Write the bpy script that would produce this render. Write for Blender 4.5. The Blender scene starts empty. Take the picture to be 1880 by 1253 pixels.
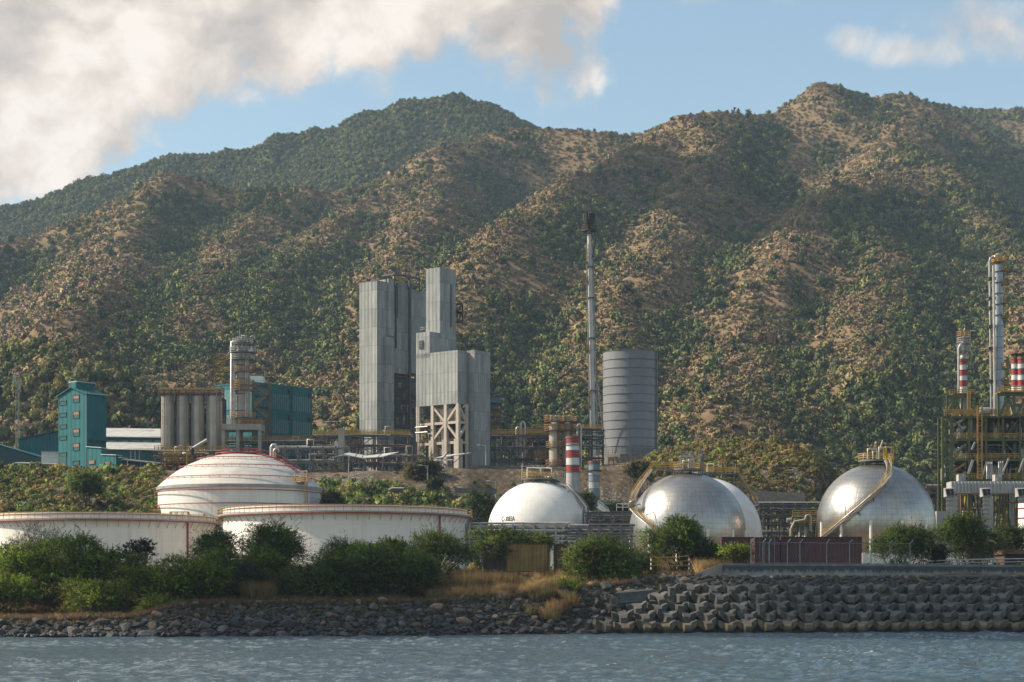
import bpy, bmesh, math, random
import numpy as np
from mathutils import Vector, Matrix
R = math.radians
rng = np.random.default_rng(7)
random.seed(7)
scene = bpy.context.scene
col = scene.collection

# ------------------------------------------------------------------ camera
LENS = 70.0
F = 1880 * LENS / 36.0
YH = 1107.0
H = 4.0
cam_d = bpy.data.cameras.new('camera')
cam = bpy.data.objects.new('camera', cam_d)
col.objects.link(cam)
cam.location = (0, 0, H)
cam.rotation_euler = (R(90), 0, 0)
cam_d.lens = LENS
cam_d.sensor_width = 36
cam_d.sensor_fit = 'HORIZONTAL'
cam_d.shift_y = (YH - 626.5) / 1880
cam_d.clip_start = 0.5
cam_d.clip_end = 30000
scene.camera = cam

def X(px, Y): return (px - 940.0) / F * Y
def Z(py, Y): return H + (YH - py) / F * Y
def S(px, Y): return px / F * Y          # a length in photo pixels at distance Y, in metres
def P(px, py, Y): return Vector((X(px, Y), Y, Z(py, Y)))

# ------------------------------------------------------------------ object helpers
def tag(o, label=None, cat=None, group=None, kind=None):
    if label: o['label'] = label
    if cat: o['category'] = cat
    if group: o['group'] = group
    if kind: o['kind'] = kind
    return o

def empty(name, loc, label=None, cat=None, group=None, rz=0.0):
    o = bpy.data.objects.new(name, None)
    o.location = loc
    o.rotation_euler = (0, 0, rz)
    o.empty_display_size = 0.5
    col.objects.link(o)
    return tag(o, label, cat, group)

def origin(o):
    v = Vector((0, 0, 0))
    while o is not None:
        v += o.location
        o = o.parent
    return v

class MB:
    """collects boxes, beams, tubes and lathes (world coordinates) into ONE mesh"""
    def __init__(s):
        s.v = []; s.f = []; s.sm = []
    def add(s, vs, fs, smooth=False):
        n = len(s.v)
        s.v.extend([tuple(p) for p in vs])
        for f in fs:
            s.f.append(tuple(i + n for i in f)); s.sm.append(smooth)
        return s
    def box(s, c, size, rz=0.0):
        cx, cy, cz = c; hx, hy, hz = size[0] / 2, size[1] / 2, size[2] / 2
        ca, sa = math.cos(rz), math.sin(rz)
        vs = []
        for dz in (-hz, hz):
            for dx, dy in ((-hx, -hy), (hx, -hy), (hx, hy), (-hx, hy)):
                vs.append((cx + dx * ca - dy * sa, cy + dx * sa + dy * ca, cz + dz))
        return s.add(vs, [(0, 3, 2, 1), (4, 5, 6, 7), (0, 1, 5, 4), (1, 2, 6, 5), (2, 3, 7, 6), (3, 0, 4, 7)])
    def beam(s, a, b, w, h=None):
        a = Vector(a); b = Vector(b); h = h or w
        d = b - a
        if d.length < 1e-6: return s
        d.normalize()
        up = Vector((0, 0, 1)) if abs(d.z) < 0.95 else Vector((0, 1, 0))
        x = d.cross(up).normalized() * (w / 2)
        y = x.normalized().cross(d).normalized() * (h / 2)
        vs = [a - x - y, a + x - y, a + x + y, a - x + y, b - x - y, b + x - y, b + x + y, b - x + y]
        return s.add(vs, [(0, 1, 2, 3), (7, 6, 5, 4), (0, 4, 5, 1), (1, 5, 6, 2), (2, 6, 7, 3), (3, 7, 4, 0)])
    def tube(s, pts, r, n=8, cap=True, r2=None):
        pts = [Vector(p) for p in pts]
        m = len(pts)
        vs = []; fs = []
        prev = None
        for i, p in enumerate(pts):
            if i == 0: d = pts[1] - p
            elif i == m - 1: d = p - pts[i - 1]
            else: d = (pts[i + 1] - p).normalized() + (p - pts[i - 1]).normalized()
            if d.length < 1e-9: d = Vector((0, 0, 1))
            d.normalize()
            if prev is None:
                up = Vector((0, 0, 1)) if abs(d.z) < 0.9 else Vector((0, 1, 0))
                x = d.cross(up).normalized()
            else:
                x = prev - d * prev.dot(d)
                x = x.normalized() if x.length > 1e-6 else d.cross(Vector((0, 0, 1))).normalized()
            prev = x
            y = d.cross(x)
            rr = r if r2 is None else r + (r2 - r) * i / max(1, m - 1)
            for k in range(n):
                t = 2 * math.pi * k / n
                vs.append(p + x * (rr * math.cos(t)) + y * (rr * math.sin(t)))
        for i in range(m - 1):
            for k in range(n):
                k2 = (k + 1) % n
                fs.append((i * n + k, i * n + k2, (i + 1) * n + k2, (i + 1) * n + k))
        s.add(vs, fs, True)
        if cap:
            s.add(vs[:n], [tuple(range(n - 1, -1, -1))]); s.add(vs[-n:], [tuple(range(n))])
        return s
    def lathe(s, c, prof, n=48, a0=0.0, a1=2 * math.pi, smooth=True):
        """prof: (radius, z) from bottom to top; c: centre x, y, base z. Sharp bends of the profile stay sharp."""
        full = abs(a1 - a0 - 2 * math.pi) < 1e-6
        cols = n if full else n + 1
        segs = [[prof[0]]]
        for i in range(1, len(prof)):
            if len(segs[-1]) > 1:
                (ra, za), (rb, zb), (rc, zc) = segs[-1][-2], prof[i - 1], prof[i]
                t1 = math.atan2(zb - za, rb - ra); t2 = math.atan2(zc - zb, rc - rb)
                d = abs((t2 - t1 + math.pi) % (2 * math.pi) - math.pi)
                if d > 0.45: segs.append([prof[i - 1]])
            segs[-1].append(prof[i])
        vs = []; fs = []
        for sg in segs:
            o = len(vs)
            for (r, z) in sg:
                for k in range(cols):
                    t = a0 + (a1 - a0) * k / n
                    vs.append((c[0] + r * math.cos(t), c[1] + r * math.sin(t), c[2] + z))
            for i in range(len(sg) - 1):
                for k in range(n):
                    k2 = (k + 1) % cols
                    fs.append((o + i * cols + k, o + i * cols + k2, o + (i + 1) * cols + k2, o + (i + 1) * cols + k))
        return s.add(vs, fs, smooth)
    def cyl(s, c, r, h, n=24, r2=None, cap=True):
        r2 = r if r2 is None else r2
        s.lathe(c, [(r, 0), (r2, h)], n)
        if cap:
            s.lathe(c, [(r2, h), (0.001, h)], n, smooth=False)
            s.lathe(c, [(0.001, 0), (r, 0)], n, smooth=False)
        return s
    def prism(s, poly, z0, z1):
        """vertical prism over a counter-clockwise polygon of (x, y); z0/z1 number or list"""
        n = len(poly)
        a = z0 if isinstance(z0, (list, tuple)) else [z0] * n
        b = z1 if isinstance(z1, (list, tuple)) else [z1] * n
        vs = [(p[0], p[1], a[i]) for i, p in enumerate(poly)] + [(p[0], p[1], b[i]) for i, p in enumerate(poly)]
        fs = [tuple(range(n - 1, -1, -1)), tuple(range(n, 2 * n))]
        fs += [(i, (i + 1) % n, (i + 1) % n + n, i + n) for i in range(n)]
        return s.add(vs, fs)
    def poly(s, pts):
        return s.add(pts, [tuple(range(len(pts)))])
    def slab(s, pts, t):
        """a thin plate under a planar quad"""
        pts = [Vector(p) for p in pts]
        nrm = (pts[1] - pts[0]).cross(pts[2] - pts[0]).normalized() * t
        n = len(pts)
        vs = pts + [p - nrm for p in pts]
        fs = [tuple(range(n)), tuple(range(2 * n - 1, n - 1, -1))]
        fs += [(i, i + n, (i + 1) % n + n, (i + 1) % n) for i in range(n)]
        return s.add(vs, fs)
    def ring(s, c, r, z, t, n=64, a0=0.0, a1=2 * math.pi):
        pts = [(c[0] + r * math.cos(a0 + (a1 - a0) * k / n), c[1] + r * math.sin(a0 + (a1 - a0) * k / n), z) for k in range(n + 1)]
        return s.tube(pts, t, 6, cap=False)
    def build(s, name, material, parent=None, label=None):
        me = bpy.data.meshes.new(name)
        o0 = origin(parent) if parent is not None else Vector((0, 0, 0))
        me.from_pydata([(p[0] - o0.x, p[1] - o0.y, p[2] - o0.z) for p in s.v], [], s.f)
        me.polygons.foreach_set('use_smooth', s.sm)
        me.materials.append(material)
        me.update()
        o = bpy.data.objects.new(name, me)
        col.objects.link(o)
        if parent is not None: o.parent = parent
        if label: o['label'] = label
        return o
    def build_at(s, name, material, base, label=None, cat=None, group=None):
        """a top-level thing that is one mesh, its origin at base"""
        me = bpy.data.meshes.new(name)
        me.from_pydata([(p[0] - base[0], p[1] - base[1], p[2] - base[2]) for p in s.v], [], s.f)
        me.polygons.foreach_set('use_smooth', s.sm)
        me.materials.append(material)
        me.update()
        o = bpy.data.objects.new(name, me)
        o.location = base
        col.objects.link(o)
        return tag(o, label, cat, group)

def np_mesh(name, verts, faces, material, parent=None, smooth=False, tint=None, loc=None, nrm=None):
    """fast mesh from numpy: verts (n,3), faces (m,k)"""
    me = bpy.data.meshes.new(name)
    verts = np.asarray(verts, np.float32); faces = np.asarray(faces, np.int32)
    m, k = faces.shape
    if loc is not None: verts = verts - np.asarray(loc, np.float32)
    me.vertices.add(len(verts)); me.vertices.foreach_set('co', verts.ravel())
    me.loops.add(m * k); me.loops.foreach_set('vertex_index', faces.ravel())
    me.polygons.add(m)
    me.polygons.foreach_set('loop_start', np.arange(0, m * k, k, dtype=np.int32))
    me.polygons.foreach_set('use_smooth', np.full(m, smooth, dtype=bool))
    if tint is not None:                       # one colour per vertex: what the thing itself is coloured
        at = me.color_attributes.new('tint', 'FLOAT_COLOR', 'POINT')
        c = np.ones((len(verts), 4), np.float32); c[:, :3] = tint
        at.data.foreach_set('color', c.ravel())
    if nrm is not None:                        # soft shading: a leaf takes the direction its crown faces there
        at = me.attributes.new('nrm', 'FLOAT_VECTOR', 'POINT'); at.data.foreach_set('vector', np.asarray(nrm, np.float32).ravel())
    me.materials.append(material)
    me.update(calc_edges=True)
    o = bpy.data.objects.new(name, me)
    if loc is not None: o.location = loc
    col.objects.link(o)
    if parent is not None: o.parent = parent
    return o

def kids(o): return [c for c in bpy.data.objects if c.parent is o]
def copy_tree(o, parent=None, children=None):
    c = o.copy(); col.objects.link(c); c.parent = parent
    for ch in list(o.children): copy_tree(ch, c)
    return c

# ------------------------------------------------------------------ materials
def lin(c):
    """sRGB 0-255 -> linear"""
    out = []
    for v in c:
        v = v / 255.0
        out.append(v / 12.92 if v <= 0.04045 else ((v + 0.055) / 1.055) ** 2.4)
    return tuple(out) + (1.0,)

class NT:
    """short hand for a node tree"""
    def __init__(s, nt): s.nt = nt; s.n = nt.nodes; s.l = nt.links
    def new(s, t, **kw):
        n = s.n.new(t)
        for k, v in kw.items(): setattr(n, k, v)
        return n
    def link(s, a, b): s.l.new(a, b)
    def val(s, sock, x):
        if hasattr(x, 'is_linked') or isinstance(x, bpy.types.NodeSocket): s.l.new(x, sock)
        else: sock.default_value = x
    def math(s, op, a, b=None, c=None, clamp=False):
        n = s.n.new('ShaderNodeMath'); n.operation = op; n.use_clamp = clamp
        s.val(n.inputs[0], a)
        if b is not None: s.val(n.inputs[1], b)
        if c is not None: s.val(n.inputs[2], c)
        return n.outputs[0]
    def mix(s, fac, a, b, mode='MIX'):
        n = s.n.new('ShaderNodeMix'); n.data_type = 'RGBA'; n.blend_type = mode
        s.val(n.inputs[0], fac); s.val(n.inputs[6], a); s.val(n.inputs[7], b)
        return n.outputs[2]
    def noise(s, vec, scale, detail=4, rough=0.55, dist=0.0):
        n = s.n.new('ShaderNodeTexNoise')
        if vec is not None: s.l.new(vec, n.inputs['Vector'])
        n.inputs['Scale'].default_value = scale; n.inputs['Detail'].default_value = detail
        n.inputs['Roughness'].default_value = rough; n.inputs['Distortion'].default_value = dist
        return n.outputs['Fac']
    def ramp(s, fac, stops, interp='LINEAR'):
        n = s.n.new('ShaderNodeValToRGB'); n.color_ramp.interpolation = interp
        e = n.color_ramp.elements
        while len(e) < len(stops): e.new(0.5)
        for i, (p, c) in enumerate(stops):
            e[i].position = p
            e[i].color = c if hasattr(c, '__len__') else (c, c, c, 1)
        s.l.new(fac, n.inputs[0])
        return n.outputs[0]
    def smooth(s, x, lo, hi, a=0.0, b=1.0):
        n = s.n.new('ShaderNodeMapRange'); n.interpolation_type = 'SMOOTHSTEP'
        s.val(n.inputs[0], x)
        n.inputs[1].default_value = lo; n.inputs[2].default_value = hi
        n.inputs[3].default_value = a; n.inputs[4].default_value = b
        return n.outputs[0]

def new_mat(name):
    m = bpy.data.materials.new(name); m.use_nodes = True
    t = NT(m.node_tree)
    b = t.n['Principled BSDF']
    return m, t, b

def objco(t, scale=(1, 1, 1), loc=(0, 0, 0)):
    tc = t.new('ShaderNodeTexCoord'); mp = t.new('ShaderNodeMapping')
    mp.inputs['Scale'].default_value = scale; mp.inputs['Location'].default_value = loc
    t.link(tc.outputs['Object'], mp.inputs['Vector'])
    return mp.outputs['Vector']

def mat(name, c, c2=None, scale=0.8, rough=0.6, metal=0.0, streak=0.0, streak_c=None, bump=0.0, bscale=4.0, spec=None,
        stretch=(1, 1, 1), lo=0.35, hi=0.65):
    """painted / metal / stone surface: two-tone noise, optional vertical weather streaks and bump"""
    m, t, b = new_mat(name)
    c = tuple(c)[:3] + (1,); c2 = tuple(c2 or [x * 0.75 for x in c[:3]])[:3] + (1,)
    v = objco(t, stretch)
    f = t.noise(v, scale, 6, 0.6)
    f = t.ramp(f, [(lo, 0.0), (hi, 1.0)])
    cc = t.mix(f, c, c2)
    if streak:
        v2 = objco(t, (2.2, 2.2, 0.07))
        sf = t.ramp(t.noise(v2, 1.0, 5, 0.65), [(0.45, 0.0), (0.75, streak)])
        cc = t.mix(sf, cc, tuple(streak_c or (0.10, 0.07, 0.05))[:3] + (1,))
    t.link(cc, b.inputs['Base Color'])
    b.inputs['Metallic'].default_value = metal
    b.inputs['Roughness'].default_value = rough
    if spec is not None: b.inputs['Specular IOR Level'].default_value = spec
    if bump:
        bp = t.new('ShaderNodeBump'); bp.inputs['Strength'].default_value = bump; bp.inputs['Distance'].default_value = 0.1
        t.link(t.noise(objco(t), bscale, 6, 0.6), bp.inputs['Height']); t.link(bp.outputs[0], b.inputs['Normal'])
    return m

def leaf_mat(name, translucent=0.25, rough=0.7):
    m, t, b = new_mat(name)
    a = t.new('ShaderNodeAttribute'); a.attribute_name = 'tint'
    t.link(a.outputs['Color'], b.inputs['Base Color'])
    b.inputs['Roughness'].default_value = rough
    b.inputs['Specular IOR Level'].default_value = 0.15
    nv = t.new('ShaderNodeAttribute'); nv.attribute_name = 'nrm'
    nn = t.new('ShaderNodeVectorMath'); nn.operation = 'NORMALIZE'; t.link(nv.outputs['Vector'], nn.inputs[0])
    t.link(nn.outputs[0], b.inputs['Normal'])
    if translucent:
        tr = t.new('ShaderNodeBsdfTranslucent'); t.link(a.outputs['Color'], tr.inputs['Color'])
        mx = t.new('ShaderNodeMixShader'); mx.inputs[0].default_value = translucent
        t.link(b.outputs[0], mx.inputs[1]); t.link(tr.outputs[0], mx.inputs[2])
        t.link(mx.outputs[0], t.n['Material Output'].inputs['Surface'])
    return m

# ------------------------------------------------------------------ numpy noise
_perm = np.random.default_rng(3).random((256, 256)).astype(np.float64)
def vnoise(x, y):
    xi = np.floor(x).astype(np.int64); yi = np.floor(y).astype(np.int64)
    fx = x - xi; fy = y - yi
    fx = fx * fx * fx * (fx * (fx * 6 - 15) + 10); fy = fy * fy * fy * (fy * (fy * 6 - 15) + 10)
    a = _perm[xi & 255, yi & 255]; b = _perm[(xi + 1) & 255, yi & 255]
    c = _perm[xi & 255, (yi + 1) & 255]; d = _perm[(xi + 1) & 255, (yi + 1) & 255]
    return (a * (1 - fx) + b * fx) * (1 - fy) + (c * (1 - fx) + d * fx) * fy
def fbm(x, y, octv=5, gain=0.5):
    s = 0; a = 1.0; tot = 0
    for i in range(octv):
        s = s + a * (vnoise(x + 17.3 * i, y + 9.1 * i) * 2 - 1); tot += a
        a *= gain; x = x * 2.03; y = y * 2.03
    return s / tot
def ridged(x, y, octv=4):
    s = 0; a = 1.0; tot = 0
    for i in range(octv):
        s = s + a * (1 - 2 * np.abs(vnoise(x + 31.7 * i, y + 5.3 * i) * 2 - 1)); tot += a
        a *= 0.5; x = x * 2.1; y = y * 2.1
    return s / tot
def sstep(x, lo, hi):
    t = np.clip((x - lo) / (hi - lo), 0, 1)
    return t * t * (3 - 2 * t)
SUN_E = 5.0; SKY_E = 0.125; CLOUD_E = 0.82; EXPO = 0.43; HAZE = 0.00007
# ------------------------------------------------------------------ light and sky
SUN = Vector((-0.78, 0.06, 0.62)).normalized()       # towards the sun: left of the view, about 38 degrees up
sun_d = bpy.data.lights.new('sun', 'SUN')
sun_d.energy = SUN_E; sun_d.angle = R(0.53); sun_d.color = (1.0, 0.885, 0.73)
sun = bpy.data.objects.new('sun', sun_d)
sun.rotation_euler = SUN.to_track_quat('Z', 'Y').to_euler()
sun.location = SUN * 900 + Vector((0, 600, 0))
col.objects.link(sun)

world = bpy.data.worlds.new('World'); scene.world = world
world.use_nodes = True
w = NT(world.node_tree)
for n in list(w.n): w.n.remove(n)
out = w.new('ShaderNodeOutputWorld')
sky = w.new('ShaderNodeTexSky'); sky.sky_type = 'NISHITA'; sky.sun_disc = False
sky.sun_elevation = math.asin(SUN.z)
sky.sun_rotation = math.atan2(SUN.x, SUN.y)
sky.altitude = 0; sky.air_density = 1.0; sky.dust_density = 1.2; sky.ozone_density = 1.4
bg = w.new('ShaderNodeBackground'); bg.inputs[1].default_value = SKY_E
hsv = w.new('ShaderNodeHueSaturation'); hsv.inputs['Saturation'].default_value = 0.84; w.link(w.mix(1.0, sky.outputs[0], (0.93, 1.07, 1.0, 1), 'MULTIPLY'), hsv.inputs['Color']); w.link(hsv.outputs[0], bg.inputs[0])   # the maritime air reads a little greener
tc = w.new('ShaderNodeTexCoord')
sep = w.new('ShaderNodeSeparateXYZ'); w.link(tc.outputs['Generated'], sep.inputs[0])
yy = w.math('MAXIMUM', sep.outputs[1], 0.08)
u = w.math('DIVIDE', sep.outputs[0], yy); v = w.math('DIVIDE', sep.outputs[2], yy)
q = w.math('MULTIPLY_ADD', u, F / 2400.0, 940 / 2400.0 + 0.1)         # azimuth axis of the cloud bank
h = w.math('MULTIPLY_ADD', v, F / 1000.0, 0.0)                         # height above the horizon in the same measure
# domain warp for billowing edges
wn = w.new('ShaderNodeTexNoise'); wn.inputs['Scale'].default_value = 9; wn.inputs['Detail'].default_value = 3
w.link(tc.outputs['Generated'], wn.inputs['Vector'])
wv = w.new('ShaderNodeVectorMath'); wv.operation = 'MULTIPLY_ADD'
w.link(wn.outputs['Color'], wv.inputs[0]); wv.inputs[1].default_value = (0.05, 0.05, 0.05); w.link(tc.outputs['Generated'], wv.inputs[2])
st = w.new('ShaderNodeMapping'); st.inputs['Scale'].default_value = (1.0, 1.0, 1.25)
w.link(wv.outputs[0], st.inputs['Vector'])
n1 = w.noise(st.outputs[0], 17, 9, 0.58)
n2 = w.noise(st.outputs[0], 48, 8, 0.62)
def hb(py): return (YH - py) / 1000.0
def qb(px): return (px / 2400.0) + 0.1
stops = [(0.0, 460), (qb(0), 445), (qb(150), 385), (qb(250), 312), (qb(330), 252), (qb(420), 222), (qb(560), 190), (qb(700), 172),
         (qb(800), 150), (qb(900), 120), (qb(960), 130), (qb(1000), 155), (qb(1090), 150), (qb(1120), 70), (qb(1160), 5), (qb(1260), -20), (1.0, -20)]
# cloud base height as a function of azimuth
base = w.ramp(w.math('MAXIMUM', q, 0.0, clamp=True), [(p, hb(y)) for p, y in stops])
dd = w.math('SUBTRACT', h, base)
dd = w.math('MULTIPLY_ADD', w.math('SUBTRACT', n1, 0.5), 0.46, dd)
dd = w.math('MULTIPLY_ADD', w.math('SUBTRACT', n2, 0.5), 0.20, dd)
bank = w.smooth(dd, -0.03, 0.085)
# the bank thins out at its right end
bank = w.math('MULTIPLY', bank, w.smooth(w.math('MULTIPLY_ADD', w.math('SUBTRACT', n1, 0.5), 0.12, q), qb(1140), qb(1240), 1.0, 0.0))
def blob(px, py, rx, ry, k):
    a = w.math('DIVIDE', w.math('SUBTRACT', q, qb(px)), rx / 2400.0)
    b_ = w.math('DIVIDE', w.math('SUBTRACT', h, hb(py)), ry / 1000.0)
    r2 = w.math('ADD', w.math('MULTIPLY', a, a), w.math('MULTIPLY', b_, b_))
    g = w.math('SUBTRACT', 1.0, r2)
    g = w.math('MULTIPLY_ADD', w.math('SUBTRACT', n1, 0.5), 6.0, g)
    g = w.math('MULTIPLY_ADD', w.math('SUBTRACT', n2, 0.5), 3.0, g)
    return w.smooth(g, -0.1, 2.4, 0.0, k)
mask = bank
for b in ((1568, 78, 42, 30, 0.75), (1700, 92, 110, 32, 0.8), (1800, 50, 120, 55, 0.9), (1880, 60, 90, 60, 0.9), (1330, -5, 120, 22, 0.55), (350, 200, 90, 50, 0.9)):
    mask = w.math('MAXIMUM', mask, blob(*b))
# the rest of the sky, away from the view: broken cloud
nb = w.noise(tc.outputs['Generated'], 3.2, 8, 0.6)
rest = w.math('MULTIPLY', w.smooth(nb, 0.52, 0.66), w.smooth(sep.outputs[2], 0.02, 0.2))
away = w.smooth(sep.outputs[1], 0.75, 0.88, 1.0, 0.0)
mask = w.math('ADD', w.math('MULTIPLY', mask, w.math('SUBTRACT', 1.0, away)), w.math('MULTIPLY', rest, away))
n3 = w.noise(st.outputs[0], 13, 6, 0.55)
n4 = w.noise(wv.outputs[0], 34, 7, 0.6)
so = w.new('ShaderNodeMapping'); so.inputs['Location'].default_value = (-0.016, 0, 0.020); w.link(st.outputs[0], so.inputs['Vector'])
n1o = w.noise(so.outputs[0], 17, 6, 0.55)                 # billows are brighter towards the sun
tone = w.math('ADD', w.math('MULTIPLY', n3, 0.72), w.math('MULTIPLY', n4, 0.28))
tone = w.math('MULTIPLY_ADD', w.math('SUBTRACT', n1, n1o), 0.55, tone)
# thin edges glow, thick bellies are grey
cc = w.ramp(tone, [(0.34, lin((186, 180, 175))), (0.44, lin((208, 199, 191))), (0.53, lin((232, 221, 210))), (0.62, lin((250, 241, 231)))])
cb = w.new('ShaderNodeBackground'); w.link(cc, cb.inputs[0]); cb.inputs[1].default_value = CLOUD_E
ms = w.new('ShaderNodeMixShader'); w.link(mask, ms.inputs[0]); w.link(bg.outputs[0], ms.inputs[1]); w.link(cb.outputs[0], ms.inputs[2])
w.link(ms.outputs[0], out.inputs['Surface'])

scene.view_settings.view_transform = 'Standard'
scene.view_settings.look = 'None'
scene.view_settings.exposure = EXPO
scene.view_settings.gamma = 1
scene.cycles.use_denoising = True
scene.cycles.max_bounces = 6
scene.cycles.diffuse_bounces = 2
scene.cycles.glossy_bounces = 3
scene.cycles.transmission_bounces = 2
scene.cycles.volume_bounces = 0
scene.cycles.transparent_max_bounces = 4
scene.cycles.sample_clamp_indirect = 4
# ------------------------------------------------------------------ terrain
def interp(x, pts):
    a = np.array(pts, float)
    return np.interp(x, a[:, 0], a[:, 1])
def shore_y(px): return interp(px, [(-600, 226), (0, 232), (700, 243.7), (1000, 256), (1250, 266), (1880, 276), (2600, 284)])
def crest_h(px): return interp(px, [(-600, 1.9), (0, 1.9), (240, 2.1), (330, 3.7), (800, 4.2), (950, 5.0), (1100, 6.6), (1250, 7.6), (2600, 7.6)])

RIDGES = [
    # (slope, softness, points (px, py, Y))
    (0.70, [(-500, 560, 2500), (-300, 480, 2500), (0, 392, 2500), (160, 340, 2500), (300, 292, 2500), (420, 278, 2500), (540, 255, 2500), (620, 236, 2500),
            (700, 206, 2500), (780, 180, 2500), (830, 174, 2500), (880, 192, 2500), (930, 232, 2500), (1000, 290, 2500), (1080, 330, 2500)]),
    (0.79, [(-500, 560, 1300), (-250, 500, 1450), (0, 452, 1600), (130, 405, 1650), (300, 352, 1700), (400, 350, 1720), (520, 356, 1760), (640, 358, 1800), (760, 352, 1900), (850, 300, 2000)]),
    (0.84, [(300, 352, 1700), (260, 420, 1480), (200, 520, 1220), (150, 610, 1020), (120, 680, 900)]),
    (0.84, [(520, 356, 1760), (430, 440, 1480), (380, 540, 1220), (350, 630, 1050), (330, 700, 940)]),
    (0.84, [(1230, 235, 2000), (1180, 250, 2000), (1100, 248, 2000), (960, 250, 2000), (900, 256, 1960), (830, 284, 1880), (740, 345, 1740), (640, 405, 1560),
            (550, 465, 1400), (510, 510, 1300), (480, 590, 1130), (450, 680, 980)]),
    (0.84, [(830, 284, 1880), (800, 380, 1560), (740, 470, 1320), (690, 560, 1150), (650, 650, 1000), (620, 740, 880)]),
    (0.84, [(2050, 420, 1900), (1960, 330, 1950), (1880, 300, 1980), (1800, 250, 2000), (1700, 206, 2020), (1660, 174, 2000), (1570, 174, 1960), (1515, 150, 1920), (1470, 178, 1900),
            (1420, 212, 1860), (1330, 224, 1800), (1240, 220, 1740), (1190, 262, 1640), (1130, 318, 1520), (1060, 350, 1430), (980, 405, 1300),
            (900, 470, 1180), (850, 540, 1080), (800, 640, 950), (780, 720, 860)]),
    (0.82, [(1330, 224, 1800), (1290, 330, 1500), (1220, 440, 1270), (1150, 560, 1080), (1080, 660, 940)]),
    (0.82, [(1660, 182, 2000), (1640, 270, 1700), (1560, 340, 1480), (1480, 430, 1280), (1400, 540, 1100), (1350, 650, 950), (1320, 740, 850)]),
    (0.77, [(1640, 270, 1700), (1750, 330, 1560), (1850, 430, 1400), (1900, 560, 1150), (1900, 700, 930)]),
    (0.79, [(1560, 340, 1480), (1620, 470, 1240), (1600, 600, 1030), (1560, 700, 900)]),
    (0.70, [(1600, 215, 2500), (1690, 204, 2400), (1760, 206, 2400), (1880, 206, 2400), (2200, 240, 2400), (2500, 300, 2400)]),
    (0.77, [(-250, 640, 900), (0, 655, 880), (110, 662, 860), (190, 700, 830), (260, 770, 810)]),
]
_R = []
for slope, pts in RIDGES:
    _R.append((slope, np.array([(X(a, c), c, Z(b, c)) for a, b, c in pts])))

def hills_h(x, y):
    wob = sstep(y, 760, 900)
    x0, y0 = x, y
    x = x + wob * 12 * fbm(x0 / 130, y0 / 130 + 4, 3); y = y + wob * 16 * fbm(x0 / 150 + 9, y0 / 150, 3)
    base = 40 + np.maximum(0, y - 730) * 0.17
    K = 9.0
    acc = np.exp(np.clip((base - 300) / K, -60, 60))
    for slope, p in _R:
        best = np.full(x.shape, -1e9)
        for i in range(len(p) - 1):
            ax, ay, az = p[i]; bx, by, bz = p[i + 1]
            dx, dy = bx - ax, by - ay
            t = np.clip(((x - ax) * dx + (y - ay) * dy) / (dx * dx + dy * dy), 0, 1)
            d = np.sqrt((x - ax - t * dx) ** 2 + (y - ay - t * dy) ** 2 + 300.0) - 17.3
            best = np.maximum(best, az + t * (bz - az) - slope * d)
        acc = acc + np.exp(np.clip((best - 300) / K, -60, 60))
    h = 300 + K * np.log(acc)
    amp = sstep(h, 55, 160)
    wx = x + 30 * fbm(x / 220 + 5, y / 220, 3); wy = y + 40 * fbm(x / 220, y / 220 + 8, 3)
    h = h + amp * (9 * (ridged(wx / 120, wy / 240, 3) - 0.2) + 5 * fbm(wx / 55, wy / 60, 4)) + 2.0 * fbm(x / 24, y / 24, 3)
    return h

def ground_h(x, y):
    """one height for every place of the shore, the plant terraces and the hills"""
    px = x / np.maximum(y, 1) * F + 940
    ys = shore_y(px); hc = crest_h(px)
    d = y - ys
    wdt = hc * 1.75
    z = -1.6 + (hc + 1.6) * np.clip((d + 3.0) / (wdt + 3.0), 0, 1)
    z = np.where(d < -3.0, -1.6 + (d + 3.0) * 0.25, z)
    z = np.maximum(z, -6)
    # bank behind the crest up to the tank terrace
    t1 = sstep(y, ys + wdt + 1, 304)
    ter = 8.5
    z = z + np.where(d > wdt, (ter - hc) * t1, 0)
    # slope to the plant terrace; its foot lies deeper in on the right
    foot = interp(px, [(0, 412), (580, 412), (860, 445), (900, 472), (1480, 474), (1560, 500), (1700, 620), (2600, 640)])
    top = interp(px, [(0, 512), (640, 506), (1500, 512), (1560, 560), (1700, 700), (2600, 720)])
    ttop = interp(px, [(0, 38.2), (600, 37.2), (760, 37.8), (900, 38.8), (1100, 38.5), (1500, 37), (1700, 37), (2600, 37)])
    s = np.clip((y - foot) / (top - foot), 0, 1)
    s = s * 0.75 + 0.25 * s * s * (3 - 2 * s)
    z = z + (ttop - ter) * s
    z = z + 1.8 * sstep(y, 512, 545) * (px < 1500)
    # scrub knoll on the right of the plant
    kx, ky = X(1345, 535), 535
    z = z + 8.5 * np.exp(-(((x - kx) / 24.0) ** 2 + ((y - ky) / 17.0) ** 2))
    kx, ky = X(1470, 520), 520
    z = z + 3.0 * np.exp(-(((x - kx) / 10.0) ** 2 + ((y - ky) / 13.0) ** 2))
    # left scrub bank
    z = z + 1.2 * fbm(x / 9.0, y / 9.0, 3) * sstep(d, wdt, wdt + 25) * (1 - sstep(y, 500, 520) * 0.9) * (s > 0.02)
    z = z + 0.35 * fbm(x / 4.0, y / 4.0, 3) * sstep(d, wdt - 2, wdt + 4)
    far = sstep(y, 735, 830)
    return z * (1 - far) + hills_h(x, y) * far

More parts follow.
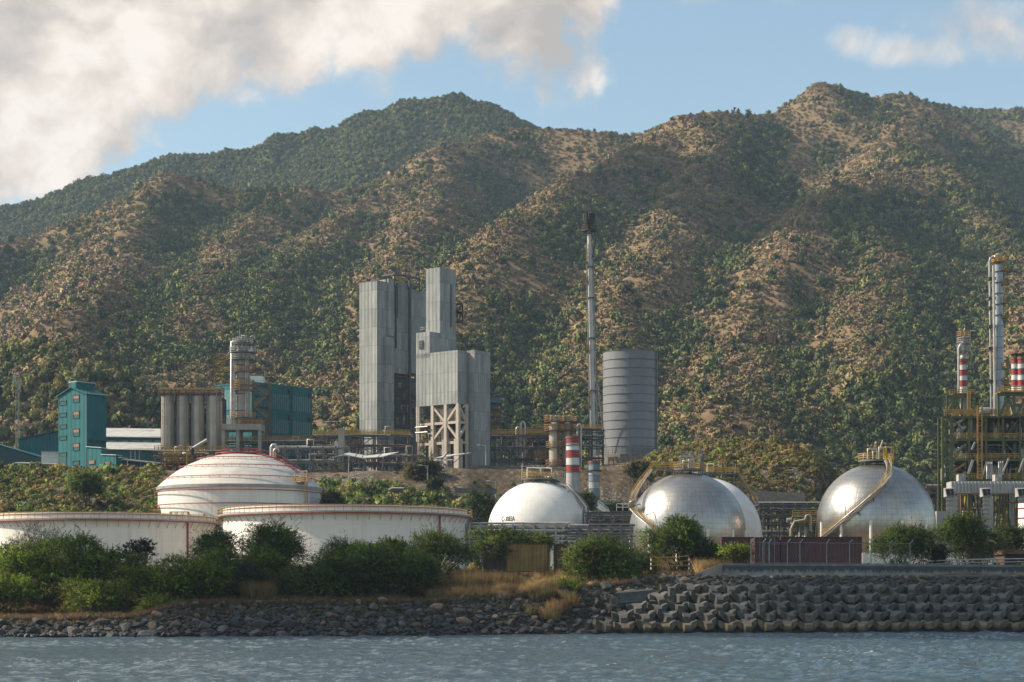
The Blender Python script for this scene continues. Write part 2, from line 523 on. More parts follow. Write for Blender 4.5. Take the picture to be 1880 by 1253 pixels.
def lay(x, y):
    """greenness: gullies and some broad areas hold trees, ribs and the lower middle slopes are dry; sun-facing slopes are browned as if lit"""
    e = 26.0
    h0 = hills_h(x, y)
    conc = (hills_h(x + e, y) + hills_h(x - e, y) + hills_h(x, y + e) + hills_h(x, y - e)) / 4 - h0
    sun_side = (hills_h(x + e, y) - hills_h(x - e, y)) / (2 * e)      # rises to the right = faces the sun; coloured browner as the lit side
    px = x / y * F + 940
    g = 0.16 * conc + 1.5 * fbm(x / 140 + 3, y / 190, 4) + 1.3 * fbm(x / 42, y / 60, 3) - 1.25 * sun_side
    g = g + 2.6 * sstep(y, 1950, 2250) * sstep(px, 1180, 1080) + 0.75 * sstep(px, 1450, 1800) - 0.44
    g = g + 0.5 * np.exp(-((px - 120) / 140) ** 2) * (y < 980)
    return g

def undergrowth(x, y):
    """what grows low on the hill: green under the trees, straw-coloured grass elsewhere"""
    g = sstep(lay(x, y), -0.35, 0.55)[:, None]
    return np.array([.215, .145, .078])[None, :] * (1 - g) + np.array([.075, .085, .036])[None, :] * g

def grid_mesh(name, ks, ys, material, cover=False):
    kk, yv = np.meshgrid(ks, ys)
    xx = kk * yv
    zz = ground_h(xx, yv)
    n, m = kk.shape
    idx = np.arange(n * m).reshape(n, m)
    faces = np.stack([idx[:-1, :-1], idx[:-1, 1:], idx[1:, 1:], idx[1:, :-1]], -1).reshape(-1, 4)
    return np_mesh(name, np.stack([xx, yv, zz], -1).reshape(-1, 3), faces, material, smooth=True, tint=undergrowth(xx.ravel(), yv.ravel()) if cover else None)

# ground material: sandy soil, dry grass and stone by patches and steepness
gm, t, b = new_mat('soil_and_dry_grass')
v_ = objco(t)
n_a = t.noise(v_, 0.06, 6, 0.6); n_b = t.noise(v_, 0.6, 6, 0.65); n_c = t.noise(v_, 3.5, 4, 0.6)
c_ = t.ramp(t.math('ADD', t.math('MULTIPLY', n_a, 0.5), t.math('MULTIPLY', n_b, 0.5)),
            [(0.36, (0.045, 0.040, 0.025, 1)), (0.46, (0.13, 0.095, 0.058, 1)), (0.55, (0.27, 0.19, 0.105, 1)), (0.65, (0.33, 0.225, 0.125, 1))])
vo = t.new('ShaderNodeTexVoronoi'); vo.inputs['Scale'].default_value = 1.5; t.link(v_, vo.inputs['Vector'])
vs_ = t.new('ShaderNodeSeparateColor'); t.link(vo.outputs['Color'], vs_.inputs[0])
stone = t.mix(vs_.outputs[0], (0.10, 0.08, 0.065, 1), (0.33, 0.275, 0.22, 1))
stone = t.mix(t.smooth(vo.outputs['Distance'], 0.30, 0.55, 0.0, 0.75), stone, (0.05, 0.04, 0.032, 1))
sp2 = t.new('ShaderNodeSeparateXYZ'); t.link(v_, sp2.inputs[0])
steep = t.new('ShaderNodeNewGeometry'); sp3 = t.new('ShaderNodeSeparateXYZ'); t.link(steep.outputs['Normal'], sp3.inputs[0])
sm_ = t.math('MULTIPLY', t.smooth(sp2.outputs[1], 438, 452), t.smooth(sp3.outputs[2], 0.985, 0.955))
sm_ = t.math('MULTIPLY', sm_, t.smooth(t.math('MULTIPLY_ADD', n_b, 0.6, n_a), 0.72, 0.84))
c_ = t.mix(t.math('MULTIPLY', n_c, 0.5), c_, (0.06, 0.05, 0.035, 1))
c_ = t.mix(sm_, c_, stone)
c_ = t.mix(t.math('MULTIPLY', t.smooth(t.math('MULTIPLY_ADD', n_b, 1.5, sp2.outputs[2]), 6.0, 4.2), .85), c_, (0.035, 0.031, 0.026, 1))      # dark basalt gravel by the water
t.link(c_, b.inputs['Base Color']); b.inputs['Roughness'].default_value = 0.95; b.inputs['Specular IOR Level'].default_value = 0.1
bp = t.new('ShaderNodeBump'); bp.inputs['Strength'].default_value = 0.8; bp.inputs['Distance'].default_value = 0.25
t.link(n_c, bp.inputs['Height']); t.link(bp.outputs[0], b.inputs['Normal'])
hm, t, b = new_mat('dry_hillside')
v_ = objco(t)
n_b = t.noise(v_, 0.35, 6, 0.7)
at_ = t.new('ShaderNodeAttribute'); at_.attribute_name = 'tint'
hs_ = t.new('ShaderNodeHueSaturation'); t.link(at_.outputs['Color'], hs_.inputs['Color']); t.link(t.math('MULTIPLY_ADD', n_b, 1.2, .4), hs_.inputs['Value'])
t.link(hs_.outputs[0], b.inputs['Base Color']); b.inputs['Roughness'].default_value = 1.0; b.inputs['Specular IOR Level'].default_value = 0.05

ks = np.arange(-0.50, 0.501, 0.0012)
yg = np.concatenate([np.arange(222, 300, 0.6), np.arange(300, 560, 1.4), np.arange(560, 742, 6)])
ground = tag(grid_mesh('ground', ks, yg, gm), kind='structure')
ks2 = np.arange(-0.50, 0.501, 0.0018)
yh_ = 736 * 1.0045 ** np.arange(0, 290)
hills = tag(grid_mesh('hills', ks2, yh_, hm, True), kind='structure')

# ------------------------------------------------------------------ sea: one sheet with real waves where the camera sees them
def wave(x, y):
    z = np.zeros_like(x)
    r = np.random.default_rng(11)
    for i in range(46):
        lam = 0.9 * (1.10 ** i) * 0.75 if i < 30 else r.uniform(1.2, 6.0)
        ang = r.normal(0.35, 0.75)
        k = 2 * math.pi / lam
        amp = 0.0150 * lam ** 0.30
        ph = r.uniform(0, 6.28)
        arg = k * (x * math.cos(ang) + y * math.sin(ang)) + ph + 1.1 * np.sin(0.23 * k * (x * math.sin(ang) - y * math.cos(ang)) + ph)
        z += amp * (np.abs(np.sin(arg * 0.5)) * -2 + 1.0 if i % 3 == 0 else np.sin(arg))
    calm = 0.75 + 0.5 * fbm(x / 30, y / 40, 3)
    return z * calm
xs = np.concatenate([-np.geomspace(9000, 84, 14), np.arange(-80, 80.1, 0.3), np.geomspace(84, 9000, 14)])
ysea = np.concatenate([-np.geomspace(3000, 20, 8), np.arange(0, 86, 6.0), np.arange(86, 130, 0.22), np.arange(130, 290, 0.4), [300, 340, 420]])
xx, yv = np.meshgrid(xs, ysea)
zz = wave(xx, yv) * (sstep(yv, 60, 84) * (np.abs(xx) < 82))
n, m = xx.shape
idx = np.arange(n * m).reshape(n, m)
fc = np.stack([idx[:-1, :-1], idx[:-1, 1:], idx[1:, 1:], idx[1:, :-1]], -1).reshape(-1, 4)
wm, t, b = new_mat('sea_water')
b.inputs['Base Color'].default_value = (0.058, 0.098, 0.122, 1); b.inputs['Roughness'].default_value = 0.06
b.inputs['IOR'].default_value = 1.333
v_ = objco(t)
hgt = t.math('ADD', t.noise(objco(t, (.7, 1.5, 1)), 2.4, 5, 0.62), t.math('MULTIPLY', t.noise(objco(t, (.8, 1.2, 1)), 0.9, 4, 0.6), 0.8))
bp = t.new('ShaderNodeBump'); bp.inputs['Strength'].default_value = 0.9; bp.inputs['Distance'].default_value = 0.30
t.link(hgt, bp.inputs['Height']); t.link(bp.outputs[0], b.inputs['Normal'])
water = tag(np_mesh('water', np.stack([xx, yv, zz], -1).reshape(-1, 3), fc, wm, smooth=True), kind='structure')
# ------------------------------------------------------------------ vegetation kits
def crown_template(n, seed, blobs=5, leaf=0.16, flat=0.8, tri=True):
    """leaf clumps through the volume of a lumpy unit crown (about radius 1, base at z 0): (n,3,3) triangles and shade-free clump ids"""
    r = np.random.default_rng(seed)
    cs = []; rs = []
    for i in range(blobs):
        a = r.uniform(0, 6.28); d = r.uniform(0.25, 0.55)
        cs.append((d * math.cos(a), d * math.sin(a), r.uniform(0.45, 1.05) * flat)); rs.append(r.uniform(0.38, 0.62))
    cs.append((0, 0, 0.75 * flat)); rs.append(0.6)
    cs = np.array(cs); rs = np.array(rs)
    pick = r.integers(0, len(cs), n)
    dirn = r.normal(size=(n, 3)); dirn /= np.linalg.norm(dirn, axis=1)[:, None]
    rad = rs[pick] * r.uniform(0.55, 1.05, n) ** 0.6
    c = cs[pick] + dirn * rad[:, None] * np.array([1, 1, 0.85])
    # faces lean outwards, loosely
    nr = dirn + r.normal(size=(n, 3)) * 0.55; nr /= np.linalg.norm(nr, axis=1)[:, None]
    t = np.cross(nr, r.normal(size=(n, 3))); t /= np.linalg.norm(t, axis=1)[:, None]
    bt = np.cross(nr, t)
    s = leaf * r.uniform(0.6, 1.5, n)[:, None]
    tri_ = np.stack([c + t * s * 1.2, c - t * s * 0.7 + bt * s, c - t * s * 0.7 - bt * s], 1)
    whole = c - np.array([0, 0, 0.5 * flat]); whole /= np.linalg.norm(whole, axis=1)[:, None] + 1e-6
    on = dirn * .5 + whole * .6 + r.normal(size=(n, 3)) * 0.22 + np.array([0, 0, .25]); on /= np.linalg.norm(on, axis=1)[:, None]
    return tri_, on

def scatter(name, pos, size, tint, templates, material, seed=0, jitter=0.18, squash=None, slope_n=None, follow=0.0):
    """many crowns in one mesh; pos (n,3) base points, size (n,) radii, tint (n,3)"""
    r = np.random.default_rng(seed)
    V = []; T = []; N = []
    which = r.integers(0, len(templates), len(pos))
    for k, (tp, pick) in enumerate(templates):
        sel = np.where(which == k)[0]
        if not len(sel): continue
        a = r.uniform(0, 6.28, len(sel))
        ca, sa = np.cos(a), np.sin(a)
        v = tp.reshape(-1, 3)
        sz = size[sel]
        hz = sz * (1.0 if squash is None else squash[sel])
        x = (v[None, :, 0] * ca[:, None] - v[None, :, 1] * sa[:, None]) * sz[:, None] + pos[sel, 0:1]
        y = (v[None, :, 0] * sa[:, None] + v[None, :, 1] * ca[:, None]) * sz[:, None] + pos[sel, 1:2]
        z = v[None, :, 2] * hz[:, None] + pos[sel, 2:3]
        V.append(np.stack([x, y, z], -1).reshape(-1, 3))
        on = pick
        nx = on[None, :, 0] * ca[:, None] - on[None, :, 1] * sa[:, None]; ny = on[None, :, 0] * sa[:, None] + on[None, :, 1] * ca[:, None]
        nz = np.broadcast_to(on[None, :, 2], nx.shape)
        nn = np.stack([nx, ny, nz], -1)
        if slope_n is not None: nn = nn * (1 - follow) + slope_n[sel][:, None, :] * follow
        N.append(np.repeat(nn.reshape(-1, 3), 3, axis=0))
        # each leaf clump a little lighter or darker than its tree
        nt_ = tp.shape[0]
        var = 1 + r.normal(size=(len(sel), nt_)) * jitter
        tt = tint[sel][:, None, :] * np.clip(var, 0.5, 1.6)[:, :, None]
        T.append(np.repeat(tt.reshape(-1, 3), 3, axis=0))
    V = np.concatenate(V); T = np.concatenate(T); N = np.concatenate(N)
    f = np.arange(len(V)).reshape(-1, 3)
    return np_mesh(name, V, f, material, tint=np.clip(T, 0.002, 0.9), nrm=N)

GREEN_DARK = np.array([0.085, 0.105, 0.040]); GREEN = np.array([0.145, 0.160, 0.050]); GREEN_LIGHT = np.array([0.23, 0.24, 0.060])
BROWN = np.array([0.33, 0.205, 0.112]); TAN = np.array([0.43, 0.285, 0.145]); GREYBROWN = np.array([0.25, 0.185, 0.125]); OLIVE = np.array([0.25, 0.21, 0.07])
def palette(r, n, cols, wts):
    c = np.array(cols)[r.choice(len(cols), n, p=np.array(wts) / sum(wts))]
    return c * r.uniform(0.80, 1.20, n)[:, None] * (1 + r.normal(size=(n, 3)) * 0.05)

leaf_far = leaf_mat('far_foliage', 0.0, 0.9)
leaf_near = leaf_mat('foliage', 0.28, 0.65)

# ------------------------------------------------------------------ the wooded hills
def visible(px, y, top):
    """drops plants that nearer ground hides by a wide margin"""
    o = np.argsort(y)
    keep = np.zeros(len(y), bool)
    return keep
def hill_points(n, seed, y0=745, y1=2560, kmax=0.292):
    r = np.random.default_rng(seed)
    # spread evenly over the picture's width and by ground area in depth
    y = np.sqrt(r.uniform(y0 ** 1.35, y1 ** 1.35, n) ** (2 / 1.35))
    k = r.uniform(-kmax, kmax, n)
    x = k * y
    z = ground_h(x, y)
    # horizon culling: terrain profile along each line of sight
    kb = np.linspace(-kmax, kmax, 240); yb = np.linspace(730, 2600, 520)
    kk, yv = np.meshgrid(kb, yb)
    el = (ground_h(kk * yv, yv) - H) / yv
    hor = np.maximum.accumulate(el, axis=0)
    ki = np.clip(((k + kmax) / (2 * kmax) * 239).round().astype(int), 0, 239)
    yi = np.clip(((y - 730) / (2600 - 730) * 519).astype(int) - 3, 0, 519)
    ok = (z + 16 - H) / y > hor[yi, ki]
    return x[ok], y[ok], z[ok]

def slope_normal(x, y, e=9.0):
    gx = (ground_h(x + e, y) - ground_h(x - e, y)) / (2 * e); gy = (ground_h(x, y + e) - ground_h(x, y - e)) / (2 * e)
    n_ = np.stack([-gx * 1.25, -gy * 1.1, np.ones_like(gx)], 1)
    return n_ / np.linalg.norm(n_, axis=1)[:, None]
r = np.random.default_rng(21)
T_tree = [crown_template(150, 100 + i, blobs=6, leaf=0.135) for i in range(6)]
T_scrub = [crown_template(64, 200 + i, blobs=4, leaf=0.165, flat=0.6) for i in range(6)]
x, y, z = hill_points(165000, 5); sn = slope_normal(x, y)
g = lay(x, y) + r.normal(size=len(x)) * 0.28
tree = (g > 0.10) & (r.random(len(x)) < 0.88) | (r.random(len(x)) < 0.035)
nt = tree.sum()
sz = np.clip(np.exp(r.normal(0.95, 0.36, nt)), 1.2, 4.6 - 1.2 * (y[tree] > 1900)) * (1 + 0.15 * (y[tree] > 1900))
tint = palette(r, nt, [GREEN_DARK, GREEN, GREEN_LIGHT, OLIVE], [0.46, 0.38, 0.06, 0.10])
forest = scatter('forest', np.stack([x[tree], y[tree], z[tree] - 0.2], -1), sz, tint, T_tree, leaf_far, 31, squash=r.uniform(0.9, 1.5, nt), slope_n=sn[tree], follow=0.45, jitter=.13)
tag(forest, 'green broadleaf trees massed in the gullies and on the ridges of the hills', 'forest', kind='stuff')
sc = ~tree
ns = sc.sum()
gs = np.clip((g[sc] + 1.8) / 1.9, 0, 1)
tint = palette(r, ns, [BROWN, TAN, GREYBROWN, OLIVE], [0.34, 0.16, 0.24, 0.26])
tint = tint * (1 - 0.55 * gs[:, None]) + OLIVE * 0.55 * gs[:, None]
sz = np.exp(r.normal(0.62, 0.34, ns))
scrub = scatter('dry_scrub', np.stack([x[sc], y[sc], z[sc] - 0.3], -1), sz, tint, T_scrub, leaf_far, 32, squash=r.uniform(0.7, 1.3, ns), slope_n=sn[sc], follow=0.65, jitter=.12)
tag(scrub, 'leafless brown scrub covering the dry slopes of the hills', 'scrub', kind='stuff')
# ------------------------------------------------------------------ paints and metals
M = {}
M['white'] = mat('white_tank_paint', (0.80, 0.775, 0.73), (0.72, 0.685, 0.63), 0.25, 0.7, streak=0.22, streak_c=(0.42, 0.33, 0.26))
def plate_white(name, c, c2, ring, seam=.12):
    """painted steel plates in courses: faint weld lines, uneven fading, run marks"""
    m, t, b = new_mat(name)
    tc = t.new('ShaderNodeTexCoord'); sp = t.new('ShaderNodeSeparateXYZ'); t.link(tc.outputs['Object'], sp.inputs[0])
    zr = t.math('MULTIPLY', sp.outputs[2], 1 / ring); row = t.math('FLOOR', zr)
    lon = t.math('MULTIPLY_ADD', t.math('ARCTAN2', sp.outputs[0], sp.outputs[1]), 16 / 6.2832, t.math('MULTIPLY', row, .37))
    cv = t.new('ShaderNodeCombineXYZ'); t.link(t.math('FLOOR', lon), cv.inputs[0]); t.link(row, cv.inputs[1])
    wn_ = t.new('ShaderNodeTexWhiteNoise'); wn_.noise_dimensions = '2D'; t.link(cv.outputs[0], wn_.inputs['Vector'])
    f = t.math('ADD', t.math('MULTIPLY', wn_.outputs['Value'], .35), t.math('MULTIPLY', t.noise(objco(t, (1, 1, .5)), .35, 6, .6), .8))
    cc = t.mix(t.smooth(f, .3, .9), tuple(c) + (1,), tuple(c2) + (1,))
    ln = t.math('MAXIMUM', t.smooth(t.math('FRACT', zr), .035, 0.0), t.smooth(t.math('FRACT', lon), .012, 0.0))
    cc = t.mix(t.math('MULTIPLY', ln, seam), cc, (.25, .22, .19, 1))
    runs = t.ramp(t.noise(objco(t, (1.3, 1.3, .05)), 1.0, 7, .7), [(.52, 0.0), (.70, .42)])
    cc = t.mix(runs, cc, (.44, .33, .24, 1))
    t.link(cc, b.inputs['Base Color']); b.inputs['Roughness'].default_value = .65
    return m
M['white'] = plate_white('white_tank_plates', (0.81, 0.765, 0.69), (0.71, 0.665, 0.59), 2.4)
M['roofwhite'] = mat('dusty_white_roof', (0.62, 0.575, 0.51), (0.50, 0.45, 0.39), 0.3, 0.7, streak=0.2, streak_c=(0.35, 0.28, 0.22))
M['rim'] = mat('grey_steel_rim', (0.36, 0.34, 0.33), (0.25, 0.22, 0.21), 0.6, 0.6)
M['red'] = mat('red_pipe_paint', (0.36, 0.045, 0.038), (0.26, 0.035, 0.03), 1.5, 0.5)
M['yellow'] = mat('yellow_rail_paint', (0.56, 0.33, 0.035), (0.40, 0.22, 0.03), 1.2, 0.5)
M['ochre'] = mat('rusty_yellow_paint', (0.40, 0.23, 0.05), (0.25, 0.13, 0.05), 0.8, 0.6)
M['steel'] = mat('weathered_grey_steel', (0.17, 0.165, 0.16), (0.10, 0.095, 0.09), 0.8, 0.6)
M['dsteel'] = mat('dark_steel', (0.085, 0.083, 0.083), (0.05, 0.048, 0.046), 0.8, 0.6)
M['lsteel'] = mat('galvanised_steel', (0.42, 0.40, 0.37), (0.30, 0.28, 0.26), 0.8, 0.5, metal=0.3)
M['rust'] = mat('rusty_steel', (0.20, 0.10, 0.055), (0.11, 0.06, 0.04), 0.7, 0.8)
M['pipe'] = mat('insulated_pipe_cladding', (0.52, 0.48, 0.43), (0.36, 0.32, 0.28), 0.7, 0.4, metal=0.5)
M['concrete'] = mat('weathered_concrete', (0.36, 0.33, 0.28), (0.24, 0.215, 0.18), 0.35, 0.9, streak=0.5, streak_c=(0.12, 0.105, 0.09), bump=0.3)
M['beige'] = mat('beige_fireproofing', (0.50, 0.43, 0.35), (0.40, 0.34, 0.27), 0.5, 0.85, streak=0.3)
M['black'] = mat('soot_and_shade_black', (0.018, 0.017, 0.017), (0.03, 0.026, 0.024), 1.0, 0.7)  # soot, and the black painted where mouths and bores are dark inside

def clad_sphere(name, c, c2, metal, rough, zc, line=0.55, dent=0.25):
    """sheet-metal or painted cladding with a grid of seams; object space centre at height zc"""
    m, t, b = new_mat(name)
    tc = t.new('ShaderNodeTexCoord'); sp = t.new('ShaderNodeSeparateXYZ')
    t.link(tc.outputs['Object'], sp.inputs[0])
    z_ = t.math('SUBTRACT', sp.outputs[2], zc)
    lon = t.math('ARCTAN2', sp.outputs[0], sp.outputs[1])
    rr = t.math('SQRT', t.math('ADD', t.math('MULTIPLY', sp.outputs[0], sp.outputs[0]), t.math('MULTIPLY', sp.outputs[1], sp.outputs[1])))
    lat = t.math('ARCTAN2', z_, rr)
    def lines(x, n, wd):
        f = t.math('FRACT', t.math('MULTIPLY', x, n))
        return t.math('MAXIMUM', t.smooth(f, wd, 0.0), t.smooth(f, 1 - wd, 1.0))
    seam = t.math('MAXIMUM', lines(lon, 72 / 6.2832, 0.10), lines(lat, 64 / 6.2832, 0.09))
    # every sheet reflects a little differently
    cell = t.new('ShaderNodeTexWhiteNoise'); cell.noise_dimensions = '2D'
    cb_ = t.new('ShaderNodeCombineXYZ')
    t.link(t.math('FLOOR', t.math('MULTIPLY', lon, 72 / 6.2832)), cb_.inputs[0]); t.link(t.math('FLOOR', t.math('MULTIPLY', lat, 64 / 6.2832)), cb_.inputs[1])
    t.link(cb_.outputs[0], cell.inputs['Vector'])
    f = t.noise(tc.outputs['Object'], 0.5, 6, 0.65)
    cc = t.mix(t.ramp(f, [(0.38, 0.0), (0.66, 1.0)]), tuple(c) + (1,), tuple(c2) + (1,))
    cc = t.mix(t.math('MULTIPLY', cell.outputs['Value'], 0.16), cc, tuple(x * 0.6 for x in c) + (1,))
    cc = t.mix(t.math('MULTIPLY', seam, line), cc, tuple(x * 0.32 for x in c) + (1,))
    t.link(cc, b.inputs['Base Color'])
    b.inputs['Metallic'].default_value = metal
    t.link(t.math('MULTIPLY_ADD', f, 0.16, rough - 0.08), b.inputs['Roughness'])
    bp = t.new('ShaderNodeBump'); bp.inputs['Strength'].default_value = dent; bp.inputs['Distance'].default_value = 0.25
    hgt = t.math('ADD', t.noise(tc.outputs['Object'], 0.55, 3, 0.5), t.math('MULTIPLY', seam, -0.12))
    t.link(hgt, bp.inputs['Height']); t.link(bp.outputs[0], b.inputs['Normal'])
    return m

def rails(mb, pts, h=1.1, post=0.055, step=2.2, n=2):
    """guard rail along a path"""
    pts = [Vector(p) for p in pts]
    up = Vector((0, 0, h))
    for i in range(len(pts) - 1):
        a, b = pts[i], pts[i + 1]
        for k in range(1, n + 1):
            mb.beam(a + up * k / n, b + up * k / n, post, post)
        m = max(1, int((b - a).length / step))
        for j in range(m + (i == len(pts) - 2)):
            q = a.lerp(b, j / m)
            mb.beam(q, q + up, post, post)
    return mb
def circle(c, r, z, n=64, a0=0.0, a1=2 * math.pi):
    return [Vector((c[0] + r * math.cos(a0 + (a1 - a0) * k / n), c[1] + r * math.sin(a0 + (a1 - a0) * k / n), z)) for k in range(n + 1)]

# ------------------------------------------------------------------ the two open-topped tanks by the shore
def open_tank(pxc, Y, rpx, y_walk, label, riser_px, stair_px):
    c = (X(pxc, Y), Y); r = S(rpx, Y) - 1.0
    zb = 8.2; zw = Z(y_walk, Y); zt = zw + 1.15
    root = empty('storage_tank', (c[0], c[1], zb), label, 'storage tank', 'white open-topped storage tanks by the shore')
    MB().lathe((c[0], c[1], zb), [(r, 0), (r, zt - zb), (r - 0.25, zt - zb), (r - 0.25, zt - zb - 2.0), (0.01, zt - zb - 1.9)], 128).build('shell', M['white'], root)
    MB().lathe((c[0], c[1], zw), [(r, -0.18), (r + 1.0, -0.18), (r + 1.0, 0.06), (r, 0.06)], 128, smooth=False).build('walkway', M['rim'], root)
    MB().ring(c, r + 0.95, zw - 0.30, 0.10, 128).build('fire_water_pipe', M['red'], root)
    MB().ring(c, r + 0.06, zt - 0.25, 0.07, 128).build('foam_pipe', M['red'], root)
    rails(MB(), circle(c, r + 0.95, zw + 0.06, 96), 1.15, 0.075, 3, 2).build('guard_rail', M['yellow'], root)
    br = MB().beam((c[0] + r + 0.02, c[1], zw - 1.5), (c[0] + r + 0.9, c[1], zw - 0.2), 0.09).build('bracket', M['lsteel'], root)
    for k in range(1, 72):
        b_ = br.copy(); col.objects.link(b_); b_.rotation_euler.z = 2 * math.pi * k / 72
    # red riser down the shell, with its thin companion
    dx = X(riser_px, Y - r * 0.8)
    for _ in range(3): dx = X(riser_px, Y - math.sqrt(max(0, r * r - (dx - c[0]) ** 2)))
    dy = -math.sqrt(max(0, r * r - (dx - c[0]) ** 2))
    MB().tube([(dx, Y + dy - 0.5, zw - 0.3), (dx, Y + dy - 0.35, zb)], 0.17, 8).build('riser_pipe', M['red'], root)
    MB().tube([(dx - 0.7, Y + dy - 0.45, zw - 0.3), (dx - 0.7, Y + dy - 0.35, zb)], 0.06, 6).build('cable_conduit', M['lsteel'], root)
    # foam chambers on the rim
    for px in (riser_px - 190, riser_px - 335, riser_px - 40, riser_px + 10):
        x0 = X(px, Y); u_ = (x0 - c[0]) / r
        if abs(u_) > 0.98: continue
        yb = Y + r * math.sqrt(1 - u_ * u_)
        f = MB().lathe((x0, yb, zt), [(0.5, 0), (0.5, 0.6), (0.15, 1.3), (0.02, 1.35)], 10)
        f.build('foam_chamber', M['red'], root)
    # yellow access platform at the far rim
    xs_, xe = X(stair_px - 16, Y + r), X(stair_px + 16, Y + r)
    st = MB(); rails(st, [(xs_, Y + r, zt), (xe, Y + r, zt), (xe, Y + r - 2, zt), (xs_, Y + r - 2, zt), (xs_, Y + r, zt)], 2.0, 0.13, 0.9, 3)
    st.box(((xs_ + xe) / 2, Y + r - 1, zt), (xe - xs_, 2, 0.15)); st.beam((xe, Y + r - 1, zt + 2), (xe + 1.4, Y + r - 1, zt), 0.14)
    st.build('access_platform', M['yellow'], root)
    return root
open_tank(184, 388, 219, 961, 'low white storage tank cut off by the left picture edge', 346, 331)
open_tank(635, 376, 233, 949, 'low white storage tank with red ring pipe, in front of the domed tank', 808, 785)

# ------------------------------------------------------------------ domed tank
Y = 470; c = (X(441, Y), Y); r = S(151, Y)
zb = 14.0; ze = Z(897, Y); rise = S(64, Y)
root = empty('domed_tank', (c[0], c[1], zb), 'large white storage tank with a ribbed dome roof and red ring pipes', 'storage tank')
MB().lathe((c[0], c[1], zb), [(r - 0.25, 0), (r - 0.25, ze - zb)], 128).build('shell', M['white'], root)
RS = (r * r + rise * rise) / (2 * rise)
def dome_z(q): return ze + math.sqrt(RS * RS - q * q) - (RS - rise)
prof = []
qs = [r, r * 0.93, r * 0.86, r * 0.79, r * 0.72, r * 0.65, r * 0.58, r * 0.5, r * 0.42, r * 0.34, r * 0.25, r * 0.15, r * 0.05, 0.01]
for i, q in enumerate(qs):
    prof.append((q, dome_z(q) - ze))
    if q in (qs[1], qs[3], qs[5], qs[7]): prof.append((q - 0.25, dome_z(q) - ze + 0.22))
MB().lathe((c[0], c[1], ze), prof, 128).build('dome_roof', M['roofwhite'], root)
MB().lathe((c[0], c[1], ze), [(r - 0.3, -0.7), (r + 0.12, -0.7), (r + 0.12, -0.02), (r - 0.3, 0.0)], 128, smooth=False).build('eave_ring', M['rim'], root)
for q in (0.92, 0.73, 0.52, 0.30):
    q *= r; p_ = MB().ring(c, q, dome_z(q) + 0.55, 0.10, 96)
    for k in range(48):
        a = 2 * math.pi * k / 48
        p_.beam((c[0] + q * math.cos(a), c[1] + q * math.sin(a), dome_z(q) + 0.1), (c[0] + q * math.cos(a), c[1] + q * math.sin(a), dome_z(q) + 0.55), 0.08)
    p_.build('sprinkler_ring', M['red'], root)
for zz_ in (ze - 1.3, ze - 4.4):
    p_ = MB().ring(c, r + 0.55, zz_, 0.12, 128)
    for k in range(64):
        a = 2 * math.pi * k / 64
        p_.beam((c[0] + (r - .25) * math.cos(a), c[1] + (r - .25) * math.sin(a), zz_), (c[0] + (r + .55) * math.cos(a), c[1] + (r + .55) * math.sin(a), zz_), 0.08)
    p_.build('wall_ring_pipe', M['red'], root)
# red stair and pipe over the dome to the right front, then the drop pipe
az = math.atan2(-0.42, 0.9)
path = []
for k in range(15):
    q = r * (0.02 + 0.80 * k / 14)
    path.append(Vector((c[0] + q * math.cos(az), c[1] + q * math.sin(az), dome_z(q) + 0.35)))
side = Vector((-math.sin(az), math.cos(az), 0)) * 0.6
st = MB(); st.tube([p + side for p in path], 0.10, 6); st.tube([p - side for p in path], 0.10, 6)
for p in path: st.beam(p + side, p - side, 0.15)
rails(st, [p + side for p in path], 1.0, 0.08, 3, 1)
st.build('roof_stair', M['red'], root)
q = r + 0.5; a2 = az - 0.12
e = Vector((c[0] + q * math.cos(a2), c[1] + q * math.sin(a2), 0))
MB().tube([path[-1] + Vector((0, 0, .2)), Vector((path[-1].x * .4 + e.x * .6, path[-1].y * .4 + e.y * .6, path[-1].z)), Vector((e.x, e.y, path[-1].z)), Vector((e.x, e.y, ze - 4.4))], 0.16, 8).build('drop_pipe', M['red'], root)
tp = MB(); tp.cyl((c[0], c[1], dome_z(0) - 0.1), S(34, Y), 0.25, 40); rails(tp, circle(c, S(34, Y), dome_z(0) + 0.1, 30), 0.7, 0.08, 3, 1)
tp.build('crown_platform', M['red'], root)
az3 = -0.62
base_p = Vector((c[0] + (r + 0.4) * math.cos(az3), c[1] + (r + 0.4) * math.sin(az3), ze + 0.8))
pl = MB(); rad = Vector((math.cos(az3), math.sin(az3), 0)); tan = Vector((-rad.y, rad.x, 0))
inn = base_p - rad * 7.5
pl.box((base_p + inn) / 2, (8.5, 3.0, 0.2), az3)
quad = [inn + tan * 1.4, base_p + tan * 1.4 + rad * .8, base_p - tan * 1.4 + rad * .8, inn - tan * 1.4, inn + tan * 1.4]
rails(pl, quad, 1.4, 0.11, 0.9, 3)
for s_ in (-0.35, 0.35): pl.tube([base_p + tan * s_ + rad * .9 + Vector((0, 0, 1.2)), base_p + tan * s_ + rad * .9 - Vector((0, 0, 13))], 0.10, 6)
for k in range(26): pl.beam(base_p - tan * .35 + rad * .9 - Vector((0, 0, 0.5 * k)), base_p + tan * .35 + rad * .9 - Vector((0, 0, 0.5 * k)), 0.07)
pl.build('ladder_platform', M['yellow'], root)
for k in range(5):
    p0 = inn + rad * (k * 1.4) + tan * random.uniform(-.8, .8)
    MB().tube([p0, p0 + Vector((0, 0, random.uniform(1.2, 2.6)))], 0.22, 8).build('vent_pipe', M['lsteel'], root)

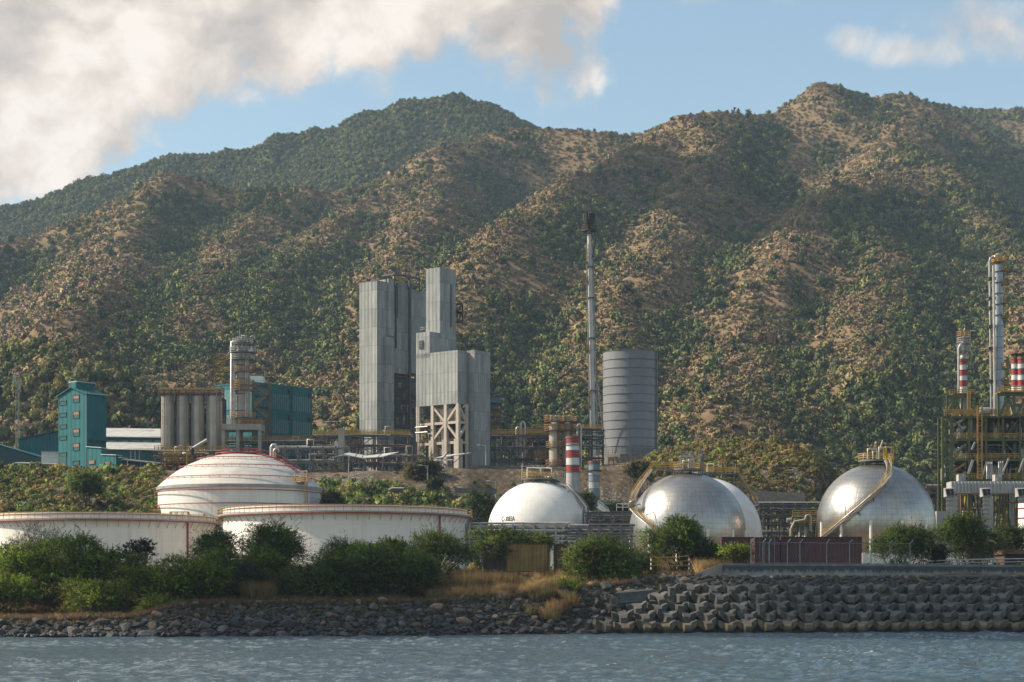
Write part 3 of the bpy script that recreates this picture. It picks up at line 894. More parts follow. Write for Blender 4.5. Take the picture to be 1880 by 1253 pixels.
# ------------------------------------------------------------------ spherical gas tanks
def on_sphere(c, rad, u_, w_, off):
    """point at picture offset (u right, w up, in radii) on the near side, lifted by off"""
    q = u_ * u_ + w_ * w_
    n_y = -math.sqrt(max(0.0, 1 - q)) if q < 1 else 0.0
    v_ = Vector((u_, n_y, w_))
    if q > 1: return Vector((c[0] + u_ * rad, c[1], c[2] + w_ * rad))
    return Vector(c) + v_ * (rad + off)

def stair_run(path, root, width=0.9, m_str='pipe', m_rail='yellow', steps=True):
    path = [Vector(p) for p in path]
    # subdivide smoothly
    fine = []
    for i in range(len(path) - 1):
        for k in range(6): fine.append(path[i].lerp(path[i + 1], k / 6))
    fine.append(path[-1])
    sm = [fine[0]] + [(fine[i - 1] + fine[i] * 2 + fine[i + 1]) / 4 for i in range(1, len(fine) - 1)] + [fine[-1]]
    st = MB(); rl = MB()
    L = []; Rr = []
    for i, p in enumerate(sm):
        d = (sm[min(i + 1, len(sm) - 1)] - sm[max(i - 1, 0)])
        sd = Vector((d.y, -d.x, 0))
        sd = sd.normalized() * width / 2 if sd.length > 1e-4 else Vector((0, width / 2, 0))
        L.append(p + sd); Rr.append(p - sd)
    st.tube(L, 0.16, 6); st.tube(Rr, 0.16, 6)
    if steps:
        for i in range(len(sm) - 1):
            for f in (0, .5):
                st.beam(L[i].lerp(L[i + 1], f), Rr[i].lerp(Rr[i + 1], f), 0.3, 0.06)
    rails(rl, L, 1.0, 0.05, 2.5, 2)
    r2_ = MB(); rails(r2_, Rr, 1.0, 0.05, 2.5, 2)
    s_o = st.build('stair', M[m_str], root)
    rl.build('stair_rail', M[m_rail], s_o); r2_.build('stair_rail', M[m_rail], s_o)
    return s_o

def sphere_tank(pxc, Y, rpx, cy, m, label, top_r_px, nlegs=12):
    rad = S(rpx, Y); c = (X(pxc, Y), Y, Z(cy, Y)); zb = 8.4
    root = empty('gas_sphere', (c[0], c[1], zb), label, 'gas sphere', 'round gas tanks behind the shore bushes')
    prof = [(max(0.01, rad * math.cos(a)), rad * math.sin(a)) for a in np.linspace(-math.pi / 2, math.pi / 2, 49)]
    MB().lathe((c[0], c[1], c[2]), prof, 96).build('shell', m(c[2] - zb), root)
    for k in range(nlegs):
        a = 2 * math.pi * (k + 0.5) / nlegs
        lx, ly = c[0] + (rad - 0.05) * math.cos(a), c[1] + (rad - 0.05) * math.sin(a)
        MB().cyl((lx, ly, zb - 1), 0.30, c[2] - zb + 1.0, 12).build('leg', M['white'], root)
    tr = S(top_r_px, Y); zt = c[2] + math.sqrt(max(0, rad * rad - tr * tr)) + 0.9
    tp = MB(); tp.cyl((c[0], c[1], zt), tr, 0.35, 32)
    for k in range(10):
        a = 2 * math.pi * k / 10
        tp.beam((c[0] + tr * .9 * math.cos(a), c[1] + tr * .9 * math.sin(a), zt - 1.2), (c[0] + tr * .9 * math.cos(a), c[1] + tr * .9 * math.sin(a), zt), 0.18)
    tpo = tp.build('top_platform', M['steel'], root)
    rails(MB(), circle(c, tr, zt + 0.35, 20), 1.25, 0.09, 1.2, 3).build('platform_rail', M['yellow'], tpo)
    return root, c, rad, zt, tr
def nozzles(root, c, zt, tr, pieces, m='pipe'):
    """pipework standing on the top platform: (px-like offsets in metres)"""
    for (a, b_, hgt, wdt, rr) in pieces:
        MB().tube([(c[0] + a, c[1] + b_, zt), (c[0] + a, c[1] + b_, zt + hgt), (c[0] + a + wdt, c[1] + b_, zt + hgt), (c[0] + a + wdt, c[1] + b_, zt + 0.4)], rr, 8).build('pipe', M[m], root)

mk_metal = lambda nm, rough: (lambda zc: clad_sphere(nm, (0.46, 0.435, 0.395), (0.36, 0.335, 0.30), 0.90, rough, zc, 0.34, 0.22))
mk_white = lambda nm: (lambda zc: clad_sphere(nm, (0.78, 0.745, 0.69), (0.70, 0.66, 0.60), 0.0, 0.42, zc, 0.10, 0.10))

# right-hand metal sphere with the stair sweeping across its face
root, c, rad, zt, tr = sphere_tank(1608, 402, 108, 960, mk_metal('aluminium_cladding', 0.33), 'shiny metal-clad gas sphere nearest the process unit, stair sweeping across its front', 32)
stair_run([(c[0] + 1.6, c[1] - 2.6, zt + .5)] + [on_sphere(c, rad, (px - 1608) / 108, (960 - py) / 108, 0.9) for px, py in
          ((1621, 868), (1615, 886), (1600, 903), (1580, 920), (1556, 942), (1540, 957), (1522, 975), (1508, 990))], root)
nozzles(root, c, zt, tr, [(-1.6, 0, 2.6, 1.8, .16), (0.6, -0.5, 2.9, 2.4, .2), (-0.4, 1, 2.2, 1.0, .14), (-2.4, .6, 1.6, .7, .12)])
g_ = MB()
for a in (1.9, 3.3):
    for b_ in (-1.2, 1.2): g_.beam((c[0] + a, c[1] + b_, zt), (c[0] + a, c[1] + b_, zt + 3.0), 0.22)
for b_ in (-1.2, 1.2): g_.beam((c[0] + 1.9, c[1] + b_, zt + 3), (c[0] + 3.3, c[1] + b_, zt + 3), 0.22)
for a in (1.9, 3.3): g_.beam((c[0] + a, c[1] - 1.2, zt + 3), (c[0] + a, c[1] + 1.2, zt + 3), 0.2)
g_.build('pipe_support', M['yellow'], root)
MB().tube([(c[0] + 0.9, c[1], zt + 2.9), (c[0] + 1.1, c[1], zt + 3.6), (c[0] + 1.4, c[1], zt + 4.4)], 0.09, 6).build('vent_stub', M['pipe'], root)
for (px, py) in ((1560, 945), (1586, 920), (1606, 896)):
    p = on_sphere(c, rad, (px - 1608) / 108, (960 - py) / 108, 0.0); p2 = on_sphere(c, rad, (px - 1608) / 108, (960 - py) / 108, 1.2)
    MB().beam(p, p2 - Vector((0, 0, .6)), 0.25).build('stair_bracket', M['dsteel'], root)
pst = on_sphere(c, rad, (1542 - 1608) / 108, (960 - 955) / 108, 1.0)
MB().tube([pst, pst + Vector((0, 0, 3.0))], 0.06, 6).build('lamp_pole', M['dsteel'], root)

# middle metal sphere
root, c, rad, zt, tr = sphere_tank(1262, 398, 106.5, 975, mk_metal('worn_aluminium_cladding', 0.36), 'shiny metal-clad gas sphere in front of the white sphere, stair on its left edge', 31)
wy = c[1] - 1
walk = MB(); a_ = P(1197, 862, wy); b_ = P(1238, 862, wy)
walk.box(((a_.x + b_.x) / 2, wy, a_.z), (b_.x - a_.x, 1.3, 0.25)); wo = walk.build('walkway', M['steel'], root)
rw = MB()
for s_ in (-.6, .6): rails(rw, [(a_.x, wy + s_, a_.z + .1), (b_.x, wy + s_, a_.z + .1)], 1.2, 0.09, 0.8, 3)
rw.build('walkway_rail', M['yellow'], wo)
stair_run([P(1197, 862, wy), P(1180, 884, wy - 1), P(1167, 904, wy - 3), P(1160, 922, wy - 5)] +
          [on_sphere(c, rad * 1.02, (px - 1262) / 106.5, (975 - py) / 106.5, 0.8) for px, py in ((1166, 938), (1178, 955), (1192, 968), (1206, 985))], root)
fr = MB()
for (a, b_) in ((-1.4, -1.2), (1.0, -1.2), (-1.4, 1.2), (1.0, 1.2)):
    fr.beam((c[0] + a, c[1] + b_, zt), (c[0] + a, c[1] + b_, zt + 3.0), 0.16)
for zz_ in (1.4, 2.9):
    for b_ in (-1.2, 1.2): fr.beam((c[0] - 1.4, c[1] + b_, zt + zz_), (c[0] + 1.0, c[1] + b_, zt + zz_), 0.2)
    for a in (-1.4, 1.0): fr.beam((c[0] + a, c[1] - 1.2, zt + zz_), (c[0] + a, c[1] + 1.2, zt + zz_), 0.18)
rails(fr, [(c[0] - 1.4, c[1] - 1.2, zt + 2.9), (c[0] + 1.0, c[1] - 1.2, zt + 2.9)], 0.9, 0.09, .8, 2)
fr.build('valve_frame', M['lsteel'], root)
MB().box((c[0] + 2.9, c[1], zt + 1.6), (0.9, 1.0, 2.8)).build('valve_cabinet', M['steel'], root)
la = MB()
for s_ in (0, .55): la.beam((c[0] + 1.9 + s_, c[1] - 1.2, zt + 1.4), (c[0] + 2.4 + s_, c[1] - 1.0, zt + 4.4), 0.1)
for k in range(7): la.beam((c[0] + 1.9 + .07 * k, c[1] - 1.2, zt + 1.5 + .42 * k), (c[0] + 2.45 + .07 * k, c[1] - 1.2, zt + 1.5 + .42 * k), 0.09)
la.build('ladder', M['lsteel'], root)
nozzles(root, c, zt, tr, [(-0.9, -.6, 1.9, 1.5, .2), (0.3, .5, 2.3, 1.1, .17), (-2.6, .4, 1.0, .8, .15)])
for (px, py) in ((1180, 905), (1174, 928), (1196, 945)):
    p = on_sphere(c, rad, (px - 1262) / 106.5, (975 - py) / 106.5, 0.1)
    MB().beam(p, p + Vector((-1.6, -.6, -.5)), 0.16).build('stair_bracket', M['dsteel'], root)

# white sphere behind it
root, c, rad, zt, tr = sphere_tank(1291, 432, 107.5, 984, mk_white('white_cladding_rear'), 'white gas sphere half hidden behind a metal one', 20)
wy = c[1]
walk = MB(); a_ = P(1302, 870, wy); b_ = P(1356, 870, wy)
walk.box(((a_.x + b_.x) / 2, wy, a_.z), (b_.x - a_.x, 1.4, 0.25)); wo = walk.build('walkway', M['steel'], root)
for px in (1330, 1348): walk = MB().beam(P(px, 870, wy), P(px, 898, wy), 0.2); walk.build('walkway_post', M['steel'], root)
rw = MB()
for s_ in (-.65, .65): rails(rw, [(a_.x, wy + s_, a_.z + .1), (b_.x, wy + s_, a_.z + .1)], 1.25, 0.1, 0.8, 3)
rw.build('walkway_rail', M['yellow'], wo)
stair_run([P(1354, 870, wy), P(1366, 890, wy), P(1378, 908, wy), P(1388, 924, wy - 2)], root, m_str='steel')
nozzles(root, c, zt, tr, [(0.9, 0, 2.2, 1.4, .14), (-1, .5, 1.2, .8, .12)], 'white')
for px in (1320, 1350): MB().tube([P(px, 870, wy), P(px, 852, wy)], 0.06, 6).build('lamp_pole', M['lsteel'], root)

# left white sphere with its tank number
root, c, rad, zt, tr = sphere_tank(988, 448, 93, 977, mk_white('white_cladding'), 'white gas sphere with its number above the pipe fence', 31)
for a in (-3.6, -1.0, 1.6): MB().beam((c[0] + a, c[1] - 2.0, zt - 2.0), (c[0] + a, c[1] - 2.0, zt + .2), 0.16).build('platform_strut', M['dsteel'], root)
nozzles(root, c, zt, tr, [(-2.4, -1, 2.7, 2.9, .2), (0.6, -.5, 2.7, 2.4, .2)], 'white')
nozzles(root, c, zt, tr, [(3.6, 1, 1.9, 2.4, .1), (4.4, 1.6, 1.9, 1.2, .1)], 'lsteel')
for k in range(7): MB().lathe((c[0] - 2 + k * .75, c[1] - 1.6, zt + .5), [(.02, 0), (.34, .1), (.34, .5), (.08, .6), (.08, 1.0), (.3, 1.05), (.02, 1.15)], 8).build('valve', M['ochre'], root)
MB().tube([(c[0] - 3.6, c[1] - 1.8, zt), (c[0] - 3.6, c[1] - 1.8, zt + 3.6)], 0.1, 6).build('vent_pipe', M['lsteel'], root)
osp = lambda px, py, off: on_sphere(c, rad, (px - 988) / 93, (977 - py) / 93, off)
for dx, rr, mm in ((0, .24, 'steel'), (5, .20, 'pipe'), (9, .17, 'steel')):
    MB().tube([(c[0] + 1.6 + dx * .12, c[1] - 2.5, zt + .6), osp(1012 + dx, 886, 1.6), osp(1030 + dx, 904, 1.6), osp(1048 + dx, 924, 1.6), osp(1059 + dx, 938, 1.6), osp(1063 + dx, 958, .9), osp(1064 + dx, 985, .9)], rr, 8).build('downcomer_pipe', M[mm], root)
stair_run([(c[0] + 3.2, c[1] - 1.8, zt + .3), osp(1026, 884, 1.4), osp(1046, 902, 1.5), P(1064, 922, c[1] - 3), P(1076, 944, c[1] - 2), P(1082, 968, c[1] - 1.5), P(1083, 992, c[1] - 1.5)], root, m_str='lsteel', m_rail='lsteel')
for px, py in ((1040, 906), (1058, 928), (1070, 950)): MB().beam(osp(px, py, -.1), osp(px + 8, py - 4, 1.6), .2).build('stair_bracket', M['steel'], root)
cu = bpy.data.curves.new('number', 'FONT'); cu.body = 'C-3083A'; cu.size = 1.55; cu.offset = 0.022
to = bpy.data.objects.new('number', cu); col.objects.link(to)
dg = bpy.context.evaluated_depsgraph_get(); me = bpy.data.meshes.new_from_object(to.evaluated_get(dg))
bm_ = bmesh.new(); bm_.from_mesh(me); bmesh.ops.triangulate(bm_, faces=bm_.faces[:]); bmesh.ops.subdivide_edges(bm_, edges=bm_.edges[:], cuts=2)
x0 = X(920.5, 448 - 9); wtxt = max(v_.co.x for v_ in bm_.verts); sx = S(24.5, 439) / wtxt
z0 = Z(957, 439); o0 = origin(root)
for v_ in bm_.verts:
    px_, pz_ = x0 + v_.co.x * sx, z0 + v_.co.y
    dy2 = max(0.01, (rad + 0.05) ** 2 - (px_ - c[0]) ** 2 - (pz_ - c[2]) ** 2)
    v_.co = Vector((px_ - o0.x, c[1] - math.sqrt(dy2) - o0.y, pz_ - o0.z))
bm_.to_mesh(me); bm_.free(); me.materials.clear(); me.materials.append(M['black'])
bpy.data.objects.remove(to)
tx = bpy.data.objects.new('tank_number', me); col.objects.link(tx); tx.parent = root
# ------------------------------------------------------------------ the plant on the upper terrace
DA = Vector((-0.77, 0.638)); DB = Vector((0.638, 0.77))       # the plant grid: along the lit fronts, and along the shaded sides
def along(P0, d, px):
    """point on the line P0 + t d that stands at picture column px"""
    k = (px - 940.0) / F
    t = (k * P0[1] - P0[0]) / (d[0] - k * d[1])
    return Vector((P0[0] + t * d[0], P0[1] + t * d[1]))
def foot(pl, pc, pr, Yc, C=None):
    C = Vector((X(pc, Yc), Yc)) if C is None else C
    L = along(C, DA, pl); Rr = along(C, DB, pr)
    return [C, Rr, L + Rr - C, L]

def sheet_mat(name, c, c2, band, seam=0.5, stripe=2.2, rough=0.65, metal=0.0, rib=0.9, streak=0.3, sc=(0.10, 0.09, 0.08)):
    """profiled wall sheeting: vertical ribs, rows of sheets every `band` metres, sheets of unequal age, run marks"""
    m, t, b = new_mat(name)
    tc = t.new('ShaderNodeTexCoord'); sp = t.new('ShaderNodeSeparateXYZ'); t.link(tc.outputs['Object'], sp.inputs[0])
    ac = t.math('ADD', t.math('MULTIPLY', sp.outputs[0], 1.2), t.math('MULTIPLY', sp.outputs[1], 0.4))
    zr = t.math('MULTIPLY', sp.outputs[2], 1.0 / band)
    cv = t.new('ShaderNodeCombineXYZ')
    t.link(t.math('FLOOR', t.math('MULTIPLY', ac, stripe * 0.30)), cv.inputs[0]); t.link(t.math('FLOOR', zr), cv.inputs[1])
    wn_ = t.new('ShaderNodeTexWhiteNoise'); wn_.noise_dimensions = '2D'; t.link(cv.outputs[0], wn_.inputs['Vector'])
    nz = t.noise(objco(t, (1, 1, 0.22)), 0.8, 8, 0.72)
    f = t.math('ADD', t.math('MULTIPLY', wn_.outputs['Value'], 0.28), t.math('MULTIPLY', nz, 0.95))
    cc = t.mix(t.smooth(f, 0.25, 0.95), tuple(c) + (1,), tuple(c2) + (1,))
    st_ = t.ramp(t.noise(objco(t, (1.5, 1.5, 0.07)), 1.0, 8, 0.78), [(0.48, 0.0), (0.70, streak)])
    cc = t.mix(st_, cc, tuple(sc) + (1,))
    fr = t.math('FRACT', zr)
    sm_ = t.math('MULTIPLY', t.smooth(fr, 0.05, 0.0), seam)
    cc = t.mix(sm_, cc, tuple(x * 0.35 for x in c) + (1,))
    t.link(cc, b.inputs['Base Color']); b.inputs['Roughness'].default_value = rough; b.inputs['Metallic'].default_value = metal
    b.inputs['Specular IOR Level'].default_value = 0.3
    wv_ = t.math('SINE', t.math('MULTIPLY', ac, 6.2832 / rib))
    bp = t.new('ShaderNodeBump'); bp.inputs['Strength'].default_value = 0.5; bp.inputs['Distance'].default_value = 0.08
    t.link(wv_, bp.inputs['Height']); t.link(bp.outputs[0], b.inputs['Normal'])
    return m
M['clad'] = sheet_mat('grey_weathered_sheeting', (0.37, 0.365, 0.335), (0.19, 0.20, 0.195), 5.2, 0.6, streak=0.6, sc=(0.13, 0.12, 0.105))
M['teal'] = sheet_mat('teal_sheeting', (0.008, 0.135, 0.142), (0.007, 0.10, 0.11), 6.0, 0.25, streak=0.12, sc=(0.01, 0.10, 0.10), rib=1.2)
M['teal_old'] = sheet_mat('faded_teal_sheeting', (0.025, 0.14, 0.15), (0.02, 0.10, 0.11), 6.0, 0.2, streak=0.2, sc=(0.01, 0.06, 0.06), rib=1.2)
M['teal_dark'] = mat('dark_teal_sheeting', (0.008, 0.055, 0.065), (0.006, 0.04, 0.05), 0.4, 0.6)
M['blue'] = mat('dark_blue_sheeting', (0.010, 0.030, 0.105), (0.008, 0.022, 0.075), 0.5, 0.5)
M['trim'] = mat('pale_trim', (0.45, 0.47, 0.46), (0.36, 0.38, 0.38), 0.6, 0.6)
M['louvre'] = mat('dark_green_louvre', (0.006, 0.085, 0.075), (0.005, 0.06, 0.055), 1.0, 0.5)
M['shutter'] = mat('orange_brown_shutter', (0.34, 0.17, 0.075), (0.24, 0.11, 0.055), 2.0, 0.6)
M['zinc'] = mat('sun_bleached_roof_sheet', (0.55, 0.52, 0.47), (0.42, 0.39, 0.35), 0.5, 0.5)
M['silo'] = mat('dull_silo_steel', (0.50, 0.43, 0.35), (0.37, 0.315, 0.255), 0.25, 0.5, metal=0.1, streak=0.35, streak_c=(0.14, 0.11, 0.085))
M['dull'] = mat('oxidised_column_steel', (0.32, 0.275, 0.23), (0.22, 0.19, 0.16), 0.3, 0.5, metal=0.15, streak=0.3, streak_c=(0.10, 0.08, 0.065))
M['glass'] = mat('pale_window_sheet', (0.10, 0.22, 0.23), (0.05, 0.14, 0.15), 1.5, 0.3)
M['green'] = mat('green_structural_paint', (0.09, 0.11, 0.03), (0.06, 0.075, 0.025), 0.8, 0.6)
M['corr'] = mat('light_grey_duct_sheet', (0.46, 0.45, 0.43), (0.36, 0.35, 0.33), 0.5, 0.6, streak=0.3, streak_c=(0.2, 0.17, 0.15))
M['hood'] = mat('grey_hood_concrete', (0.40, 0.385, 0.355), (0.31, 0.295, 0.27), 0.4, 0.8, streak=0.3)
M['gtank'] = mat('blue_grey_tank_paint', (0.17, 0.175, 0.185), (0.125, 0.13, 0.14), 0.12, 0.5, streak=0.25, streak_c=(0.10, 0.09, 0.09))

def wall_box(mb, p, q, z0, z1, out=0.12, proud=0.0):
    """thin box on a wall line from p to q (2-D), standing proud of it to the right-hand side"""
    p = Vector(p); q = Vector(q)
    n = Vector((q.y - p.y, -(q.x - p.x))).normalized()
    a, b_ = p + n * proud, q + n * proud; c_, d_ = b_ + n * out, a + n * out
    return mb.prism([d_, c_, b_, a], z0, z1)

def window(root, p, q, z0, z1, style='louvre'):
    """framed wall opening; parts: window > pane"""
    f = MB(); p = Vector(p); q = Vector(q)
    d = (q - p).normalized() * 0.16
    wall_box(f, p, q, z0, z0 + 0.16, 0.16, 0.003); wall_box(f, p, q, z1 - 0.16, z1, 0.2, 0.003)
    wall_box(f, p, p + d, z0 + .16, z1 - .16, 0.16, 0.003); wall_box(f, q - d, q, z0 + .16, z1 - .16, 0.16, 0.003)
    o = f.build('window', M['teal_dark'] if style != 'plain' else M['trim'], root)
    g = MB(); wall_box(g, p + d, q - d, z0 + .16, (z0 + z1) / 2 if style == 'shutter' else z1 - .16, 0.06, 0.004)
    g.build('louvre', M['louvre'], o)
    if style == 'shutter':
        g = MB(); wall_box(g, p + d, q - d, (z0 + z1) / 2 + .02, z1 - .16, 0.10, 0.004); g.build('shutter', M['shutter'], o)
    return o

# --- tall teal tower building on the left
Yc = 532
ft = foot(107, 158, 195, Yc); C, Rr, Bk, L = ft
zb = 37.0; ze = Z(722, Yc); zap = Z(709.5, Yc)
root = empty('teal_tower', (C.x, C.y, zb), 'tall narrow teal sheet-metal tower with a gabled roof and orange shuttered windows', 'tower building')
mid = (C + L) / 2; midb = (Rr + Bk) / 2
wl = MB()
vs = [(p.x, p.y, zb) for p in ft] + [(p.x, p.y, ze) for p in ft] + [(mid.x, mid.y, zap), (midb.x, midb.y, zap)]
wl.add(vs, [(0, 4, 8, 7, 3), (0, 1, 5, 4), (1, 2, 6, 9, 5), (2, 3, 7, 6)])
wl.build('wall', M['teal'], root)
ov = (C - L).normalized() * 0.5; fw = (C - Rr).normalized() * 0.5
rf = MB()
def v3(p, z): return Vector((p[0], p[1], z))
rf.slab([v3(C + ov + fw, ze - .2), v3(Rr + ov - fw, ze - .2), v3(midb - fw, zap + .25), v3(mid + fw, zap + .25)], 0.22)
rf.slab([v3(midb - fw, zap + .25), v3(Bk - ov - fw, ze - .2), v3(L - ov + fw, ze - .2), v3(mid + fw, zap + .25)], 0.22)
ro = rf.build('roof', M['teal_old'], root)
m1 = mid + (midb - mid) * 0.03; m2 = mid + (midb - mid) * 0.97; e = (C - L).normalized() * 1.4
mn = MB().prism([m1 + e, m2 + e, m2 - e, m1 - e], zap - .6, zap + 1.5); mn.build('roof_monitor', M['teal'], ro)
mr = MB().prism([m1 + e * 1.25, m2 + e * 1.25, m2 - e * 1.25, m1 - e * 1.25], zap + 1.5, zap + 1.75); mr.build('monitor_roof', M['trim'], ro)
# corner trim and downpipe
cn = MB().beam(v3(C + (C - (Rr + L) / 2).normalized() * .12, zb), v3(C + (C - (Rr + L) / 2).normalized() * .12, ze), 0.3); cn.build('downpipe', M['trim'], root)
def col_of(px, Pa=L, Pb=C): return along(C, DA, px)
for yt in (734, 756, 777.5, 798.5, 829): window(root, col_of(109.5), col_of(122.5), Z(yt + 8, Yc + 3), Z(yt, Yc + 3))
for yt in (725.5, 755, 787.5, 814): window(root, col_of(134.5), col_of(146), Z(yt + 14, Yc + 3), Z(yt, Yc + 3), 'shutter')
window(root, col_of(134), col_of(146), Z(855, Yc + 3), Z(846, Yc + 3))
dr = MB(); wall_box(dr, col_of(109.5), col_of(122), zb + .2, Z(834, Yc + 3), 0.1, 0.004); dr.build('door', M['louvre'], root)
sb = MB()
b1 = along(C, DB, 163); wall_box(sb, b1, Rr, Z(811, Yc + 4), Z(809.5, Yc + 4), 0.9, 0.004); sb.build('side_canopy', M['teal_dark'], root)
# annexes stepping down to the right
C1 = along(C, -DA, 186); C2 = along(C1, -DA, 213)
b1 = along(C1, DB, 197); b2 = along(C2, DB, 223)
an = MB().prism([C1, b1, C + (b1 - C1), C + DA * -0.02], [zb] * 4, [Z(826, Yc), Z(828, Yc), Z(822, Yc), Z(822, Yc)]); ao = an.build('annex', M['teal'], root)
an = MB().prism([C2, b2, C1 + (b2 - C2), C1 - DA * .02], [zb] * 4, [Z(841, Yc), Z(842, Yc), Z(838, Yc), Z(838, Yc)]); a2 = an.build('annex', M['teal'], root)
t_ = MB(); t_.slab([v3(C - DA * .3 - DB * .3, Z(821.6, Yc) + .25), v3(C1 - DA * .3 - DB * .3, Z(825.5, Yc) + .25), v3(b1 - DA * .3, Z(827, Yc) + .25), v3(C + (b1 - C1), Z(822, Yc) + .35)], .2); t_.build('annex_roof', M['trim'], ao)
t_ = MB(); t_.slab([v3(C1 - DA * .1 - DB * .3, Z(837.6, Yc) + .2), v3(C2 - DA * .3 - DB * .3, Z(840.6, Yc) + .2), v3(b2 - DA * .3, Z(841, Yc) + .2), v3(C1 + (b2 - C2) - DA * .1, Z(838, Yc) + .2)], .2); t_.build('annex_roof', M['trim'], a2)
for p_, q_, yt in ((163.5, 175, 845), (192, 203.5, 850)):
    f_ = MB(); pp, qq = along(C, -DA, p_), along(C, -DA, q_)
    o_ = MB(); wall_box(o_, pp, qq, Z(yt + 8, Yc - 2), Z(yt, Yc - 2), .14, .004); oo = o_.build('window', M['teal_dark'], root)
    wall_box(f_, pp + (qq - pp) * .1, qq - (qq - pp) * .1, Z(yt + 7, Yc - 2), Z(yt + 1, Yc - 2), .2, .005); f_.build('shutter', M['shutter'], oo)

# --- low sheds left of the tower
Y = 575
mb = MB().prism([(X(35, Y), Y), (X(107, Y), Y), (X(135, Y), Y + 30), (X(62, Y), Y + 30)], [36] * 4, [Z(808, Y), Z(793, Y), Z(793, Y), Z(808, Y)])
s_ = mb.build_at('warehouse', M['teal_old'], (X(70, Y), Y, 36), 'faded teal warehouse gable seen left of the teal tower', 'warehouse')
rf = MB().slab([(X(34, Y), Y - .4, Z(807.6, Y)), (X(107.5, Y), Y - .4, Z(792.6, Y)), (X(135, Y), Y + 30, Z(792.6, Y)), (X(62, Y), Y + 30, Z(807.6, Y))], -.25).build('roof', M['teal_dark'], s_)
Y = 560
mb = MB().prism([(X(-45, Y), Y), (X(76, Y), Y), (X(90, Y), Y + 14), (X(-40, Y), Y + 14)], [36] * 4, [Z(806, Y), Z(842, Y), Z(842, Y), Z(806, Y)])
s_ = mb.build_at('shed', M['teal_dark'], (X(20, Y), Y, 36), 'dark teal shed with a steep roofline at the left picture edge', 'shed')
MB().slab([(X(-46, Y), Y - .3, Z(805, Y)), (X(77, Y), Y - .3, Z(841.4, Y)), (X(91, Y), Y + 14, Z(841.4, Y)), (X(-41, Y), Y + 14, Z(805, Y))], -.25).build('roof', M['teal_old'], s_)
Y = 552
mb = MB().prism([(X(76, Y), Y), (X(110, Y), Y), (X(112, Y), Y + 8), (X(78, Y), Y + 8)], 36, Z(829.5, Y))
s_ = mb.build_at('utility_building', M['trim'], (X(93, Y), Y, 36), 'small pale windowless building against the teal tower', 'building')
MB().box((X(94, Y), Y + 4, Z(829.5, Y) + .1), (S(36, Y), 8.6, .2)).build('roof', M['steel'], s_)
Y = 548
mb = MB().slab([(X(26, Y), Y, Z(849.3, Y)), (X(108, Y), Y, Z(852, Y)), (X(110, Y), Y + 5, Z(849, Y)), (X(28, Y), Y + 5, Z(846.5, Y))], .25)
r_ = empty('canopy', (X(60, Y), Y, 37), 'long pale canopy roof in front of the dark shed', 'canopy')
mb.build('roof', M['zinc'], r_)
for px in (30, 56, 82, 104): MB().beam((X(px, Y), Y + 2, 37), (X(px, Y), Y + 2, Z(849.5, Y)), .2).build('post', M['steel'], r_)

# --- long warehouse right of the tower, with roof light
Y = 572
r_ = empty('long_warehouse', (X(240, Y), Y, 37), 'long teal warehouse with a clerestory and raised roof light behind the blue shed', 'warehouse')
xa, xb = X(150, Y), X(300, Y)
MB().prism([(xa, Y), (xb, Y), (xb, Y + 26), (xa, Y + 26)], 37, Z(824, Y)).build('wall', M['teal_old'], r_)
MB().slab([(xa, Y - .6, Z(824, Y)), (xb, Y - .6, Z(827, Y)), (xb, Y + 7, Z(817, Y) + 1.3), (xa, Y + 7, Z(815, Y) + 1.3)], .2).build('lower_roof', M['zinc'], r_)
MB().prism([(xa, Y + 7), (xb, Y + 7), (xb, Y + 26), (xa, Y + 26)], Z(817, Y) + 1.2, Z(806, Y) + 1.3).build('clerestory_wall', M['teal_dark'], r_)
for px in range(196, 300, 22):
    f_ = MB(); wall_box(f_, (X(px, Y + 7), Y + 7), (X(px + 17, Y + 7), Y + 7), Z(813.5, Y + 7), Z(808.5, Y + 7), .12, .004); f_.build('clerestory_window', M['glass'], r_)
MB().slab([(xa, Y + 6.4, Z(806, Y) + 1.3), (xb, Y + 6.4, Z(808, Y) + 1.3), (xb, Y + 16, Z(800, Y) + 3.3), (xa, Y + 16, Z(798, Y) + 3.3)], .2).build('upper_roof', M['zinc'], r_)
xm0, xm1 = X(180, Y + 16), X(284, Y + 16)
MB().prism([(xm0, Y + 14), (xm1, Y + 14), (xm1, Y + 19), (xm0, Y + 19)], Z(800, Y + 14), Z(794.5, Y + 14)).build('roof_light', M['teal_dark'], r_)
MB().prism([(xm0 - .5, Y + 13.4), (xm1 + .5, Y + 13.4), (xm1 + .5, Y + 19.6), (xm0 - .5, Y + 19.6)], Z(794.5, Y + 14) + .003, Z(791, Y + 14)).build('roof_light_cap', M['zinc'], r_)
for px in (240, 248, 256): MB().beam(P(px, 862, Y - 3), P(px, 828, Y - 3), .3).build('pipe_stand', M['lsteel'], r_)

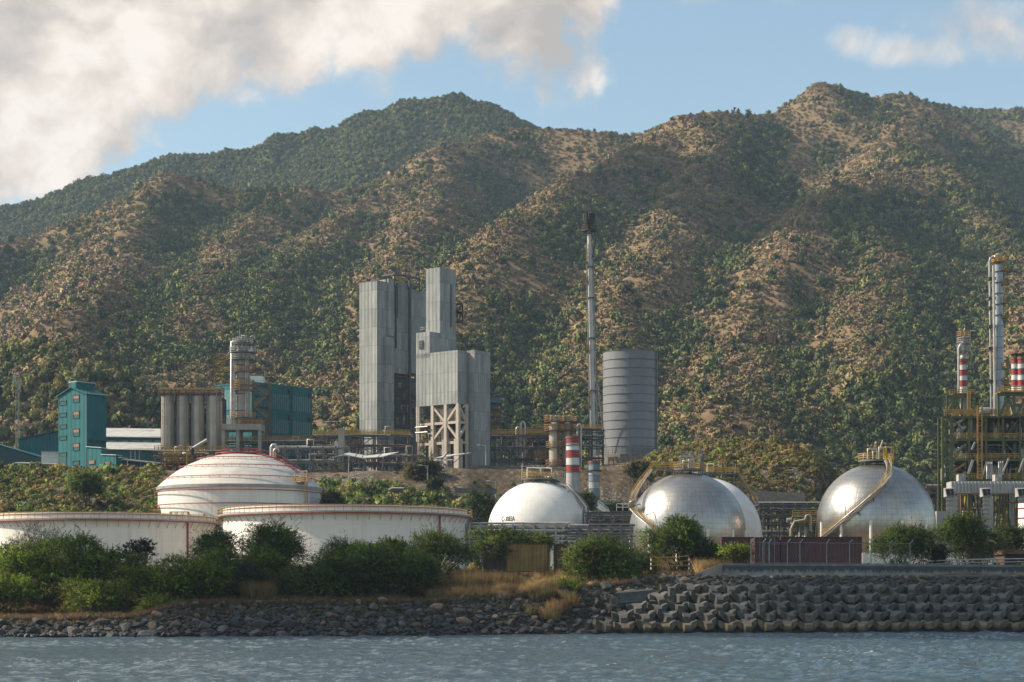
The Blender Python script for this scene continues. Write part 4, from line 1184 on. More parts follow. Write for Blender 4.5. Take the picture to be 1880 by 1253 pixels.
# --- blue shed
Y = 528
r_ = empty('blue_shed', (X(260, Y), Y, 37), 'low dark blue shed with a pale sloping roof edge', 'shed')
pl_ = [(X(225, Y), Y), (X(299, Y), Y), (X(304, Y), Y + 9), (X(230, Y), Y + 9)]
MB().prism(pl_, [37] * 4, [Z(845, Y), Z(853, Y), Z(853, Y), Z(845, Y)]).build('wall', M['blue'], r_)
MB().slab([(X(223, Y), Y - 1.0, Z(844.5, Y) - .1), (X(300.5, Y), Y - 1.0, Z(853, Y)), (X(306, Y), Y + 9.6, Z(849, Y)), (X(229, Y), Y + 9.6, Z(841, Y))], -.3).build('roof', M['zinc'], r_)
for p_, q_ in ((241, 252), (275, 287)):
    f_ = MB(); wall_box(f_, (X(p_, Y), Y), (X(q_, Y), Y), 37.3, Z(862, Y), .12, .004); f_.build('door', M['trim'], r_)
for px in (229, 258): MB().beam(P(px, 880, Y - .8), P(px, 846, Y - .8), .16).build('post', M['steel'], r_)

# --- four silos with their gantry
Y = 545
for i, (px, rp) in enumerate(((308, 11.6), (336, 11.6), (363.5, 12.0), (393.5, 14.6))):
    x_ = X(px, Y); rr = S(rp, Y); zt = Z(729, Y)
    who = ['leftmost of four tall silos, nearest the teal tower', 'second of four tall silos from the teal tower', 'third of four tall silos from the teal tower', 'widest of four tall silos, nearest the reactor column'][i]
    r_ = empty('silo', (x_, Y, 40), who, 'silo', 'row of steel silos')
    zs = np.linspace(Z(826, Y), zt, 9)
    pr = [(rr, 0)]
    for z_ in zs[1:]: pr += [(rr, z_ - 40 - .12), (rr + .06, z_ - 40 - .1), (rr + .06, z_ - 40 + .02), (rr, z_ - 40 + .04)]
    pr += [(rr * .35, zt - 40 + 1.4), (0.01, zt - 40 + 1.5)]
    MB().lathe((x_, Y, 40), pr, 40).build('shell', M['silo'], r_)
    ld = MB()
    lx = x_ - rr * .72; ly = Y - rr * .78
    for q_ in (0, .5): ld.beam((lx + q_, ly - .2, 41), (lx + q_, ly - .2, zt + 1), .1)
    for k in range(36): ld.beam((lx, ly - .2, 42 + k * .46), (lx + .5, ly - .2, 42 + k * .46), .06)
    ld.build('ladder', M['steel'], r_)
    for dx in (0.45, .8): MB().tube([(x_ + rr * dx, Y - rr * math.sqrt(1 - dx * dx) - .25, 41), (x_ + rr * dx, Y - rr * math.sqrt(1 - dx * dx) - .25, zt + .8)], .16, 6).build('conveying_pipe', M['dull'], r_)
r_ = empty('silo_gantry', (X(350, Y), Y, 60), 'rusty yellow gantry with guard rails running over the four silos', 'gantry')
x0, x1 = X(294, Y), X(409, Y); zg = Z(724, Y)
MB().box(((x0 + x1) / 2, Y, zg), (x1 - x0, 4.4, .3)).build('deck', M['rust'], r_)
MB().box(((x0 + x1) / 2, Y + .5, Z(714.5, Y)), (x1 - x0, 3.4, .35)).build('top_beam', M['lsteel'], r_)
for k in range(5):
    xx_ = x0 + (x1 - x0) * k / 4
    for yy_ in (-2, 2): MB().beam((xx_, Y + yy_, zg - 2.2), (xx_, Y + yy_, Z(711, Y)), .28).build('post', M['steel'], r_)
g_ = MB(); rails(g_, [(x0, Y - 2.2, zg + .15), (x1, Y - 2.2, zg + .15)], 1.2, .12, 1.0, 3); g_.build('guard_rail', M['yellow'], r_)
g_ = MB(); rails(g_, [(x0, Y + 2.2, zg + .15), (x1, Y + 2.2, zg + .15)], 1.2, .12, 1.0, 3); g_.build('guard_rail', M['ochre'], r_)
for k in range(9):
    xx_ = x0 + (x1 - x0) * (k + .5) / 9
    MB().lathe((xx_, Y, zg + .15), [(.5, 0), (.6, .6), (.3, 1.3), (.01, 1.4)], 10).build('valve_box', M['rust'], r_)

# --- reactor column on its concrete table
Y = 540; x_ = X(446, Y); rr = S(13, Y); z0 = Z(779, Y); z1 = Z(651, Y)
r_ = empty('reactor_column', (x_, Y, z0), 'stout brown-grey reactor column with a railed crown and pipes down its left side', 'column')
MB().lathe((x_, Y, z0), [(rr, 0), (rr, z1 - z0), (rr * 1.08, z1 - z0), (rr * 1.08, z1 - z0 + .3), (rr * .8, z1 - z0 + 1.4), (.01, z1 - z0 + 2)], 48).build('shell', M['dull'], r_)
for f_ in (.18, .42, .64, .83): MB().lathe((x_, Y, z0 + (z1 - z0) * f_), [(rr + .01, 0), (rr + .12, .05), (rr + .12, .25), (rr + .01, .3)], 48).build('band', M['rust'], r_)
for dx, q in ((-1.5, .42), (-1.15, .36)): MB().tube([(x_ + rr * dx, Y - rr * .75, z0 - 1), (x_ + rr * dx, Y - rr * .75, z1 + 3.0), (x_ + rr * dx * .3, Y - rr * .3, z1 + 3.0 + q * 2)], q, 8).build('side_pipe', M['pipe'], r_)
for k in range(16): MB().beam((x_ - rr * 1.6, Y - rr * .8, z0 + 1 + k * 1.25), (x_ - rr * .8, Y - rr * .8, z0 + 1 + k * 1.25), .16).build('pipe_clamp', M['dsteel'], r_)
for dx, q in ((.55, .3), (.8, .38), (.98, .3)): MB().tube([(x_ + rr * dx, Y - rr * .9, z0), (x_ + rr * dx, Y - rr * .9, z0 + (z1 - z0) * (.95 if dx < .9 else .7))], q, 8).build('side_pipe', M['lsteel' if dx < .6 else 'dull'], r_)
for z_, k_ in ((z1 + .3, 1.75), (z1 - 1.6, 1.6), (z1 + 2.6, 1.3), (z0 + 9, 1.4), (z0 + 14, 1.35), (z0 + (z1 - z0) * .55, 1.35), (z0 + 1.5, 1.7)):
    a0, a1 = 0, 2 * math.pi
    pf = MB().lathe((x_, Y, z_), [(rr + .05, 0), (rr * k_ + .4, 0), (rr * k_ + .4, .18), (rr + .05, .18)], 32, a0, a1, smooth=False).build('platform', M['steel'], r_)
    rails(MB(), circle((x_, Y), rr * k_ + .35, z_ + .18, 18, a0, a1), 1.3, .11, 1.2, 3).build('platform_rail', M['lsteel'] if z_ > z1 - 2 else M['ochre'], pf)
z2 = z1 + 1.6
for (a, b_, hgt, q, mm) in ((-1.4, 0, 3.0, .3, 'lsteel'), (-.2, -.5, 3.4, .34, 'lsteel'), (.9, .2, 2.4, .28, 'dull'), (1.8, -.3, 1.6, .25, 'steel')):
    MB().tube([(x_ + a, Y + b_, z2), (x_ + a, Y + b_, z2 + hgt), (x_ + a + .9, Y + b_, z2 + hgt), (x_ + a + .9, Y + b_, z2 + hgt - 1.4)], q, 8).build('top_pipe', M[mm], r_)
MB().tube([(x_ - .8, Y, z2), (x_ - .8, Y, z2 + 5.2)], .2, 6).build('vent_pipe', M['steel'], r_)
MB().tube([(x_ + 2.0, Y, z2), (x_ + 2.0, Y, z2 + 3.2), (x_ + 2.6, Y, z2 + 3.5), (x_ + 3.0, Y, z2 + 2.9)], .16, 6).build('vent_pipe', M['lsteel'], r_)
crown = MB(); crown.lathe((x_, Y, z2 + 1.7), [(1.2, 0), (rr * .95, 0), (rr * .95, .15), (1.2, .15)], 24, smooth=False); rails(crown, circle((x_, Y), rr * .9, z2 + 1.85, 12), 1.1, .1, 1.2, 2); crown.build('crown_platform', M['steel'], r_)
t_ = empty('column_table', (x_, Y, 40), 'grey concrete table carrying the reactor column', 'concrete frame')
xa, xb = X(411, Y), X(483, Y); zt = Z(790, Y)
MB().box(((xa + xb) / 2, Y, zt + .55), (xb - xa, 8.5, 1.6)).build('slab', M['concrete'], t_)
for px in (413.5, 440, 480):
    for dy in (-3.4, 3.4): MB().box((X(px, Y), Y + dy, (40 + zt) / 2), (.9, .9, zt - 40)).build('post', M['concrete'], t_)
g_ = MB(); rails(g_, [(xa, Y - 4, zt + 1.35), (xb, Y - 4, zt + 1.35), (xb, Y + 4, zt + 1.35)], 1.3, .12, 1.1, 3); g_.build('guard_rail', M['ochre'], t_)
MB().box((X(462, Y), Y - 1, zt + 2), (S(30, Y), 3, 1.4)).build('equipment_skid', M['rust'], t_)

# --- teal block with glazed strips
Yc = 572
ft = foot(395, 462, 573, Yc); C, Rr, Bk, L = ft
zt = Z(703, Yc); zb = 40
r_ = empty('teal_block', (C.x, C.y, zb), 'broad teal sheet-metal block with two rows of vertical window strips', 'process building')
MB().prism(ft, zb, zt).build('wall', M['teal'], r_)
ins = 0.4
MB().prism([p + (sum(ft, Vector((0, 0))) / 4 - p).normalized() * -.15 for p in ft], zt + .003, zt + .35).build('roof_edge', M['teal_old'], r_)
for (pa, pb) in ((496, 530), (537, 570)):
    for (ya, yb) in ((724, 752), (771, 796)):
        for k in range(9):
            u0, u1 = pa + (pb - pa) * (k + .18) / 9, pa + (pb - pa) * (k + .74) / 9
            f_ = MB(); wall_box(f_, along(C, DB, u0), along(C, DB, u1), Z(yb, Yc + 8), Z(ya, Yc + 8), .12, .004)
            f_.build('window_strip', M['glass'], r_)
for px in (535, 494): MB().beam(v3(along(C, DB, px) + Vector((.3, -.25)), zb), v3(along(C, DB, px) + Vector((.3, -.25)), zt), .22).build('downpipe', M['teal_old'], r_)
for (px, py) in ((529, 717), (566, 720), (529, 764), (566, 764)):
    p = along(C, DB, px); f_ = MB(); wall_box(f_, p, along(C, DB, px + 4), Z(py + 5, Yc + 8), Z(py - 3, Yc + 8), .5, .004); f_.build('wall_fan', M['teal_dark'], r_)
for (ya, yb) in ((716, 752), (762, 785)):
    f_ = MB(); wall_box(f_, along(C, DA, 407), along(C, DA, 424), Z(yb, Yc + 5), Z(ya, Yc + 5), .15, .004); f_.build('window_strip', M['glass'], r_)
bx = along(C, DB, 480)
MB().box((X(471, Yc + 10), Yc + 10, zt + 1.2), (S(27, Yc), 5, 3.2)).build('rooftop_cabin', M['white'], r_)
MB().box((X(480, Yc + 14), Yc + 14, zt + .8), (S(38, Yc), 4, 1.6)).build('rooftop_unit', M['lsteel'], r_)

# --- rusty stair tower against the block
def stair_tower(px0, px1, Y, ys, label, colr='ochre', frame='rust', dep=4.5, grp=None):
    x0, x1 = X(px0, Y), X(px1, Y); zs = [Z(y_, Y) for y_ in ys]
    r_ = empty('stair_tower', (x0, Y, zs[0]), label, 'stair tower', grp)
    for (a, b_) in ((x0, 0), (x1, 0), (x0, dep), (x1, dep)): MB().beam((a, Y + b_, zs[0]), (a, Y + b_, zs[-1] + 1.4), .3).build('post', M[frame], r_)
    for i, z_ in enumerate(zs[1:]):
        MB().box(((x0 + x1) / 2, Y + dep / 2, z_), (x1 - x0 - .32, dep - .32, .16)).build('landing', M['dsteel'], r_)
        g_ = MB(); rails(g_, [(x0 + .2, Y + .1, z_ + .1), (x1 - .2, Y + .1, z_ + .1)], 1.2, .07, 1.4, 2); g_.build('landing_rail', M[colr], r_)
        a_, b_ = ((x0 + .4, x1 - .4) if i % 2 else (x1 - .4, x0 + .4))
        fl = MB(); fl.beam((a_, Y - .3, zs[i] + .1), (b_, Y - .3, z_), .5, .2); rails(fl, [(a_, Y - .5, zs[i] + .1), (b_, Y - .5, z_)], 1.1, .07, 1.6, 2); fl.build('stair_flight', M[colr], r_)
    return r_
stair_tower(464, 494, 556, [800, 790, 768, 747, 726, 708], 'zigzag steel stairs in front of the teal block')
stair_tower(392, 424, 566, [703, 690, 681, 670, 659], 'rusty yellow stair deck rising above the silos, behind the reactor column', 'yellow')

# ------------------------------------------------------------------ grey process towers
def tower_prism(mb, pl, pc, pr, C, yt, z0):
    f = foot(pl, pc, pr, 0, C)
    return mb.prism(f, z0, Z(yt, C.y)), f
Yc = 560
root = empty('grey_tower', (X(692, Yc), Yc, 40), 'tall windowless grey sheet-clad tower, its right side in shade, left of the braced frame', 'process tower')
C = Vector((X(692, Yc), Yc))
mb, fA = tower_prism(MB(), 660, 692, 721, C, 516, 40); mb.build('wall', M['clad'], root)
MB().prism([p + ((C - (fA[1] + fA[3]) / 2).normalized() * .12 if i == 0 else Vector((0, 0))) for i, p in enumerate(fA)], Z(516, Yc) + .003, Z(515, Yc)).build('roof_edge', M['steel'], root)
p1, p2 = along(C, DB, 704), along(C, DB, 719)
mb = MB(); wall_box(mb, p1, p2, 41, Z(624, Yc + 8), .9, .003); mb.build('side_duct', M['clad'], root)
mb = MB(); wall_box(mb, along(C, DB, 711), along(C, DB, 720.5), Z(622, Yc + 9), Z(518, Yc + 9), .5, .003); mb.build('side_panel', M['clad'], root)
C2 = along(C, DB, 720) + DA * 2.5
f2 = foot(690, 719, 747, 0, C2); f2 = [C2, along(C2, DB, 748), along(C2, DB, 748) + DA * 8, C2 + DA * 8]
MB().prism(f2, Z(687, Yc + 12), Z(519, Yc + 12)).build('wall', M['clad'], root)
C3 = f2[1] + DA * .4
f3 = [C3, along(C3, DB, 786), along(C3, DB, 786) + DA * 9, C3 + DA * 9]
MB().prism(f3, Z(687, Yc + 18), Z(534, Yc + 18)).build('wall', M['clad'], root)
MB().prism([f2[0] + DA * 5, f3[1] + DA * 5, f3[1] + DA * 8.5, f2[0] + DA * 8.5], 40, Z(687, Yc + 12) - .003).build('inner_wall', M['dsteel'], root)
# open frame below the recessed wall
Pa = along(C2, DB, 726); Pb = along(C2, DB, 784)
for k in range(4):
    p = Pa.lerp(Pb, k / 3)
    MB().beam(v3(p, 40), v3(p, Z(687, Yc + 12)), .55).build('frame_post', M['dsteel'], root)
for py in (712, 734, 757, 780):
    z_ = Z(py, Yc + 12)
    MB().beam(v3(Pa, z_), v3(Pb, z_), .4).build('frame_beam', M['dsteel'], root)
    g_ = MB(); rails(g_, [v3(Pa, z_ + .2), v3(Pb, z_ + .2)], 1.1, .12, 1.3, 2); g_.build('deck_rail', M['rust'], root)
    for k in range(5):
        p = Pa.lerp(Pb, (k + random.random()) / 5.2) + DA * random.uniform(1, 4)
        if random.random() < .5: MB().cyl((p.x, p.y, z_), random.uniform(.4, .8), random.uniform(1.6, 3), 10).build('vessel', M[random.choice(['lsteel', 'steel', 'dull'])], root)
        else: MB().tube([v3(p, z_ + .2), v3(p, z_ + 2.2), v3(p + DB * 1.5, z_ + 2.2), v3(p + DB * 1.5, z_ - .5)], .18, 6).build('pipe', M[random.choice(['lsteel', 'rust', 'pipe'])], root)
# tall riser pipes and the crane beam on top
for (px, y0_, y1_, q) in ((747, 515, 830, .42), (721.5, 520, 640, .28), (724, 520, 585, .22), (712, 610, 626, 1.3)):
    p = along(C2, DB, px) + Vector((.9, -1.0))
    MB().tube([v3(p, Z(y1_, p.y)), v3(p, Z(y0_, p.y))], q, 8).build('riser_pipe', M['dsteel'], root)
p = along(C2, DB, 713) + Vector((.9, -1.2))
cr = MB(); pa, pb = along(C2, DB, 722) - DA * 0.5, along(C2, DB, 768) - DA * .5
za = Z(511.5, Yc + 16)
for q in (0, 1):
    o2 = DA * 5 * q
    cr.beam(v3(pa + o2, za), v3(pb + o2, za), .45, .6)
    for k in (0, .55, 1): cr.beam(v3(pa.lerp(pb, k) + o2, Z(536, Yc + 16)), v3(pa.lerp(pb, k) + o2, za), .4)
    cr.beam(v3(pa.lerp(pb, .55) + o2, Z(534, Yc + 16)), v3(pb + o2, za), .3)
for k in (0, .55, 1): cr.beam(v3(pa.lerp(pb, k), za), v3(pa.lerp(pb, k) + DA * 5, za), .4)
cro = cr.build('crane_frame', M['dsteel'], root)
MB().beam(v3(pa.lerp(pb, .2) + DA * 2.5, za - .4), v3(pb + DA * 2.5, za - .4), .5, .7).build('crane_beam', M['yellow'], cro)
for px in (662, 672, 683): MB().tube([v3(along(C, DA, px), Z(516, Yc)), v3(along(C, DA, px), Z(512.5, Yc))], .1, 5).build('lightning_rod', M['steel'], root)

root = empty('grey_tower_stepped', (X(840, 535), 535, 40), 'stepped grey sheet-clad tower standing on a beige braced frame', 'process tower')
root.name = 'stepped_tower'
C = Vector((X(840, 535), 535))
Cm = along(C, DA, 789)
Cu = along(Cm + DB * 6.0, DA, 808)
mb, fU = tower_prism(MB(), 782, 808, 837, Cu, 491, Z(660, 550)); mb.build('wall', M['clad'], root)
mb, fM = tower_prism(MB(), 764, 789, 838, Cm, 609, Z(660, 545)); mb.build('wall', M['clad'], root)
fL = foot(764, 840, 858.5, 0, C); MB().prism(fL, Z(741, 535), Z(643, 535)).build('wall', M['clad'], root)
Cr = Vector((X(871, 537), 537)); fR = foot(857, 871, 900, 0, Cr); MB().prism(fR, 39, Z(643, 537)).build('wall', M['clad'], root)
f_ = MB(); wall_box(f_, along(Cm, DA, 768.5), along(Cm, DA, 776.5), Z(640, 544), Z(625, 544), .3, .004); vo = f_.build('vent_louvre', M['lsteel'], root)
for k in range(4):
    g_ = MB(); wall_box(g_, along(Cm, DA, 769), along(Cm, DA, 776), Z(638 - k * 3.6, 544), Z(637 - k * 3.6, 544), .3, .31); g_.build('slat', M['dsteel'], vo)
f_ = MB(); wall_box(f_, along(Cu, DB, 827), along(Cu, DB, 829), Z(605, 555), Z(528, 555), .12, .004); f_.build('side_slot', M['dsteel'], root)
f_ = MB(); rails(f_, [v3(along(Cm, DA, 772), Z(609, 544)), v3(along(Cm, DA, 780), Z(609, 544))], 1.0, .12, 1, 2); f_.build('roof_rail', M['lsteel'], root)
MB().tube([v3(along(Cm, DA, 792 - 4), Z(609, 544)), v3(along(Cm, DA, 788), Z(593, 544))], .1, 5).build('lightning_rod', M['steel'], root)
# caged balcony on the right side
pb = fU[1] + Vector((.3, -.3)); q = Vector((S(10, 555), 0))
bl = MB()
for (ya, yb) in ((561, 577), (577, 593)):
    for dy in (0, 1.6):
        for dx in (0, 1): bl.beam(v3(pb + q * dx + Vector((0, dy)), Z(yb, 555)), v3(pb + q * dx + Vector((0, dy)), Z(ya, 555)), .3)
        for y_ in (ya, yb): bl.beam(v3(pb + Vector((0, dy)), Z(y_, 555)), v3(pb + q + Vector((0, dy)), Z(y_, 555)), .35)
        bl.beam(v3(pb + Vector((0, dy)), Z(yb, 555)), v3(pb + q + Vector((0, dy)), Z(ya, 555)), .2)
    for dx in (0, 1): bl.beam(v3(pb + q * dx, Z(yb, 555)), v3(pb + q * dx + Vector((0, 1.6)), Z(yb, 555)), .3)
bl.build('caged_balcony', M['black'], root)
MB().tube([v3(pb + q * .9, Z(593, 555)), v3(pb + q * .9, Z(622, 555)), v3(pb, Z(625, 555))], .12, 5).build('side_pipe', M['dsteel'], root)
# beige braced frame
zt = Z(741, 535) - .003; zped = Z(806, 535); zgr = 39.5
cols = []
for px in (766, 793, 817, 839):
    p = along(C, DA, px) + DB * .5
    cols.append(p)
    MB().box((p.x, p.y, (zt + zped) / 2), (.95, .95, zt - zped), math.atan2(DA.y, DA.x)).build('frame_post', M['beige'], root)
    if px != 766: MB().box((p.x, p.y, (zped + zgr) / 2), (1.7, 1.7, zped - zgr), math.atan2(DA.y, DA.x)).build('pedestal', M['beige'], root)
pr_ = along(C, DB, 857) 
cols.append(pr_)
MB().box((pr_.x, pr_.y, (zt + zgr) / 2), (.9, .9, zt - zgr)).build('frame_post', M['beige'], root)
zm = Z(775, 535); zl = Z(812, 535)
def brace(p, q, za, zb_): MB().beam(v3(p, za), v3(q, zb_), .62).build('brace', M['beige'], root)
brace(cols[1], cols[2], zt - .3, zm); brace(cols[2], cols[3], zm, zt - .3); brace(cols[1], cols[2], zped, zm); brace(cols[2], cols[3], zm, zped)
brace(cols[3], cols[4], zt - .3, zm); brace(cols[3], cols[4], zped, zm)
for z_ in (zm, zl):
    MB().beam(v3(cols[0], z_), v3(cols[3], z_), .55, .7).build('frame_beam', M['beige'], root)
    MB().beam(v3(cols[3], z_), v3(cols[4], z_), .55, .7).build('frame_beam', M['beige'], root)
    MB().prism([cols[0] + DB * .6, cols[3] + DB * .6, cols[3] + DB * 9, cols[0] + DB * 9], z_ - .2, z_).build('deck', M['rust'], root)
    g_ = MB(); rails(g_, [v3(cols[0] + DB * .7, z_ + .02), v3(cols[3] + DB * .7, z_ + .02)], 1.25, .14, 1.0, 3); g_.build('deck_rail', M['ochre'], root)
MB().prism([cols[0] + DB * 9, cols[3] + DB * 9, cols[3] + DB * 9.4, cols[0] + DB * 9.4], 40, zt).build('inner_wall', M['dsteel'], root)
for k in range(26):
    u_ = random.random(); dpt = random.uniform(2, 8); p = cols[0].lerp(cols[3], u_) + DB * dpt
    zz0 = random.choice([zgr, zl, zm]); hh = random.uniform(2.5, 5.5); q = random.choice([.15, .2, .3, .45, .7])
    if k % 3: MB().tube([v3(p, zz0), v3(p, zz0 + hh)], q, 8).build('pipe', M[random.choice(['pipe', 'lsteel', 'steel', 'dull'])], root)
    else: MB().tube([v3(p, zz0 + hh), v3(p + DA * -2.5, zz0 + hh), v3(p + DA * -2.5, zz0 + hh - 2)], q * .7, 8).build('pipe', M[random.choice(['pipe', 'lsteel', 'rust'])], root)
for px, q in ((769, .16), (772, .2)): MB().tube([v3(along(C, DA, px) - DB * .5, zgr), v3(along(C, DA, px) - DB * .5, zt)], q, 6).build('pipe', M['pipe'], root)
for py in (783, 793): MB().tube([v3(along(C, DA, 766) - DB * .7, Z(py, 540)), v3(along(C, DA, 788) - DB * .7, Z(py, 540))], .2, 6).build('pipe', M['pipe'], root)

# --- teal-roofed steel frame right of the towers
def steel_frame(name, label, cat, px0, px1, Y, ys, nx, dep, post='dsteel', rail='ochre', roof=None, clutter=3, w=.35, group=None, base=None, pm=('pipe', 'lsteel', 'steel', 'rust', 'dull'), brace=True, seed=1, cross=True):
    """open multi-storey steel structure: posts, beams, decks, rails, braces and the equipment bolted to it"""
    rd = random.Random(seed)
    x0, x1 = X(px0, Y), X(px1, Y); zs = [Z(y_, Y) for y_ in ys]
    zb = zs[0] if base is None else base
    root = empty(name, ((x0 + x1) / 2, Y, zb), label, cat, group)
    xs_ = [x0 + (x1 - x0) * k / nx for k in range(nx + 1)]
    for xx_ in xs_:
        for dy in (0, dep): MB().beam((xx_, Y + dy, zb), (xx_, Y + dy, zs[-1]), w).build('post', M[post], root)
    for i, z_ in enumerate(zs[1:]):
        for dy in (0, dep): MB().beam((x0, Y + dy, z_), (x1, Y + dy, z_), w * .8, w * 1.1).build('beam', M[post], root)
        MB().box(((x0 + x1) / 2, Y + dep / 2, z_ + w * .3), (x1 - x0 - .1, dep - .5, .12)).build('deck', M['dsteel'], root)
        if rail and i < len(zs) - (1 if roof is None else 2) + (roof is None):
            g_ = MB(); rails(g_, [(x0, Y - .1, z_ + w * .6), (x1, Y - .1, z_ + w * .6)], 1.15, .12, 1.2, 3); g_.build('deck_rail', M[rail], root)
    for i in range(len(zs) - 1):
        lo_ = zb if i == 0 else zs[i]
        for k in range(nx):
            if brace and rd.random() < .6:
                a_, b_ = (xs_[k], xs_[k + 1]) if rd.random() < .5 else (xs_[k + 1], xs_[k])
                MB().beam((a_, Y + .02, lo_ + .2), (b_, Y + .02, zs[i + 1] - .2), w * .55).build('brace', M[post], root)
        hgt = zs[i + 1] - lo_
        for c_ in range(int(clutter * nx)):
            xx_ = rd.uniform(x0 + .5, x1 - .5); yy_ = Y + rd.uniform(.8, dep - .5); kind = rd.random(); q = rd.choice([.12, .18, .25, .35])
            mm = M[rd.choice(pm)]
            if kind < .3: MB().tube([(xx_, yy_, lo_), (xx_, yy_, lo_ + hgt)], q, 7).build('pipe', mm, root)
            elif kind < .62:
                ln = rd.uniform(2, 6); zz_ = lo_ + rd.uniform(.4, .9) * hgt; x2 = min(x1, xx_ + ln)
                MB().tube([(xx_, yy_, lo_ + .2), (xx_, yy_, zz_), (x2, yy_, zz_), (x2, yy_, lo_ + hgt * .3)], q * .8, 7).build('pipe', mm, root)
            elif kind < .82: MB().lathe((xx_, yy_, lo_ + .2), [(.02, 0), (q * 2.4, .15), (q * 2.4, hgt * .55), (.02, hgt * .62)], 12).build('vessel', mm, root)
            else:
                rr = q * 2; zz_ = lo_ + rr + .6; ln = rd.uniform(1.2, 3)
                MB().tube([(xx_ - ln / 2 - .3, yy_, zz_), (xx_ - ln / 2, yy_, zz_), (xx_ + ln / 2, yy_, zz_), (xx_ + ln / 2 + .3, yy_, zz_)], rr, 10).build('drum', mm, root)
    if roof:
        MB().slab([(x0 - .8, Y - .8, zs[-1] + .1), (x1 + .8, Y - .8, zs[-1] + .1), (x1 - (x1 - x0) * .2, Y + dep * .5, zs[-1] + 2), (x0 + (x1 - x0) * .2, Y + dep * .5, zs[-1] + 2)], .2).build('roof', M[roof], root)
    return root
steel_frame('silo_backing', 'dark frame added behind the four silos to darken the gaps between them', 'steel frame', 297, 410, 553, [826, 800, 775, 752, 732], 5, 4, rail=None, clutter=5, seed=6, base=40, pm=('dsteel', 'rust', 'dsteel', 'steel'), w=.5)  # dark backing added so the gaps between silos read as shaded
steel_frame('roofed_frame', 'dark open steel frame under a small teal roof, right behind the grey towers', 'steel frame', 897, 919, 566, [860, 800, 790, 778, 765, 752, 741], 2, 6, roof='teal_dark', clutter=1.5, seed=5, base=40)
# ------------------------------------------------------------------ pipe racks
def pipe_rack(label, px0, px1, Y, ys, nbay, dep=6, npipe=6, seed=1, rail=None, post='steel', w=.32, base=40, truss=False, slope=0.0, pm=('pipe', 'lsteel', 'steel', 'dull', 'rust', 'ochre', 'white', 'pipe'), group='pipe racks on the plant terrace', loops=True):
    """long trestle: post pairs, beams at each level, pipes running along on the beams"""
    rd = random.Random(seed)
    x0, x1 = X(px0, Y), X(px1, Y); zs = [Z(y_, Y) for y_ in ys]
    root = empty('pipe_rack', ((x0 + x1) / 2, Y, base), label, 'pipe rack', group)
    xs_ = [x0 + (x1 - x0) * k / nbay for k in range(nbay + 1)]
    for xx_ in xs_:
        for dy in (0, dep): MB().beam((xx_, Y + dy, base), (xx_, Y + dy, zs[-1] + .3), w).build('post', M[post], root)
        for z_ in zs: MB().beam((xx_, Y - .3, z_), (xx_, Y + dep + .3, z_), w * .8, w).build('cross_beam', M[post], root)
    for z_ in zs:
        for dy in (0, dep): MB().beam((x0 - .3, Y + dy, z_ - w * .5), (x1 + .3, Y + dy, z_ - w * .5), w * .6, w * .9).build('beam', M[post], root)
        for k in range(npipe):
            q = rd.choice([.08, .1, .13, .17, .22, .26]); yy_ = Y + .4 + (dep - .8) * (k + rd.random() * .5) / npipe
            a_, b_ = x0 - rd.uniform(-1, 1), x1 + rd.uniform(-1, 1)
            if rd.random() < .35: a_ = x0 + (x1 - x0) * rd.uniform(0, .5)
            pts = [(a_, yy_, z_ + w * .5 + q), (b_, yy_, z_ + w * .5 + q)]
            if rd.random() < .3 and loops:
                c_ = a_ + (b_ - a_) * rd.uniform(.3, .7); hh = rd.uniform(1.2, 2.4)
                pts = [pts[0], (c_, yy_, pts[0][2]), (c_, yy_, pts[0][2] + hh), (c_ + 1.6, yy_, pts[0][2] + hh), (c_ + 1.6, yy_, pts[0][2]), pts[1]]
            MB().tube(pts, q, 7).build('pipe', M[rd.choice(pm)], root)
    for i in range(len(zs)):
        lo_ = base if i == 0 else zs[i - 1]
        for k in range(nbay):
            if truss or rd.random() < .3:
                a_, b_ = (xs_[k], xs_[k + 1]) if (k + i) % 2 else (xs_[k + 1], xs_[k])
                MB().beam((a_, Y, lo_ + .1), (b_, Y, zs[i] - .2), w * .6).build('brace', M[post], root)
    for k in range(nbay * 2):       # drop lines
        xx_ = rd.uniform(x0, x1); yy_ = Y + rd.uniform(.2, dep); q = rd.choice([.1, .15, .22])
        MB().tube([(xx_, yy_, base), (xx_, yy_, rd.choice(zs) + .5)], q, 6).build('drop_pipe', M[rd.choice(pm)], root)
    if rail:
        g_ = MB(); rails(g_, [(x0, Y - .2, zs[-1] + .4), (x1, Y - .2, zs[-1] + .4)], 1.2, .13, 1.0, 3); g_.build('guard_rail', M[rail], root)
        g_ = MB(); rails(g_, [(x0, Y + dep, zs[-1] + .4), (x1, Y + dep, zs[-1] + .4)], 1.2, .13, 1.0, 3); g_.build('guard_rail', M[rail], root)
    return root
pipe_rack('open pipe rack in front of the silo bases, yellow railed deck', 296, 372, 522, [858, 846, 834], 4, 6, 5, 11, 'yellow', 'rust', pm=('pipe', 'ochre', 'rust', 'dull'))
pipe_rack('rusty pipe rack under the silos, left of the domed tank', 284, 420, 530, [852, 840, 830], 5, 5, 6, 12, 'ochre', 'dsteel')
pipe_rack('long low rack of grey pipes below the reactor column', 412, 592, 540, [835, 822, 812], 8, 7, 7, 13, 'ochre', 'dsteel')
pipe_rack('tall grey post rack right of the domed tank', 500, 640, 520, [866, 848, 822], 6, 6, 4, 14, None, 'steel', w=.42)
pipe_rack('pipe rack with a rusty railed top in front of the tall grey tower', 575, 752, 534, [850, 836, 820, 801], 8, 7, 6, 15, 'yellow', 'dsteel', truss=True)
pipe_rack('low dark pipe rack under the braced frame', 655, 775, 526, [852, 838], 6, 6, 6, 16, None, 'dsteel')
